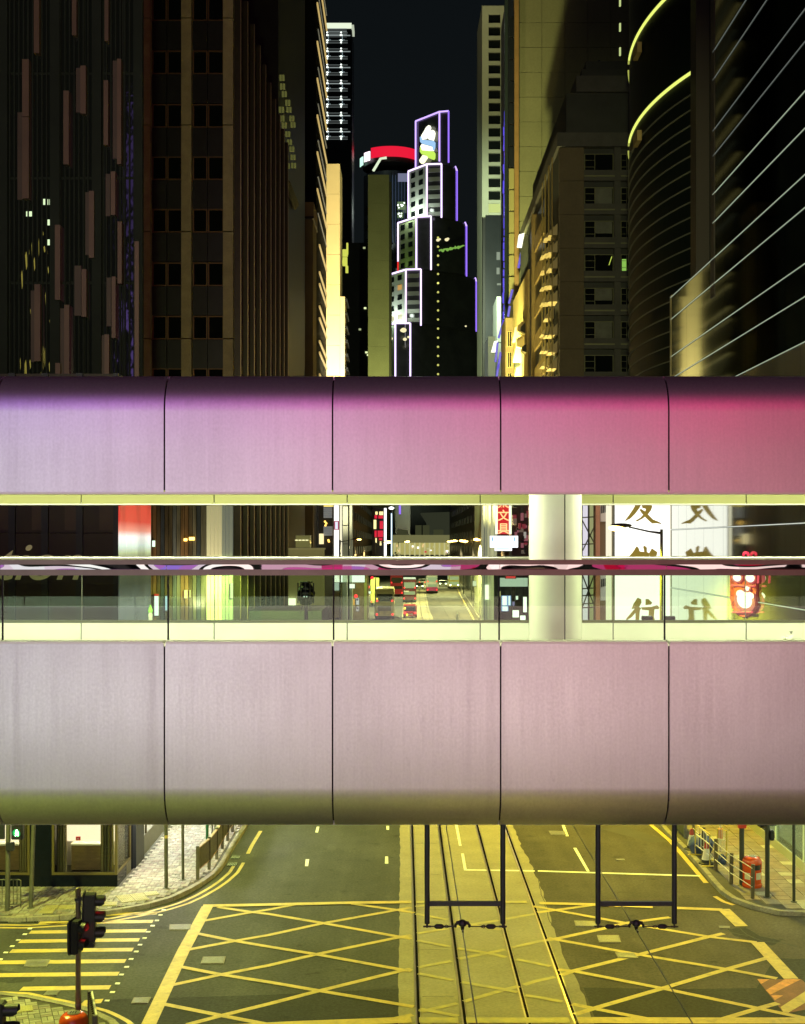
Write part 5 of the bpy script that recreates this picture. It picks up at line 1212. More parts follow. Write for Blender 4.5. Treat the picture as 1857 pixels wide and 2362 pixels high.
for px, py, s in ((1010, 556, .9), (1014, 554, .6), (1030, 555, 1.0), (1033, 553, .7), (1074, 754, .5), (931, 763, 1.5), (928, 763.5, 1.1), (902.5, 782.5, .9), (934, 784, 1.0), (942.5, 779, .7)):
    MB().ell((XX(px, 640), 640-2, ZZ(py, 640)), (s, .3, s*.8), 8, 5).build('window_lamp', E('warm_window_lamp', (1, .9, .5), 1.0), nt_)
# ribbon emblem on the top tier
z, L, Mm, R, O, O2 = plan[0]; nL = Vector((Mm.y-L.y, -(Mm.x-L.x), 0)).normalized()
def on_face(px, py, lift):
    d = Vector(((px-CX)/F, 1, -(py-HY)/F)); base = L+Vector((0, .3, 0))+nL*lift; o = Vector((0, 0, EYE)); t = (base-o).dot(nL)/d.dot(nL); return o+d*t
e1 = lambda x, y: (800+x/5.176, 230+y/5.176)
for q, m_, lf in [([(985,306),(1000,312),(1010,335),(1003,370),(980,410),(955,470),(905,478),(892,455),(900,425),(925,385),(955,330)], E('white_emblem', (1, 1, .78), 1.6), 1.2),
              ([(1030,362),(1050,375),(1060,400),(1055,440),(1040,490),(990,478),(965,455),(985,410),(1010,375)], E('white_emblem', (1, 1, .78), 1.6), 1.0),
              ([(905,530),(1030,565),(1045,612),(900,612),(880,590),(890,550)], E('white_emblem', (1, 1, .8), 1.6), 1.0),
              ([(880,450),(892,440),(905,478),(1040,492),(1060,515),(1058,570),(1045,608),(1035,598),(1030,560),(905,527),(884,505)], E('blue_emblem', (.36, .62, .92), 1.0), 1.6),
              ([(884,562),(898,605),(1040,618),(1060,645),(1058,700),(1045,720),(1030,716),(980,695),(960,668),(900,652),(880,620)], E('lime_emblem', (.60, .92, .12), 1.0), 1.6),
              ([(915,660),(960,672),(972,692),(925,762),(900,766),(880,748),(873,722)], E('white_emblem', (1, 1, .6), 1.5), 1.3)]:
    MB().ext([on_face(*e1(*a), lf) for a in q], nL*.5).build('emblem', m_, nt_)

# --- right side, far to near
# white windowed tower
wt = empty('white_window_tower', (14, 200, 0), 'slim pale tower with one column of square dark windows', 'tower'); Y = 200.0
pw = M('pale_grey_render', (.34, .37, .30), .7, var=.1, vs=.3)
gx0, gx1 = XX(1112, Y), XX(1163, Y); ztop = ZZ(13, Y)
MB().box(gx0+.02, Y+.6, 0, gx1, Y+9, ztop-.1).build('core', black_m, wt)
MB().prism([(gx0, Y+.0), (gx0, Y+.6), (XX(1100.5, 211), 211), (XX(1100.5, 211)-.02, 210.6)], 0, ztop).build('side_wall', pw, wt)
rows = [31.6+29.15*i for i in range(16)]
xa, xb = XX(1127, Y), XX(1154.5, Y)
MB().box(gx0+.01, Y, ZZ(500, Y), xa, Y+.58, ztop).build('wall_strip', pw, wt)
MB().box(xb, Y, ZZ(497, Y), gx1, Y+.58, ztop).build('wall_strip', pw, wt)
lasty = 13
for i, y in enumerate(rows):
    MB().box(xa+.003, Y, ZZ(y, Y), xb-.003, Y+.57, ZZ(lasty, Y)).build('wall_band', pw, wt); lasty = y+21.5
    lit = i == 15
    MB().box(xa+.003, Y+.40, ZZ(y+21.5, Y)+.01, xb-.003, Y+.45, ZZ(y, Y)-.01).build('window', E('green_lit_window', (.60, .72, .22), .9) if lit else dark_pane, wt)
MB().box(xa+.003, Y, ZZ(497, Y), xb-.003, Y+.57, ZZ(lasty, Y)).build('wall_band', pw, wt)
spot('facade_flood_or_fill', (5, 172, 50), (13.5, 203, 52), 70000, (.80, .95, .62), 80, .7, .5)
spot('facade_flood_or_fill', (4.5, 178, 22), (13, 204, 26), 22000, (.85, .92, .40), 80, .7, .5)
MB().box(gx0+.5, Y-.4, 0, gx1, Y, ZZ(497, Y)-.1).build('lower_wall', dark_blue, wt)
for a, b, c_, d_ in ((1145, 1153, 583, 601), (1145, 1152, 619, 634), (1146, 1160, 655, 659)):
    MB().box(XX(a, Y), Y-.5, ZZ(d_, Y), XX(b, Y), Y-.41, ZZ(c_, Y)).build('lit_window_or_reflection', E('dim_lit_window', (.35, .42, .34), .5), wt)
# pale wedge buildings below it
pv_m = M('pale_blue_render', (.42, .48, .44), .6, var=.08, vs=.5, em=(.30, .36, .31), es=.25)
for (a, b, s, top, top2, Yb, lab) in ((1146, 1161.5, 1134, 684, 722, 190.0, 'upper pale wedge roofed block beside the blue neon reflection'), (1126, 1142, 1117, 776, 810, 180.0, 'lower pale wedge roofed block left of the white slanted sign')):
    e = empty('pale_block', (XX((a+b)/2, Yb), Yb, 0), lab, 'building', 'small pale blocks in the street')
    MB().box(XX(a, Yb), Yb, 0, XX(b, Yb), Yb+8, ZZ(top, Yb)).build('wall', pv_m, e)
    y2 = Yb*(HY-top)/(HY-top2)
    MB().prism([(XX(a, Yb)-.005, Yb), (XX(a, Yb)-.005, Yb+.1), (XX(s, y2), y2), (XX(s, y2)-.05, y2)], 0, ZZ(top, Yb)).build('side_wall', pw, e)
    MB().box(XX(a, Yb), Yb-.05, ZZ(top+22, Yb), XX(b, Yb), Yb-.002, ZZ(top+19, Yb)).build('sill_band', M('white_band', (.6, .65, .6), .5), e)
# glass building; tower neon mirrored in it is built as glowing segments
gb = empty('neon_reflection_building', (13, 156, 0), 'narrow dark glass building edged by a broken vertical blue neon reflection', 'building')
MB().box(XX(1165, 163), 150.5, 0, 15.5, 163, 95).build('wall', dark_blue, gb)
rnd = random.Random(2); blue_refl = E('blue_neon_reflection', (.10, .07, .85), .95); wl = E('white_reflection', (.55, .75, .68), .55)
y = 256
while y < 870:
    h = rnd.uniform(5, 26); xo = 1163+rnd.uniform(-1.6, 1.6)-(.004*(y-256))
    MB().box(XX(xo-1.6, 163), 162.6, ZZ(y+h, 162.6), XX(xo+1.7, 163), 162.98, ZZ(y, 162.6)).build('reflection_segment', blue_refl, gb); y += h+rnd.uniform(0, 5)
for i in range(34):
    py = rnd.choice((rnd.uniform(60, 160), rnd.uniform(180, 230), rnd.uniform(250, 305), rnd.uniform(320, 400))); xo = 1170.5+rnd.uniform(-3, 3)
    MB().box(XX(xo-.8, 160), 159.7, ZZ(py+rnd.uniform(2, 9), 160), XX(xo+.8, 160), 159.9, ZZ(py, 160)).build('reflection_glint', wl, gb)  # small reflections in the glass, built as glowing boxes
MB().box(XX(1166, 158), 158.9, 0, XX(1176, 158), 159.6, 94).build('teal_panel', M('teal_glass', (.03, .045, .045), .2, .3), gb)
# big blank olive wall
bw = empty('blank_wall_tower', (20, 150, 0), 'huge plain olive panelled wall of a windowless tower', 'tower'); Y = 150.0
MB().box(XX(1186, Y), Y+.35, 0, 30, Y+20, 78).build('core', dark_wall, bw)
wall_p = M('olive_wall_panel', (.165, .165, .088), .75, var=.10, vs=.25, var2=.08, vs2=4)
nx, pxs = 5, [1197+i*53 for i in range(6)]
zy = [-120+i*57.3 for i in range(18)]
for i in range(5):
    for j in range(17):
        MB().box(XX(pxs[i], Y)+.02, Y+random.uniform(0, .02), ZZ(zy[j+1], Y)+.025, XX(pxs[i+1], Y)-.02, Y+.34, ZZ(zy[j], Y)-.025).build('wall_panel', wall_p, bw)
MB().box(XX(1186, Y), Y-.5, 0, XX(1196, Y), Y+.3, 78).build('corner_pier', M('orange_brown_pier', (.24, .14, .05), .7, var=.15, vs=1), bw)
ywin = M('olive_window_band', (.22, .20, .08), .5, em=(.30, .28, .06), es=.22)
for j in range(17):
    y0 = 40+j*50; MB().box(XX(1174, Y), Y-.2, ZZ(y0+46, Y), XX(1185.5, Y), Y+.3, ZZ(y0, Y)).build('window_band', ywin if j > 6 else dark_blue, bw)
spot('facade_flood_or_fill', (8.2, 128, 24), (14.8, 150, 48), 95000, (.93, .92, .34), 95, 1, .4)
# parade of flats with hooded air conditioners
fl = empty('hooded_flats', (16, 112, 0), 'grey block of flats with wide windows and rows of lit hooded ledges', 'building'); Y = 104.0
fx0, fx1 = XX(1290, Y), XX(1462, Y); ftop = ZZ(340, Y)
grey_w = M('grey_flat_wall', (.075, .075, .060), .7, var=.2, vs=.8); brown_w = M('brown_flat_wall', (.125, .100, .052), .75, var=.15, vs=.5, var2=.1, vs2=5); dark_w = M('dark_flat_wall', (.04, .045, .035), .7, var=.2, vs=.6)
MB().box(fx0+.06, Y+.4, 0, fx1+3, 139, ftop).build('core', dark_w, fl)
for j in range(12):
    z1 = ZZ(340+j*77.5, Y); z0 = ZZ(340+(j+1)*77.5, Y)
    MB().box(fx0, Y, z0+.02, XX(1347, Y), Y+.39, z1-.01).build('wall_panel', brown_w, fl)
    MB().box(XX(1347, Y)+.01, Y-.10, z0+.01, fx1, Y+.39, z0+.86).build('spandrel', grey_w, fl)
    MB().box(XX(1417, Y), Y-.05, z0+.861, XX(1432, Y), Y+.39, z1-.0).build('pier', grey_w, fl)
MB().box(fx0-.2, Y-.3, ftop, fx1+3, 139, ftop+1.1).build('parapet', grey_w, fl)
MB().box(XX(1310, Y), Y+1, ftop+1.1, fx1+3, 132, ZZ(205, Y)).build('roof_storey', dark_w, fl)
MB().box(XX(1338, Y)-.2, Y+.6, ZZ(205, Y), fx1+3, 130, ZZ(168, Y)).build('roof_parapet', grey_w, fl)
MB().box(XX(1354, Y), Y+3, ZZ(168, Y), fx1+2, 128, ZZ(128, Y)).build('penthouse', dark_w, fl)
MB().box(XX(1366, Y), Y+3.5, ZZ(128, Y), fx1+2, 126, ZZ(104, Y)).build('tank_house', dark_w, fl)
MB().tube([(XX(1404, Y), Y+5, ZZ(104, Y)), (XX(1404, Y), Y+5, ZZ(86, Y))], .12).build('mast', dark_st, fl)
winf = M('olive_window_frame', (.20, .21, .10), .5, .3); blind = M('window_blind', (.13, .14, .10), .6, var=.25, vs=1.5)
for j in range(11):
    zt = ZZ(353+j*77.5, Y); zb_ = ZZ(405+j*77.5, Y)
    for a, b in ((1349, 1416), (1433, 1461)):
        w = window(fl, XX(a, Y), XX(b, Y), zb_, zt, Y+.3, winf, dark_pane, vx=(.36,) if a < 1400 else (.5,), hz=((0, .42), (0, .72)), fw=.05, dp=.12)
        MB().box(XX(a, Y)-.05, Y-.16, zb_-.12, XX(b, Y)+.05, Y+.2, zb_-.01).build('sill', winf, w)
        if a < 1400 and j in (1, 2, 4, 5): MB().box(XX(a+25, Y), Y+.265, zb_+(zt-zb_)*(.1 if j in (1, 5) else .45), XX(b-3, Y), Y+.275, zt-.06).build('blind', blind, w)
MB().box(XX(1436, Y), Y+.262, ZZ(638, Y), XX(1446, Y), Y+.27, ZZ(596, Y)).build('lit_window_or_reflection', E('green_lamp_window', (.30, .62, .10), .8), fl)
MB().ext([(XX(1405, Y), Y+.2, ZZ(610, Y)), (XX(1406.5, Y), Y+.2, ZZ(610, Y)), (XX(1413, Y), Y+.2, ZZ(591, Y)), (XX(1411.5, Y), Y+.2, ZZ(590, Y))], (0, .03, 0)).build('tube_lamp', E('green_tube', (.6, .75, .10), 1), fl)
hood_m = M('cream_hood', (.62, .50, .24), .6); rail_m2 = M('ochre_rail', (.36, .27, .08), .6)
FX = fx0; zc_ = lambda z: z
for c in range(3):
    yy = Y+1.0+c*2.6
    for s in (0, 1): MB().tube([(FX-.45, yy+s*2.2, 2), (FX-.45, yy+s*2.2, ftop-.5)], .05, 6).build('ledge_rail', rail_m2, fl)
    for j in range(13):
        z = 3.2+j*2.69-c*.9
        for hh in ((0, 1.3) if (j+c) % 3 else (0,)):
            if z+hh > ftop-.5-c*.2: continue
            zb2 = z+hh
            MB().ext([(FX-.02, yy, zb2), (FX-.75, yy, zb2), (FX-.62, yy, zb2+.30), (FX-.02, yy, zb2+.95)], (0, 1.9, 0)).build('hood', hood_m, fl)
st_w = M('ochre_street_wall', (.32, .23, .075), .7, var=.2, vs=.8); dk_band = M('dark_window_band', (.02, .022, .015), .3)
MB().box(FX-.15, Y+9, 0, FX-.0, 128, ftop-1.5).build('side_wall', dk_band, fl)
for j in range(13): MB().box(FX-.30, Y+9.2, 1+j*3.05, FX-.16, 121, 2.4+j*3.05).build('side_band', st_w, fl)
MB().box(FX-.45, 121.2, 0, FX+.0, 122.0, ftop-1).build('side_pier', st_w, fl); MB().box(FX-.4, 122.1, 0, FX+.0, 124, ftop-2).build('dark_pier', black_m, fl)
# ochre shop houses further up the right side
oh = empty('ochre_shophouse', (14, 132, 0), 'ochre lit old shophouse crowded with slanted signs and window units', 'building')
MB().box(FX-.55, 124.2, 0, FX+4, 141, ZZ(640, 128)).build('wall', st_w, oh)
rnd = random.Random(21); cr_m = M('cream_unit', (.62, .48, .20), .6)
for k in range(46):
    y = rnd.uniform(124.6, 140); z = rnd.uniform(11, 34*(1-(y-124)/60)); w, h, d = rnd.uniform(.5, 1.4), rnd.uniform(.5, 1.6), rnd.uniform(.25, .8)
    if z > ZZ(650, 128): continue
    MB().ext([(FX-.56, y, z), (FX-.56-d, y, z+h*.2), (FX-.56-d, y, z+h*.6), (FX-.56, y, z+h)], (0, w, 0)).build('wall_unit', rnd.choice((cr_m, cr_m, rail_m2, dk_band)), oh)
for i in range(9): MB().ext([(FX-.6, 126+i*.6, 14+i*2.1), (FX-1.5, 126+i*.6, 14+i*2.1), (FX-1.2, 126+i*.6, 15.5+i*2.1), (FX-.6, 126+i*.6, 15.8+i*2.1)], (0, .15, 0)).build('sign_board', cr_m, oh)
bh = empty('brown_shophouse', (12.5, 143, 0), 'low brown building with small dark windows beneath the blue neon reflection', 'building')
MB().box(XX(1166, 143), 143, 0, XX(1200, 143), 149, ZZ(733, 143)).build('wall', M('brown_street_wall', (.15, .10, .035), .7, var=.2, vs=.8), bh)
for j in range(6):
    for i in range(2): window(bh, XX(1170+i*13, 143), XX(1181+i*13, 143), ZZ(800+j*48, 143), ZZ(764+j*48, 143), 142.99, st_w, dark_pane, fw=.06, vx=(.5,))
for pts, lab in (([(1197, 541), (1210, 537), (1204, 570), (1193, 569)], 'upper slanted white lit sign high over the ochre shophouse'), ([(1140, 787), (1149, 785), (1144, 812), (1133, 812)], 'lower slanted white lit sign beside the pale wedge block')):
    yy = 124 if pts[0][0] > 1160 else 160
    e = empty('lit_sign', P(sum(p[0] for p in pts)/4, sum(p[1] for p in pts)/4, yy), lab, 'sign', 'slanted white lit signs')
    MB().ext([P(*p, yy) for p in pts], (0, .4, 0)).build('panel', E('white_sign_face', (1, 1, .80), 1.5), e)
    MB().tube([P(pts[1][0], pts[1][1]+4, yy+.2), P(pts[1][0]+8, pts[1][1]+6, yy+.2)], .06, 6).build('bracket', dark_st, e)
bn = empty('neon_reflections', P(1150, 800, 150), 'blue violet neon reflection strips zigzagging under the pale blocks', 'neon sign')
bn2 = E('violet_blue_reflection', (.12, .08, .80), .8)  # blue neon reflections, built as glowing tubes
for a, b in (((1161, 742), (1150, 780)), ((1148, 790), (1143, 835)), ((1155, 812), (1149, 850)), ((1150, 840), (1146, 868)), ((1182, 668), (1174, 700)), ((1176, 706), (1172, 730)), ((1204, 576), (1196, 618))):
    MB().tube([P(*a, 150 if a[0] < 1165 else 141.8), P(*b, 150 if a[0] < 1165 else 141.8)], .13, 6).build('neon_tube', bn2, bn)  # not real tubes: they stand in for blue neon reflections
# curved tower with fine ledges
cv = empty('curved_tower', (17, 74, 0), 'dark curved tower ringed with thin ledges and two glowing lime arcs near the top', 'tower')
pr = XX(1626, 68), 68.0; R_ = 40.0; a_end = math.radians(20)
cur = []
for i in range(29):
    t = a_end*(1-1.5*i/22.0)                      # heading swings from 20 degrees left of the street to straight up it and beyond
    cur.append(t)
pts = [Vector((pr[0], pr[1], 0))]
for t in cur[:-1]:
    s_ = 14.7/22; pts.append(pts[-1]+Vector((-math.sin(t)*s_, math.cos(t)*s_, 0)))
MB().prism([p.xy for p in pts]+[(34, pts[-1].y), (34, pts[0].y)], 0, 75).build('wall', M('curved_black_glass', (.005, .009, .007), .5, spec=.2, bump=.1, bs=.5), cv)
ledge_m = M('grey_ledge', (.20, .21, .145), .5, .2)
inw = lambda p, q, w: Vector((-(q-p).y, (q-p).x, 0)).normalized()*w
def ring(z, h, w, mat, name, i0=0, i1=None):
    s_ = pts[i0:i1]; o = [p+inw(p, (s_+[p+(p-s_[k-1])])[k+1] if k+1 < len(s_) else p+(p-s_[k-1]), w) for k, p in enumerate(s_)]
    return MB().prism([p.xy for p in s_]+[p.xy for p in reversed(o)], z, z+h).build(name, mat, cv)
for j in range(37): ring(5.1+j*.815, .045, .09, ledge_m, 'ledge')
arc_e = E('lime_arc_light', (.72, .80, .16), 1.25); arc_d = E('lime_arc_dim', (.50, .55, .10), .75)
z_arc = EYE+(HY-88)*pts[0].y/F
for dz in (0, 5.15): 
    for k in range(0, 21): ring(z_arc-1.45+dz, .14, .10, arc_e if k < 20 else arc_d, 'arc_light', k, k+2)
    for k in range(23, 28): ring(z_arc-1.45+dz, .14, .10, arc_d, 'arc_light', k, k+2)
    q = pts[13]; MB().box(q.x-.35, q.y-.6, z_arc-2.9+dz, q.x-.08, q.y+.8, z_arc-2.3+dz).build('sign_plate', rail_m2, cv)
MB().box(XX(1611, 66), 66.5, 0, XX(1642, 66), 67.8, 75).build('end_pier', M('brown_black_pier', (.035, .028, .020), .5), cv)
for py in (4, 62, 118): MB().box(XX(1429, 103), 103, ZZ(py+9, 103), XX(1432.5, 103), 103.2, ZZ(py-9, 103)).build('slot_light', E('lime_slot_light', (.6, .72, .28), .9), cv)
# mirror glass block on the right with white ledge lines
mg = empty('mirror_glass_block', (20, 45, 0), 'dark mirror glass block with long slanting white ledge lines, shop lit at street level', 'building')
mgm = M('dark_mirror_glass', (.040, .050, .048), .05, 1.0, bump=.05, bs=.25)
mgm.node_tree.nodes['Principled BSDF'].inputs['Specular Tint'].default_value = (.62, .68, .64, 1)
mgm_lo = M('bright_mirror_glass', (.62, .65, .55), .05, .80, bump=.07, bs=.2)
MB().box(RX+.12, 20, 4.2, 40, 53.8, 85).build('core', black_m, mg)
MB().box(RX+.12, 53.8, 4.2, 40, 62.15, ZZ(683, 62.2)).build('core', black_m, mg)
def slope_z(x0, y0, x1, y1): return EYE+RX*((y0-y1)/(x1-x0))
zl = [EYE+RX*k for k in (1.75, 1.58, 1.49, 1.326, 1.245, 1.122, 1.03, .915, .833, .694, .612, .50, .05, -.166)]
zl_hi = sorted(zl)
ys_p = [20+i*1.68 for i in range(26)]
def zbands(): 
    b = [4.2]+zl_hi+[60]; return list(zip(b, b[1:]))
for z0, z1 in zbands():
    for a in ys_p:
        b = min(a+1.68, 62.2)
        if z0 > 22 and a > 52.8: continue
        if z0 > 22 and b > 53.9: b = 53.9
        if z0 > 30: continue
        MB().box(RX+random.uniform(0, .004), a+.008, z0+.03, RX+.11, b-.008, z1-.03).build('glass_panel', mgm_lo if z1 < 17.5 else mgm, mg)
MB().box(RX, 20, 30.03, RX+.11, 53.9, 85).build('upper_glass', mgm, mg)
MB().box(RX-.01, 61.9, 4.2, RX+.4, 62.24, ZZ(683, 62.2)).build('end_trim', M('yellow_end_trim', (.36, .30, .12), .4), mg)
MB().box(RX-.02, 53.3, ZZ(690, 54), RX+.4, 54.0, 60).build('tower_pier', M('brown_black_pier', (.035, .028, .020), .5), mg)
line_e = E('white_ledge_light', (.62, .74, .55), .50); line_d = E('dim_ledge_light', (.40, .45, .42), .26); line_b = E('bright_ledge_light', (.86, .92, .80), .9)
for z in zl:
    k = (z-EYE)/RX; end = 53.6 if k > .95 else 62.1
    MB().box(RX-.03, 20, z-.010, RX+.0, end, z+.014).build('ledge_line', line_d if k > 1.2 else (line_b if k < .3 else line_e), mg)
# street level shop
shop_e = E('green_white_interior', (.85, 1.0, .70), 1.3)
MB().box(RX+.30, 25, .43, RX+.40, 60, 4.1).build('shop_back', M('pale_interior', (.6, .7, .48), .6, em=(.55, .72, .34), es=.85), mg)
MB().box(RX-.02, 25, 0, RX+.45, 62, .42).build('shop_plinth', M('pale_stone_plinth', (.40, .42, .33), .3), mg)
for i in range(11):
    y = 26+i*3.1; MB().box(RX, y, .421, RX+.12, y+.10, 4.15).build('mullion', M('pale_mullion', (.5, .6, .4), .4, em=(.5, .65, .3), es=.3), mg)
    if i % 2 == 0: MB().box(RX+.22, y+.4, .7, RX+.26, y+2.3, 3.6).build('lit_poster', shop_e, mg)
    MB().box(RX+.02, y+.11, .43, RX+.035, y+3.09, 4.14).build('pane', sh_glass, mg)
MB().box(RX-.01, 46.5, .425, RX+.29, 48.3, 4.1).build('dark_door', black_m, mg)
MB().box(RX-.02, 25, 4.0, RX+.3, 62, 4.19).build('shop_fascia', black_m, mg)
for y in (30, 36, 42): area('shop_ceiling_light', (RX-.1, y+.5, 3.8), (RX-2.5, y-.5, 0), (3.0, .4), 130, (.85, 1.0, .62))
# big white sign with brown brush characters
SY = 62.0
sg = empty('calligraphy_sign', (XX(1482, SY), SY, 4.5), 'tall white lit signboard with brown brush characters rimmed in yellow', 'sign')
MB().box(XX(1418, SY), SY, 4.6, XX(1546, SY), SY+.5, 18.0).build('light_box', E('white_sign_light', (1, 1, .94), 1.45), sg)
MB().box(XX(1416, SY)-.02, SY-.03, 4.5, XX(1418, SY)-.001, SY+.52, 18.1).build('frame', galv, sg)
ch_m = M('brown_character', (.25, .18, .03), .5, em=(.30, .22, .035), es=.75); ch_y = E('yellow_character_rim', (.95, .90, .12), 1.15)
s1 = lambda x, y: (1330+x/4.616, 1155+y/4.616); s2 = lambda x, y: (1330+x/3.241, 1320+y/3.241)
strokes = [(s1, [(640,-90),(690,-90),(690,30),(665,80),(620,140),(570,190),(520,215),(515,210),(560,150),(600,90),(640,20)]),
           (s1, [(690,35),(790,38),(803,60),(790,100),(760,140),(700,190),(640,222),(628,212),(680,180),(715,140),(735,100),(735,85),(700,78)]),
           (s1, [(680,85),(720,110),(760,150),(810,200),(860,220),(900,240),(895,247),(850,240),(805,243),(770,215),(735,180),(690,130),(670,100)]),
           (s1, [(560,-40),(820,-50),(825,-20),(560,-8)]),
           (s1, [(637,485),(655,500),(670,540),(720,545),(708,490),(722,478),(745,500),(745,545),(770,560),(770,640),(560,640),(560,590),(600,545)]),
           (s1, [(800,508),(858,548),(845,590),(820,640),(790,640),(770,560)]),
           (s2, [(455,190),(480,200),(483,225),(465,260),(480,265),(470,290),(465,365),(440,365),(440,300),(410,335),(370,360),(372,345),(410,300),(435,270),(410,275),(425,235)]),
           (s2, [(515,200),(535,200),(562,225),(555,240),(515,245)]), (s2, [(480,262),(560,258),(600,246),(618,262),(610,275),(580,275),(575,330),(585,365),(535,365),(540,285),(490,280)])]
for fn, q in strokes:
    ps = [P(*fn(*a), SY-.02) for a in q]; cen = sum(ps, Vector())/len(ps)
    MB().ext([cen+(p-cen)*1.09+Vector((-.06, .03, .05)) for p in ps], (0, .014, 0)).build('character_rim', ch_y, sg)
    MB().ext(ps, (0, -.10, 0)).build('character_stroke', ch_m, sg)
# pillar, scaffold and lit panel left of the sign
wb2 = empty('sign_pillar', (XX(1408, 62.3), 62.3, 0), 'narrow cream lit pillar at the left edge of the white sign', 'pillar')
MB().box(XX(1402, 62.3), 62.3, 0, XX(1411, 62.3), 62.9, 17.8).build('lit_face', E('cream_pillar_light', (1, .95, .70), 1.0), wb2)
MB().box(XX(1411, 62.3)+.005, 62.35, 0, XX(1417, 62.3)-.03, 62.9, 17.8).build('ochre_edge', M('ochre_edge', (.45, .33, .10), .5), wb2)
ob = empty('orange_pillar', (XX(1385, 64), 64, 0), 'orange brown painted pillar with small white lettered boards', 'pillar')
MB().box(XX(1374, 64), 64, 0, XX(1384, 64), 64.7, 17.5).build('shaft', M('salmon_paint', (.50, .22, .11), .5, var=.1, vs=2), ob)
MB().box(XX(1384, 64)+.005, 64.2, 0, XX(1401.5, 64), 64.9, 17.5).build('dark_face', M('brown_shaded_face', (.16, .09, .03), .6), ob)
MB().box(XX(1384, 64)+.02, 63.99, ZZ(1385, 64), XX(1402, 64), 64.18, ZZ(1327, 64)).build('white_board', M('lilac_board', (.62, .55, .58), .5), ob)
MB().box(XX(1384, 64)+.02, 63.99, ZZ(1203, 64), XX(1402, 64), 64.18, ZZ(1162, 64)).build('white_board', M('lilac_board', (.62, .50, .40), .5), ob)
for py in (1334, 1164):
    for i in range(4): MB().box(XX(1387+i*4, 64), 63.96, ZZ(py+20-i, 64), XX(1389.3+i*4, 64), 63.988, ZZ(py+2-i, 64)).build('letter_mark', black_m, ob)
lp = empty('lilac_lit_panel', (XX(1350, 72), 72, 0), 'white to lilac glowing wall panel behind the round bridge column', 'panel')
MB().box(XX(1325, 72), 72, 0, XX(1359, 72), 72.4, 15).build('lit_face', E('lilac_light_face', (.80, .76, .85), .9), lp)
MB().box(XX(1359, 72)+.01, 71.8, 0, XX(1373, 72), 72.4, 15).build('olive_strip', M('olive_strip', (.42, .44, .24), .6, em=(.36, .38, .16), es=.6), lp)
sc = empty('scaffold', (XX(1356, 70), 70, 0), 'dark bamboo scaffold with crossed braces in front of the lilac panel', 'scaffold')
for px in (1342, 1358, 1371): MB().tube([(XX(px, 70), 70, 0), (XX(px, 70), 70, 14.5)], .05, 6).build('upright', woody, sc)
for py in (1194, 1256, 1358, 1374, 1393, 1402): MB().tube([(XX(1341, 70), 69.94, ZZ(py, 70)), (XX(1373, 70), 69.94, ZZ(py-2, 70))], .035, 6).build('ledger', woody, sc)
for a, b in (((1343, 1325), (1372, 1400)), ((1372, 1322), (1343, 1402)), ((1343, 1200), (1372, 1255)), ((1344, 1270), (1371, 1215))): MB().tube([P(*a, 69.9), P(*b, 69.9)], .035, 6).build('brace', woody, sc)

# reflection of a red neon sign, built as glowing parts on the mirror glass
rn = empty('red_sign_reflection', (RX-.1, 48.9, 8.2), 'glaring white and red round edged neon sign reflected in the mirror glass wall', 'sign')
def on_wall(px, py, lift=.14): return WX(px, py, RX-lift)
def glow(px, py, rx, ry, lift, mat, name, par):
    c = on_wall(px, py, lift); k = c.y/F; MB().ell(c, (.04, rx*k*c.y/RX*.98, ry*k), 20, 10).build(name, mat, par, smooth=True)
rim_p = E('pink_halo_glow', (1, .12, .22), .8); dim_p = E('dim_red_reflection', (.55, .03, .06), .7); white_n = E('white_reflection_glow', (1, .95, .97), 1.9)
MB().ext([on_wall(*p, .10) for p in [(1684,1318),(1744,1318),(1744,1395),(1735,1412),(1715,1424),(1698,1416),(1688,1400),(1684,1380)]], (.08, 0, 0)).build('red_board', M('dark_red_reflection', (.25, .04, .05), .5, em=(.45, .06, .08), es=.45), rn)
for px, py, rx, ry in ((1700, 1332, 14, 13), (1730, 1333, 14, 14), (1717, 1386, 25, 27), (1724, 1358, 7, 9)): glow(px, py, rx, ry, .17, rim_p, 'pink_halo', rn)  # halos round the glare, put in as pink glowing shapes
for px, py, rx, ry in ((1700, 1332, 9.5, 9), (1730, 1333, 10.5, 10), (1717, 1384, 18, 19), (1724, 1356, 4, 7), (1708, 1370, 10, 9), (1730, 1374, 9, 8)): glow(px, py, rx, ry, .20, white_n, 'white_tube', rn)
for (a, b) in (((1749, 1328), (1748, 1345)), ((1688, 1350), (1740, 1352)), ((1690, 1412), (1735, 1412))): MB().tube([on_wall(*a, .2), on_wall(*b, .2)], .04, 6).build('red_tube_reflection', E('red_reflection_glow', (1, .10, .16), 1.2), rn)
MB().tube([on_wall(1715, 1281), on_wall(1716, 1276), on_wall(1720, 1274), on_wall(1725, 1276), on_wall(1726, 1281)], .05, 6).build('red_ring_reflection', E('ring_reflection_glow', (1, .05, .1), 1.2), rn)

spot('tower_fill_spot', (10, 605, 16), (8, 650, 50), 60000, (.90, 1.0, .70), 75, 1, 1)  # added spot that lifts the black base of the neon tower
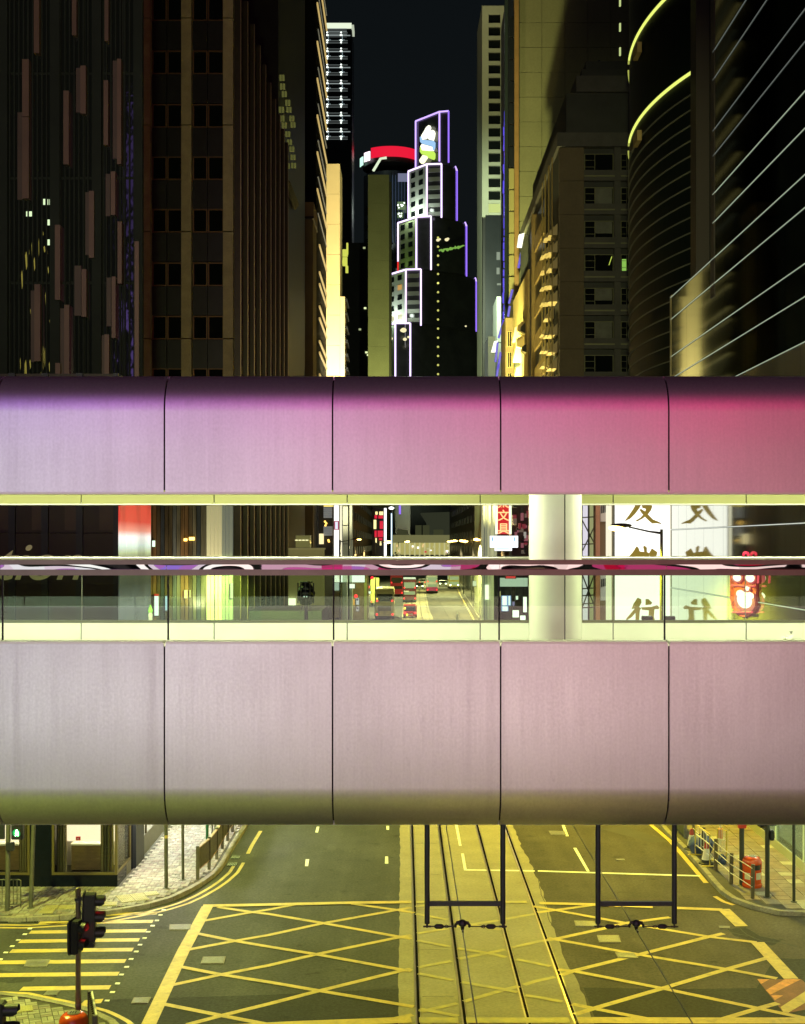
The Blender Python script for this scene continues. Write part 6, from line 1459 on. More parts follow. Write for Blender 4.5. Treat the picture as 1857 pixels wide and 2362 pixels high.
# ------------------------------------------------------------------ the street beyond the bridge
def block(name, x0, x1, y0, y1, z1, mat, label, cat='building', floors=0, wm=None, side=1):
    e = empty(name, ((x0+x1)/2, y0, 0), label, cat)
    MB().box(x0, y0, 0, x1, y1, z1).build('wall', mat, e)
    X = x1 if side > 0 else x0
    for j in range(floors):
        z = 5+j*3.4
        for i in range(int((y1-y0)/14)):
            y = y0+2+i*14
            MB().box(X, y, z, X+side*.12, y+8, z+1.5).build('window_band', wm, e)
    return e
brn = M('dim_brown_wall', (.16, .12, .05), .75, var=.2, vs=.3)
wbk = M('dim_window_band', (.03, .03, .025), .3)
e = block('brown_street_block', -40, -9.4, 205, 430, 34, brn, 'long dim brown block lining the far left of the street', floors=8, wm=wbk)
e = block('pale_street_block', XX(1122, 176), 30, 176, 205, 30, M('pale_green_wall', (.50, .52, .36), .6), 'pale greenish block edge beyond the red neon shop sign', side=-1)
e = block('dark_street_block', 15.2, 40, 215, 420, 26, dark_wall, 'long dark block lining the far right of the street', floors=6, wm=wbk, side=-1)
# pale lit frontage with pilasters left of the red neon sign
pf = empty('pale_frontage', (XX(1130, 112), 112, 0), 'pale lit frontage with upright pilasters just left of the red neon sign', 'building')
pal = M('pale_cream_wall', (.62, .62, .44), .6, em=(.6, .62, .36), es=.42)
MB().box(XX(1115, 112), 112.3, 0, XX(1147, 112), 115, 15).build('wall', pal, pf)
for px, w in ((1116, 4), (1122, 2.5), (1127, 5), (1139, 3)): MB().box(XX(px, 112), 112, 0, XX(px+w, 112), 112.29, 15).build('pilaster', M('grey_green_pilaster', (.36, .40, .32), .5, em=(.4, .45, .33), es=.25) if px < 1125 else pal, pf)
MB().box(XX(1119, 112), 111.7, ZZ(1383, 111.7), XX(1127, 112), 111.95, ZZ(1349, 111.7)).build('light_tube', E('white_tube_light', (1, 1, .85), 1.6), pf)
# red neon character sign with its white box sign
ns = empty('neon_character_sign', (XX(1161, 100), 100, ZZ(1232, 100)), 'upright red neon shop sign with glowing yellow characters in a white frame', 'sign'); Y = 100.0
MB().box(XX(1148.5, Y), Y, ZZ(1232, Y), XX(1174, Y), Y+.3, ZZ(1120, Y)).build('red_board', E('red_sign_face', (.75, .012, .02), .85), ns)
for a, b in ((1143, 1148), (1174.5, 1180)): MB().box(XX(a, Y), Y-.06, ZZ(1232, Y), XX(b, Y), Y+.3, ZZ(1120, Y)).build('white_edge', E('lime_white_edge', (.92, 1, .70), 1.3), ns)
chm = E('amber_neon_character', (1, .55, .22), 1.5)
for ch, py in (('文', 1201), ('具', 1231), ('泉', 1172)):
    text_mesh(ch, 27*Y/F, chm, 'character', ns, (XX(1161.3, Y), Y-.05, ZZ(py-2, Y)), (1, 0, 0), (0, 0, 1), .04, align='CENTER', bold=.012)
bs = empty('white_box_sign', (XX(1162, 99), 99, ZZ(1270, 99)), 'white glowing stepped box sign below the red neon characters', 'sign'); Y = 99.0
wse = E('box_sign_light', (.95, 1, 1), 1.7)
MB().box(XX(1131, Y), Y, ZZ(1263, Y), XX(1195, Y), Y+.5, ZZ(1236, Y)).build('face', wse, bs)
MB().box(XX(1142, Y), Y+.02, ZZ(1270.5, Y), XX(1181, Y), Y+.48, ZZ(1263, Y)-.003).build('lower_face', wse, bs)
for px in (1136, 1187): MB().box(XX(px-2, Y), Y-.03, ZZ(1248, Y), XX(px+2, Y), Y-.005, ZZ(1239, Y)).build('blue_mark', E('pale_blue_mark', (.35, .65, .85), 1), bs)
MB().box(XX(1145, Y), Y-.03, ZZ(1266.5, Y), XX(1176, Y), Y-.005, ZZ(1264.5, Y)).build('blue_mark', E('pale_blue_mark', (.45, .7, .85), 1), bs)
MB().tube([(XX(1196, Y), Y+.25, ZZ(1250, Y)), (12.7, Y+.25, ZZ(1250, Y))], .06, 6).build('bracket', dark_st, bs)
# cluttered shop wall between the sign and the column
cw = empty('cluttered_shop_wall', (XX(1200, 106), 106, 0), 'dark reddish wall crowded with small dim sign boxes beside the white box sign', 'building'); Y = 106.0
MB().box(XX(1181, Y), Y+.4, 0, XX(1330, Y), Y+3, 16).build('wall', M('dark_red_wall', (.06, .03, .025), .6), cw)
rnd = random.Random(12)
cl = [E('dim_red_sign', (.35, .03, .05), .5), M('grey_unit', (.25, .20, .16), .6, em=(.25, .2, .15), es=.3), E('dim_pink_sign', (.45, .14, .17), .5), black_m, E('dim_white_sign', (.55, .52, .45), .6)]
for k in range(44):
    px, py, w, h = rnd.uniform(1182, 1240), rnd.uniform(1150, 1290), rnd.uniform(3, 10), rnd.uniform(4, 18)
    MB().box(XX(px, Y), Y+rnd.uniform(-.4, .2), ZZ(py+h, Y), XX(px+w, Y), Y+.39, ZZ(py, Y)).build('sign_box', rnd.choice(cl), cw)
# lit shops low on the right
bw_s = [((1157, 1174, 1176, 1411), 'blue rimmed tall white shop light box, left of a pair', (.9, .97, 1), 1.5, 1), ((1178, 1174+5, 1190, 1409), '', (.6, .75, 1), 1, 0)]
def lit_sign(px0, px1, py0, py1, Y, col, s, label, dp=.25, rim=None):
    e = empty('lit_sign', (XX((px0+px1)/2, Y), Y, ZZ(py1, Y)), label, 'sign')
    MB().box(XX(px0, Y), Y, ZZ(py1, Y), XX(px1, Y), Y+dp, ZZ(py0, Y)).build('face', E('sign_face', col, s), e)
    fr_ = MB(); a, b, c, d = XX(px0, Y)-.03, XX(px1, Y)+.03, ZZ(py1, Y)-.03, ZZ(py0, Y)+.03
    fr_.box(a, Y-.03, c, a+.06, Y+dp+.02, d).box(b-.06, Y-.03, c, b, Y+dp+.02, d).box(a+.06, Y-.03, c, b-.06, Y+dp+.02, c+.028).box(a+.06, Y-.03, d-.028, b-.06, Y+dp+.02, d)
    fr_.build('rim', rim or black_m, e)
    return e
brim = E('blue_rim', (.25, .40, .95), 1.0)
lit_sign(1158, 1170, 1375, 1396, 104, (.9, .97, 1), 1.5, 'blue rimmed white shop light box, larger upper one beside the round column', rim=brim)
lit_sign(1172, 1178, 1375, 1396, 104, (.85, .95, 1), 1.4, 'narrow blue rimmed white light box in the row beside the column', rim=brim)
lit_sign(1158, 1172, 1399, 1409, 104, (.85, .95, 1), 1.4, 'blue rimmed low white light box under the larger one', rim=brim)
lit_sign(1181, 1188, 1388, 1397, 103, (.32, .25, .62), .8, 'small violet square light box among white ones')
lit_sign(1189, 1196, 1375, 1383, 103.5, (.9, 1, .95), 1.2, 'small square white light box above the violet one')
lit_sign(1206, 1216, 1377, 1412, 102, (1, 1, 1), 1.6, 'tall white light box touching the round column')
lit_sign(1184, 1196, 1409, 1423, 100, (1, 1, .96), 1.6, 'rounded white light box low among the right shops', rim=wse)
lit_sign(1199, 1213, 1420, 1432, 99, (1, 1, 1), 1.7, 'lowest bright white light box at the foot of the column')
lit_sign(1152, 1218, 1333, 1353, 105, (.62, .74, .66), .8, 'wide pale green shop fascia over the blue rimmed boxes')
lit_sign(1166, 1190, 1329, 1334, 104.7, (.9, .05, .06), .9, 'thin red glowing strip on the pale green fascia')
lit_sign(1152, 1155, 1364, 1376, 103, (1, .95, .45), 1.3, 'thin yellow white upright light left of the blue rimmed boxes')
lit_sign(1112, 1117, 1374, 1381, 150, (1, 1, .85), 1.4, 'small white square light far down the right pavement')
lit_sign(1090, 1101, 1340, 1352, 200, (.75, .85, .75), .7, 'dim pale light panel far down the right pavement')
lit_sign(1093, 1096, 1332, 1340, 210, (.85, .9, .25), .9, 'small lime light far down the right pavement')
sw_ = empty('shop_wall', (XX(1190, 107), 107, 0), 'dark shopfront wall behind the white light boxes', 'wall')
MB().box(XX(1142, 107), 107, 0, 14, 108.5, 8).build('front', M('dark_olive_wall', (.05, .06, .04), .6, var=.2, vs=1), sw_)
MB().box(XX(1189, 106), 106, ZZ(1378, 106), XX(1219, 106), 106.6, ZZ(1355, 106)).build('dark_panel', dark_wall, sw_)
# left-hand signs
lit_sign(768.5, 782, 1120, 1292, 140, (1, 1, .97), 1.7, 'tall overexposed white upright sign beyond the olive slab', rim=galv)
lit_sign(783, 790, 1140, 1292, 141, (.95, .90, .62), 1.0, 'cream edged upright sign joined to the tall white sign')
fq = empty('square_sign', (XX(776, 139), 139.7, ZZ(1222, 139)), 'small white square sign with a crimson frame on the tall white sign', 'sign')
MB().box(XX(771.5, 139), 139.72, ZZ(1219.5, 139), XX(779, 139), 139.9, ZZ(1204, 139)).build('face', E('sign_face', (.85, .88, 1), 1.0), fq)
fr_ = MB(); a, b, c, d = XX(770, 139), XX(781, 139), ZZ(1222, 139), ZZ(1201.5, 139)
fr_.box(a, 139.65, c, a+.10, 139.94, d).box(b-.10, 139.65, c, b, 139.94, d).box(a+.1, 139.65, c, b-.1, 139.94, c+.10).box(a+.1, 139.65, d-.1, b-.1, 139.94, d); fr_.build('frame', E('crimson_frame', (.45, .03, .12), .8), fq)
gs = empty('louvred_shopfront', (XX(756, 128), 128, 8), 'grey louvred shop boxes with amber lamps left of the tall white sign', 'building')
MB().box(XX(735, 128), 128, 0, XX(767, 128), 131, 18).build('wall', dark_wall, gs)
for a, b, c, d in ((746, 765, 1170, 1195), (746, 766, 1214, 1236)):
    for i in range(5): MB().box(XX(a, 127), 127.2, ZZ(c+(d-c)*(i+.85)/5, 127), XX(b, 127), 127.99, ZZ(c+(d-c)*i/5, 127)).build('louvre', M('grey_louvre', (.40, .42, .42), .5, em=(.36, .38, .38), es=.35), gs)
for px, py in ((749, 1203), (752, 1207), (750, 1212), (757, 1246), (758, 1249)): MB().ell((XX(px, 127), 127.5, ZZ(py, 127)), (.11, .1, .11), 8, 5).build('amber_lamp_or_reflection', E('amber_lamp_or_reflection', (1, .6, .12), 2.2), gs)
MB().box(XX(736, 127), 127, ZZ(1255, 127), XX(746, 127), 127.6, ZZ(1231, 127)).build('cream_lamp', E('cream_lamp', (1, .85, .45), 1.2), gs)
MB().box(XX(746, 127), 127.3, ZZ(1168, 127), XX(768, 127), 127.9, ZZ(1158, 127)).build('yellow_lamp_or_reflection', E('yellow_lamp_or_reflection', (1, .8, .2), 1.4), gs)
lb = empty('lit_window_box', (XX(700, 97), 97, 7), 'pale building base with a lit glass box above a stone ledge beside the fins', 'building')
MB().box(XX(657, 97), 97, 0, XX(745, 97), 99, ZZ(1268, 97)).build('ledge_wall', M('khaki_stone', (.40, .37, .20), .6, em=(.3, .28, .1), es=.3), lb)
MB().box(XX(655, 96.6), 96.6, ZZ(1268, 96.6), XX(746, 96.6), 99.2, ZZ(1264, 96.6)).build('ledge', M('khaki_ledge', (.5, .46, .25), .6, em=(.4, .37, .15), es=.3), lb)
MB().box(XX(682, 97.3), 97.3, ZZ(1263, 97.3), XX(715, 97.3), 98.6, ZZ(1235, 97.3)).build('glass_box', M('khaki_glass', (.2, .19, .08), .1, em=(.30, .29, .10), es=.35), lb)
for px in (684, 692, 700, 708): MB().ell((XX(px, 97.2), 97.2, ZZ(1246, 97)), (.13, .05, .04), 8, 5).build('glass_glint', E('cream_glint', (1, .95, .5), 1.3), lb)
MB().box(XX(662, 96.5), 96.5, ZZ(1408, 96.5), XX(681, 96.5), 97, ZZ(1381, 96.5)).build('lit_door', E('cream_door_light', (1, 1, .78), 1.5), lb)
MB().box(XX(657, 96.8), 96.75, 0, XX(742, 96.8), 96.99, ZZ(1440, 97)).build('base', dark_wall, lb)
# black lantern on a post in front of it
YL = 60.0; bx_, bz_ = XX(706, YL), ZZ(1369, YL)
bl2 = empty('black_lantern', (bx_, YL, 0), 'black many sided signal lantern on a post seen through the parapet glass', 'signal lantern')
MB().lathe((bx_, YL, bz_), [(.20, -.52), (.27, -.50), (.42, -.02), (.42, .06), (.34, .20), (.34, .28), (.20, .48), (.30, .50), (.30, .56)], 10).build('housing', M('gloss_black', (.012, .016, .022), .18), bl2)
for i in range(5):
    a = -PI/2+(i-2)*.55; MB().box(bx_+.40*math.cos(a)-.03, YL+.40*math.sin(a)-.03, bz_-.44, bx_+.40*math.cos(a)+.03, YL+.40*math.sin(a)+.03, bz_+.5).build('rib', black_m, bl2)
for k in (-1, 0, 1): MB().ell((bx_+.06*k, YL-.40, bz_-.08-.05*abs(k)), (.022, .02, .03), 8, 5).build('glint_spot', E('white_glint', (.8, .95, 1), 1.6), bl2)  # glowing spots stand in for glints on the housing
MB().tube([(bx_, YL, 0), (bx_, YL, bz_-.5)], .09, 10).build('post', dark_st, bl2)
for s in (-1, 1): MB().tube([(bx_+s*.16, YL, bz_-.5), (bx_+s*.3, YL, bz_-1.0)], .02, 6).build('stay', dark_st, bl2)
# red lantern sign, white and blue sign tubes
rs = empty('red_lantern_sign', (XX(873, 190), 190, 7), 'tall dark sign with glowing red and yellow lantern panels', 'sign'); Y = 190.0
MB().box(XX(858, Y), Y+.1, ZZ(1300, Y), XX(886, Y), Y+1, ZZ(1172, Y)).build('board', black_m, rs)
ry = E('lantern_red', (.8, .015, .05), .9); yy_ = E('lantern_yellow', (1, .85, .35), 1.4)
for a, b, c, d, m_ in ((864, 870, 1188, 1196, ry), (866, 871, 1180, 1187, yy_), (873, 884, 1189, 1196, ry), (875, 884, 1180, 1188, yy_), (862, 868, 1199, 1220, yy_), (876, 884, 1202, 1220, ry), (864, 869, 1224, 1239, ry), (871, 884, 1224, 1239, ry), (866, 869, 1241, 1252, yy_), (874, 882, 1241, 1246, ry), (876, 880, 1249, 1258, yy_)):
    MB().box(XX(a, Y), Y-.1, ZZ(d, Y), XX(b, Y), Y+.099, ZZ(c, Y)).build('lantern_panel', m_, rs)
lit_sign(885.5, 892, 1172, 1296, 188, (1, 1, 1), 2.0, 'slim upright white light tube sign beside the red lantern sign')
lit_sign(901.5, 905, 1184, 1296, 200, (.62, .85, 1), 1.8, 'thin blue white upright light tube', dp=.2)
sl = empty('sign_lamp', P(903, 1172, 199), 'bright white lamp head over the thin blue white tube', 'lamp')
MB().ell(P(903, 1172, 199), (.42, .3, .22), 12, 7).build('head', E('white_lamp', (1, 1, 1), 3), sl); MB().tube([P(905, 1176, 199.2), P(905, 1184, 199.2)], .06, 6).build('stem', galv, sl)
dp_ = empty('dark_pole', (XX(804.5, 120), 120, 0), 'tall dark pole in front of the pale lit frontage at the left of the street', 'post')
MB().tube([(XX(804.5, 120), 120, 0), (XX(804.5, 120), 120, 15.5)], .07, 8).build('shaft', dark_st, dp_)
for z in (10.5, 12.2, 14.0): MB().box(XX(791, 120), 119.95, z, XX(804, 120), 120.05, z+.08).build('arm', galv, dp_)
lf = empty('pale_side_frontage', (XX(797, 150), 150, 0), 'dim green grey lit frontage strip between the white sign and the dark pole', 'building')
MB().box(XX(790, 150), 150, 0, XX(812, 150), 153, 16).build('wall', M('grey_green_wall2', (.3, .33, .24), .6, em=(.30, .32, .20), es=.3), lf)
# street lamps
lamp_e = E('sodium_lamp', (1, .66, .14), 16); lamp_p = M('lamp_post_paint', (.07, .075, .06), .5, .3)
def street_lamp(x, y, zh, side, label, arm=1.85, lens=lamp_e, group='lit street lamps', k=1):
    e = empty('street_lamp', (x, y, 0), label, 'street lamp', group); s = side
    MB().tube([(x, y, 0), (x, y, 3), (x, y, zh+.25)], [.11, .09, .055], 10).build('post', lamp_p, e, smooth=True)
    MB().tube([(x, y, zh+.10), (x+s*.5, y, zh+.17), (x+s*(arm-.6), y, zh+.34)], [.05, .032, .028], 8).build('arm', lamp_p, e, smooth=True)
    h = MB().ell((x+s*(arm-.3), y, zh+.40), (.42, .13, .085), 14, 8).build('head', lamp_p, e, smooth=True)
    MB().ell((x+s*(arm-.1), y-.03, zh+.30), (.20*k, .11, .075*k), 12, 6).build('lens', lens, h, smooth=True)
    return e
street_lamp(XX(1526, 49.8), 49.8, ZZ(1236, 49.8), -1, 'lit sodium street lamp arching in front of the white calligraphy sign', k=1.5)
street_lamp(XX(785, 121), 121, ZZ(1252, 121), 1, 'lit sodium street lamp reaching out from the left by the tall white sign')
for px, py, Y, s, lab in ((893, 1250, 185, 1, 'lit street lamp glowing just right of the white tube sign'), (938, 1249, 260, 1, 'single lit street lamp over the columns of the flyover'), (1037, 1249, 330, -1, 'leftmost of a close trio of lit street lamps before the flyover'), (1044, 1248, 300, -1, 'middle of a close trio of lit street lamps before the flyover'), (1051, 1247, 270, -1, 'rightmost of a close trio of lit street lamps before the flyover'), (1067, 1247, 240, -1, 'left of two lit street lamps beside the tall pale pole'), (1074, 1248, 225, -1, 'right of two lit street lamps beside the tall pale pole'), (1102, 1244, 190, -1, 'lit street lamp nearest the pale frontage on the right')):
    x = XX(px, Y)-s*1.65; street_lamp(x, Y, ZZ(py, Y)-.33, s, lab, k=2.6)
# flyover with its lit columns
fy = empty('flyover', (5, 520, 0), 'pale concrete flyover on many lit columns closing the end of the street', 'flyover'); Y = 520.0
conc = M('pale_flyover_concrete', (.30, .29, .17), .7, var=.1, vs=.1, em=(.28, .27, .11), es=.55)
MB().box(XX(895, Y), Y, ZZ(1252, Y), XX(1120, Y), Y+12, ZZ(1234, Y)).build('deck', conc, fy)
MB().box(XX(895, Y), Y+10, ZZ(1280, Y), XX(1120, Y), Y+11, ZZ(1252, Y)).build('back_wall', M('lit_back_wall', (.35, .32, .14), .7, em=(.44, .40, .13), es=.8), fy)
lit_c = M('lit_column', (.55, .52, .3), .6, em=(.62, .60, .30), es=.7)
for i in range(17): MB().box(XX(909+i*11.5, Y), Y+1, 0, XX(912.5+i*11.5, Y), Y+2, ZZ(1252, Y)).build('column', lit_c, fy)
rnd = random.Random(31)
for k in range(26):
    px, py = rnd.uniform(912, 1092), rnd.uniform(1254, 1272); w = rnd.uniform(2, 6); h = rnd.uniform(2, 7)
    MB().box(XX(px, Y), Y+.2, ZZ(py+h, Y), XX(px+w, Y), Y+.8, ZZ(py, Y)).build('lit_sign', rnd.choice([E('white_small_sign', (1, 1, .85), 1.5), E('amber_small_sign', (1, .7, .3), .9), E('red_small_sign', (.8, .03, .06), .8), lit_c, lit_c]), fy)
hs_ = empty('dim_hall', (15, 560, 0), 'dim wide roofed hall silhouette behind the flyover', 'building'); Y = 560.0
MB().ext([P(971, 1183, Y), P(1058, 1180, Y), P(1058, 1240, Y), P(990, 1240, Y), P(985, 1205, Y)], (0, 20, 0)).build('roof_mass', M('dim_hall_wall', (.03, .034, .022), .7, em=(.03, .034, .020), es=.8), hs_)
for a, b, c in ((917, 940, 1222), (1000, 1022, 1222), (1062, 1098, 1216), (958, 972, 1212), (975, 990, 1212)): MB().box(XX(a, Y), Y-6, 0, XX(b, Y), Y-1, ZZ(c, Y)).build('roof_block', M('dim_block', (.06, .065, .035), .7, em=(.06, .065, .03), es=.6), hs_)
pl_ = empty('tall_pale_pole', (XX(1055, 400), 400, 0), 'tall pale pole standing in front of the dim hall', 'pole')
MB().tube([(XX(1055, 400), 400, 0), (XX(1055, 400), 400, ZZ(1120, 400))], .27, 10).build('shaft', M('pale_pole_paint', (.4, .4, .22), .6, em=(.35, .35, .14), es=.35), pl_)
wb3 = empty('white_lit_block', (XX(1103, 330), 330, 0), 'small bright white lit block right of the far lamps', 'building')
MB().box(XX(1090, 330), 330, 0, XX(1117, 330), 338, ZZ(1243, 330)).build('wall', E('white_block_light', (.95, 1, .78), .85), wb3)
for px in (1095, 1101, 1107): MB().box(XX(px, 330), 329.6, 0, XX(px+1.5, 330), 329.99, ZZ(1246, 330)).build('pilaster', conc, wb3)
MB().box(XX(1099, 329), 329, ZZ(1290, 329), XX(1117, 329), 329.5, ZZ(1277, 329)).build('dark_sign', black_m, wb3)
# tree before the flyover
def leaf_tree(x, y, h, r, label, seed):
    e = empty('street_tree', (x, y, 0), label, 'tree'); rnd = random.Random(seed)
    MB().tube([(x, y, 0), (x+.2, y, h*.4), (x, y, h*.75)], [.35, .25, .1], 8).tube([(x+.1, y, h*.4), (x+r*.5, y, h*.7)], [.18, .06], 6).tube([(x+.1, y, h*.4), (x-r*.5, y, h*.72)], [.18, .06], 6).build('trunk', woody, e)
    mb = MB()
    for _ in range(520):
        u = Vector((rnd.gauss(0, .5), rnd.gauss(0, .4), rnd.gauss(0, .42))); 
        if u.length > 1.1: continue
        c = Vector((x+u.x*r, y+u.y*r, h*.72+u.z*h*.36)); s = rnd.uniform(.18, .5)
        mb.poly([c+Vector((rnd.uniform(-s, s), rnd.uniform(-s, s), rnd.uniform(-s, s))) for _ in range(3)])
    mb.build('crown', M('night_foliage', (.055, .07, .022), .7, var=.5, vs=1.2), e)
leaf_tree(XX(1064, 380), 380, 8.6, 3.2, 'dark leafy tree before the flyover, the larger rounded one', 3)
leaf_tree(XX(1044, 395), 395, 7.6, 3.0, 'dark leafy tree before the flyover, lower and left of the larger one', 4)
leaf_tree(XX(916, 410), 410, 7.2, 2.6, 'small dark tree at the left end of the flyover', 5)
# vehicles
tyre = M('tyre_rubber', (.02, .02, .02), .8); tail = E('tail_light', (1, .02, .03), 3.2); amber = E('indicator_light', (1, .65, .05), 3.2); head = E('head_light', (1, 1, .82), 9); win_d = M('vehicle_glass', (.03, .035, .03), .1, spec=.7); win_l = E('lit_vehicle_glass', (.55, .62, .38), .7)
def bus(x, y, w, h, l, body, label, front=False, lit=True, ad=None, roof=None, lower=None):
    e = empty('double_decker_bus', (x, y, 0), label, 'bus', 'double decker buses and trams in the street')
    bo = MB().prism([(x-w/2, y), (x+w/2, y), (x+w/2, y+l), (x-w/2, y+l)], .35, h-.12).build('body', body, e, bevel=.12)
    MB().box(x-w/2+.06, y+.05, h-.119, x+w/2-.06, y+l-.05, h).build('roof', roof or body, e, bevel=.03)
    wm_ = win_l if lit else win_d
    MB().box(x-w*.42, y-.03, h*.60, x+w*.42, y-.002, h*.84).build('upper_window', wm_, e)
    MB().box(x-w*.42, y-.03, h*.24 if front else h*.33, x+w*.42, y-.002, h*.47).build('lower_window', wm_ if front or not ad else ad, e)
    if ad: MB().box(x-w*.44, y-.035, h*.16, x+w*.44, y-.031, h*.57).build('printed_panel', ad, e)
    for s in (-1, 1):
        MB().box(x+s*(w/2+.002), y+.8, h*.62, x+s*(w/2+.02), y+l-.6, h*.84).build('side_window', wm_, e)
        MB().box(x+s*(w/2+.002), y+.8, h*.30, x+s*(w/2+.02), y+l-.6, h*.47).build('side_window', wm_, e)
        for yy in (y+1.8, y+l-2.2): MB().tube([(x+s*(w/2-.28), yy, .48), (x+s*(w/2+.01), yy, .48)], .48, 16).build('wheel', tyre, e)
        if front: MB().ell((x+s*w*.36, y-.05, .85), (.16, .05, .14), 10, 6).build('headlight', head, e)
        else:
            MB().ell((x+s*w*.42, y-.06, .75), (.15, .05, .15), 10, 6).build('tail_light', tail, e)
            MB().ell((x+s*w*.40, y-.06, h*.62), (.14, .05, .14), 10, 6).build('upper_tail_light', tail, e)
    if lower: MB().box(x-w/2-.004, y-.02, .36, x+w/2+.004, y+l, h*.34).build('skirt', lower, e)
    MB().box(x-w/2-.02, y-.08, .32, x+w/2+.02, y+.05, .52).build('bumper', black_m, e)
    return e
b1 = bus(XX(887.5, 180), 180, 2.6, 4.25, 10.5, M('cream_bus_paint', (.55, .48, .24), .4), 'cream double decker bus seen from behind with round red lights', lit=False, ad=M('faded_advert', (.46, .38, .17), .5, var=.4, vs=2.2))
MB().box(XX(872, 179.9), 179.93, 1.2, XX(902, 179.9), 179.96, 1.95).build('dark_print_band', M('olive_print', (.13, .11, .05), .5), b1)
MB().ell((XX(870, 180), 179.9, ZZ(1381, 180)), (.10, .05, .10), 10, 6).build('indicator', amber, b1)
b2 = bus(XX(945, 232), 232, 2.35, 4.3, 9, M('maroon_tram_paint', (.10, .02, .035), .4), 'maroon double decker tram with a white lit roof edge ahead of the cream bus', roof=E('white_roof_light', (1, 1, .85), 1.0))
for px in (933, 937, 941): MB().ell((XX(px, 231.8), 231.9, ZZ(1364, 232)), (.13, .04, .12), 8, 5).build('white_mark', M('white_mark_paint', (.7, .65, .6), .5, em=(.7, .65, .6), es=.4), b2)
bus(XX(915, 258), 258, 2.5, 4.5, 10.5, M('red_bus_paint', (.42, .02, .03), .4, em=(.5, .02, .03), es=.25), 'bright red double decker bus half hidden behind the cream bus', lit=False)
bus(XX(997, 275), 275, 2.3, 4.1, 9, M('white_tram_paint', (.62, .62, .58), .4), 'white and magenta double decker tram in the middle of the street', lower=M('magenta_skirt', (.42, .06, .20), .4))
bus(XX(1048, 303), 303, 2.5, 3.4, 9, M('yellow_bus_paint', (.42, .36, .10), .4), 'yellow lit bus coming toward the bridge with bright headlights', front=True)
def car(x, y, w, body, label, front=False, h=1.5, l=4.4):
    e = empty('car', (x, y, 0), label, 'car', 'cars in the street')
    sec = [(y, .3), (y, .85), (y+.55, .92), (y+1.0, h-.03), (y+2.6, h), (y+3.4, .98), (y+l, .85), (y+l, .3)]
    MB().ext([(x-w/2, a, b) for a, b in sec], (w, 0, 0)).build('body', body, e, bevel=.06)
    MB().ext([(x-w*.42, y+.57, .96), (x+w*.42, y+.57, .96), (x+w*.38, y+.93, h-.10), (x-w*.38, y+.93, h-.10)], (0, -.03, .012)).build('rear_window', win_d, e)
    for s in (-1, 1):
        MB().ext([(x+s*(w/2+.001), y+.8, .95), (x+s*(w/2+.001), y+3.2, .95), (x+s*(w/2+.001), y+2.6, h-.1), (x+s*(w/2+.001), y+1.15, h-.1)], (s*.012, 0, 0)).build('side_window', win_d, e)
        for yy in (y+.9, y+l-.9): MB().tube([(x+s*(w/2-.22), yy, .33), (x+s*(w/2+.01), yy, .33)], .33, 16).build('wheel', tyre, e)
        MB().ell((x+s*w*.38, y-.02, .72), (.20, .05, .12), 10, 6).build('headlight' if front else 'tail_light', head if front else tail, e)
    MB().box(x-w*.2, y-.02, .5, x+w*.2, y-.003, .62).build('number_plate', paint_w, e)
    return e
taxi = car(XX(946, 184), 184, 1.9, M('red_taxi_paint', (.50, .012, .015), .3, em=(.5, .01, .01), es=.2), 'red taxi with glowing tail and amber lights beside the cream bus', h=1.75)
for px in (934, 939): MB().ell((XX(px, 183.8), 183.9, ZZ(1403 if px < 936 else 1418, 184)), (.14, .05, .16), 10, 6).build('indicator', amber, taxi)
MB().box(XX(931, 184), 185.3, 1.76, XX(958, 184), 185.5, 1.9).build('roof_light_bar', E('red_roof_light', (1, .03, .05), 1.2), taxi)
car(XX(974, 330), 330, 1.8, M('silver_car_paint', (.4, .4, .38), .3, .5), 'silver car far down the street with red tail lights, beside the white tram')
car(XX(1022, 318), 318, 1.8, M('grey_car_paint', (.2, .2, .19), .3, .5), 'grey car coming toward the bridge with white headlights', front=True)
car(XX(968, 300), 300, 1.8, M('dark_car_paint', (.04, .04, .05), .3, .3), 'dark car coming toward the bridge with white headlights near the maroon tram', front=True)
car(XX(794, 161), 161, 1.9, M('white_van_paint', (.55, .55, .5), .4), 'white car with glaring headlights at the left kerb by the orange sign', front=True)
tk = empty('lorry', (XX(864, 215), 215, 0), 'olive yellow lorry with a tall box in front of the cream bus', 'lorry')
MB().box(XX(855, 215), 215, .7, XX(874, 215), 219, ZZ(1334, 215)).build('box_body', M('olive_yellow_box', (.42, .44, .12), .6), tk, bevel=.05)
MB().box(XX(855.5, 215), 219.1, .5, XX(873.5, 215), 221, 2.6).build('cab', M('lorry_cab', (.3, .3, .1), .5), tk, bevel=.08)
for s in (857, 872):
    for yy in (216, 220): MB().tube([(XX(s, 215)-.1, yy, .45), (XX(s, 215)+.1, yy, .45)], .45, 14).build('wheel', tyre, tk)
    MB().ell((XX(s, 215), 214.95, .95), (.12, .05, .12), 8, 5).build('tail_light', tail, tk)
lit_sign(844.5, 856, 1364, 1369, 188, (1, 1, .95), 1.5, 'small white strip sign in a black frame near the lorry')
lit_sign(803, 819, 1381, 1396, 165, (1, .42, .05), .85, 'orange glowing panel low on the left of the street')
lit_sign(820.5, 829, 1380, 1395, 164, (.66, .60, .74), .9, 'lilac white board with a dark dot beside the orange panel')
lit_sign(821, 829, 1399, 1410, 163, (.60, .52, .62), .7, 'lower lilac board under the one beside the orange panel')
for px, py in ((824.5, 1383), (824.5, 1403)): tag(MB().ell(P(px, py, 162.9), (.13, .03, .13), 10, 6).build('round_emblem', M('purple_dot', (.05, .02, .16), .5)), 'dark round dot on the upper lilac board' if py < 1390 else 'dark round dot on the lower lilac board', 'emblem')
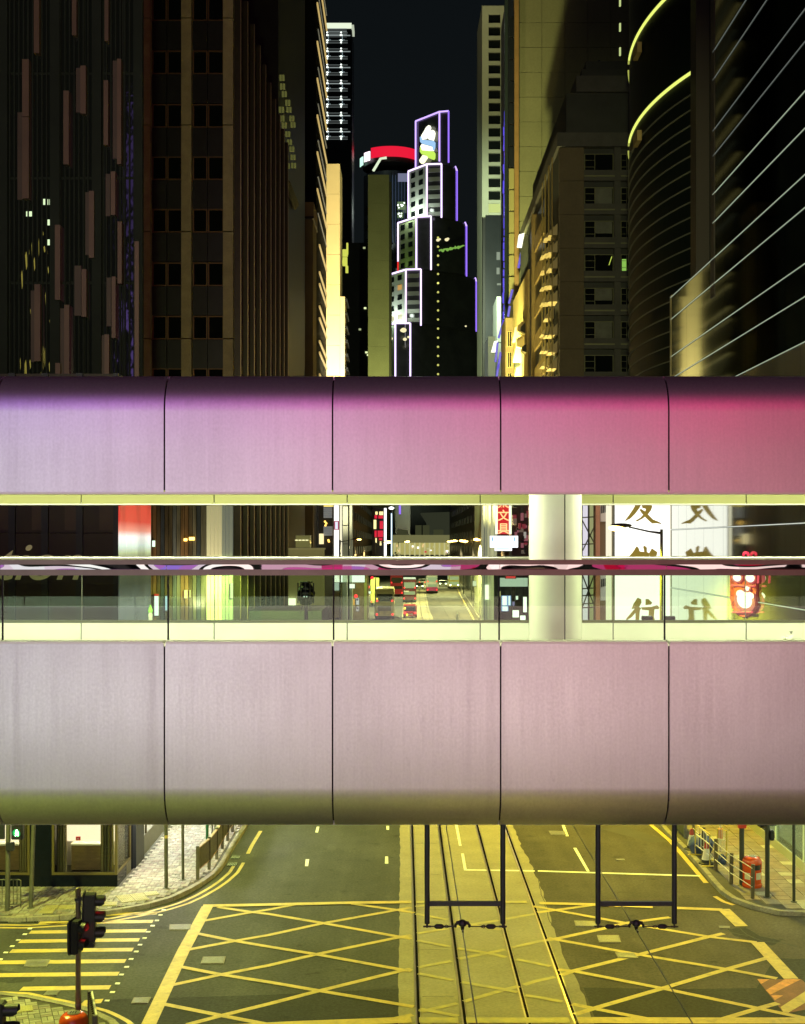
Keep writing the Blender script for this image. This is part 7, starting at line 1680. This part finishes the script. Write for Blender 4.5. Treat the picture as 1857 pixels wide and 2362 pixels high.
lit_sign(771, 842, 1322, 1343, 150, (.92, 1, .98), 1.4, 'wide white glowing shop fascia low on the left of the street')
lit_sign(803, 819, 1347, 1357, 149, (1, 1, 1), 1.4, 'small bright white shop panel under the wide fascia')
lit_sign(771, 783, 1344, 1362, 149.5, (.62, .72, .70), .7, 'pale grey shop window at the left end under the wide fascia')
ws = empty('shop_wall', (XX(810, 170), 170, 0), 'brown shop wall under the wide white fascia on the left', 'wall')
MB().box(XX(768, 170), 170, 0, XX(850, 170), 171, 8).build('front', M('brown_shop_wall', (.20, .16, .09), .7, var=.3, vs=.8), ws)
MB().box(XX(840, 169.5), 169.5, 0, XX(846, 169.5), 169.99, 6).build('green_pilaster', M('lime_pilaster', (.3, .36, .10), .6), ws)
for (px, py), lab in zip(((858.5, 1333), (849, 1354), (797, 1381), (778, 1395), (821, 1375)), ('small red light high above the lorry', 'small red light left of the lorry box', 'red light left of the orange panel', 'pink red light at the left kerb', 'red light on top of the orange panel')):
    tag(MB().ell(P(px, py, 187 if px > 840 else 166), (.24, .08, .24), 10, 6).build('red_light', E('red_glow_light', (1, .03, .05), 2.2)), lab, 'light', 'red signal lights in the street')
rb = empty('red_barrier', (XX(776, 150), 150, 0), 'red barrier block at the left kerb under the shop window', 'barrier')
MB().prism([(XX(768, 160), 160), (XX(782, 160), 160), (XX(782, 160), 160.6), (XX(768, 160), 160.6)], .05, 1.3).build('block', M('red_plastic', (.42, .04, .03), .5, em=(.4, .03, .02), es=.2), rb, bevel=.05)
MB().box(XX(768, 160), 159.95, 1.3, XX(782, 160), 160.3, 1.4).build('top_rail', paint_w, rb)
wc = empty('white_bollard', G(1055, 1433, 0), 'slim white tapered bollard on the far right carriageway', 'bollard'); l = wc.location
MB().lathe((l.x, l.y, 0), [(.28, 0), (.24, .1), (.09, 1.1), (.05, 1.14)], 14).build('post', M('white_bollard_paint', (.75, .75, .66), .5), wc, smooth=True); MB().lathe((l.x, l.y, 0), [(.36, .001), (.36, .05)], 14).build('foot', rubber, wc)
# people waiting on the far right pavement
skin = M('skin', (.45, .30, .20), .6); cloth = [M('dark_jacket', (.03, .03, .035), .8), M('rust_jacket', (.22, .10, .05), .8), M('grey_shirt', (.18, .18, .16), .8)]
def person(x, y, z, m_, label, hgt=1.7, stride=.18):
    k = hgt/1.7; me = bpy.data.meshes.new('person')
    V = [(0, 0, .92), (0, 0, 1.15), (0, 0, 1.38), (0, 0, 1.48), (0, -.01, 1.60), (0, 0, 1.70), (.10, 0, .88), (.11, stride, .48), (.11, stride*.5, .06), (.11, stride*.5-.13, .03), (-.10, 0, .88), (-.11, -stride*.6, .48), (-.11, -stride*.2, .06), (-.11, -stride*.2-.13, .03), (.19, 0, 1.37), (.25, .03, 1.12), (.24, -.10, .88), (-.19, 0, 1.37), (-.25, -.03, 1.12), (-.24, -.12, .90)]
    Ed = [(0, 1), (1, 2), (2, 3), (3, 4), (4, 5), (0, 6), (6, 7), (7, 8), (8, 9), (0, 10), (10, 11), (11, 12), (12, 13), (2, 14), (14, 15), (15, 16), (2, 17), (17, 18), (18, 19)]
    Rr = [.15, .14, .15, .06, .10, .07, .10, .07, .05, .04, .10, .07, .05, .04, .07, .05, .04, .07, .05, .04]
    me.from_pydata([(a*k+x, b*k+y, c*k+z) for a, b, c in V], Ed, []); o = bpy.data.objects.new('person', me); COL.objects.link(o)
    md = o.modifiers.new('skin', 'SKIN')
    for i, r in enumerate(Rr): me.skin_vertices[0].data[i].radius = (r*k, r*k*.8)
    me.skin_vertices[0].data[0].use_root = True
    o.modifiers.new('smooth', 'SUBSURF').levels = 1
    me.materials.append(m_); tag(o, label, 'person', 'people on the far pavement')
    h_ = MB().ell((x, y-.005, z+1.63*k), (.105*k, .115*k, .13*k), 10, 7).build('hair', black_m, o, smooth=True)
    return o
person(XX(1125, 182), 182, .12, cloth[1], 'person in a rust jacket standing on the far right pavement'); person(XX(1131, 195), 195, .12, cloth[0], 'person in dark clothes beside the rust jacketed person', stride=.1); person(XX(1101, 200), 200, .12, cloth[2], 'person in a grey shirt walking on the far right pavement', stride=.25)
# violet tube low on the neon tower
MB().tube([P(922.5, 1100, 640), P(922.5, 1186, 640)], .5, 6).build('neon_tube', neon_v, nt_)
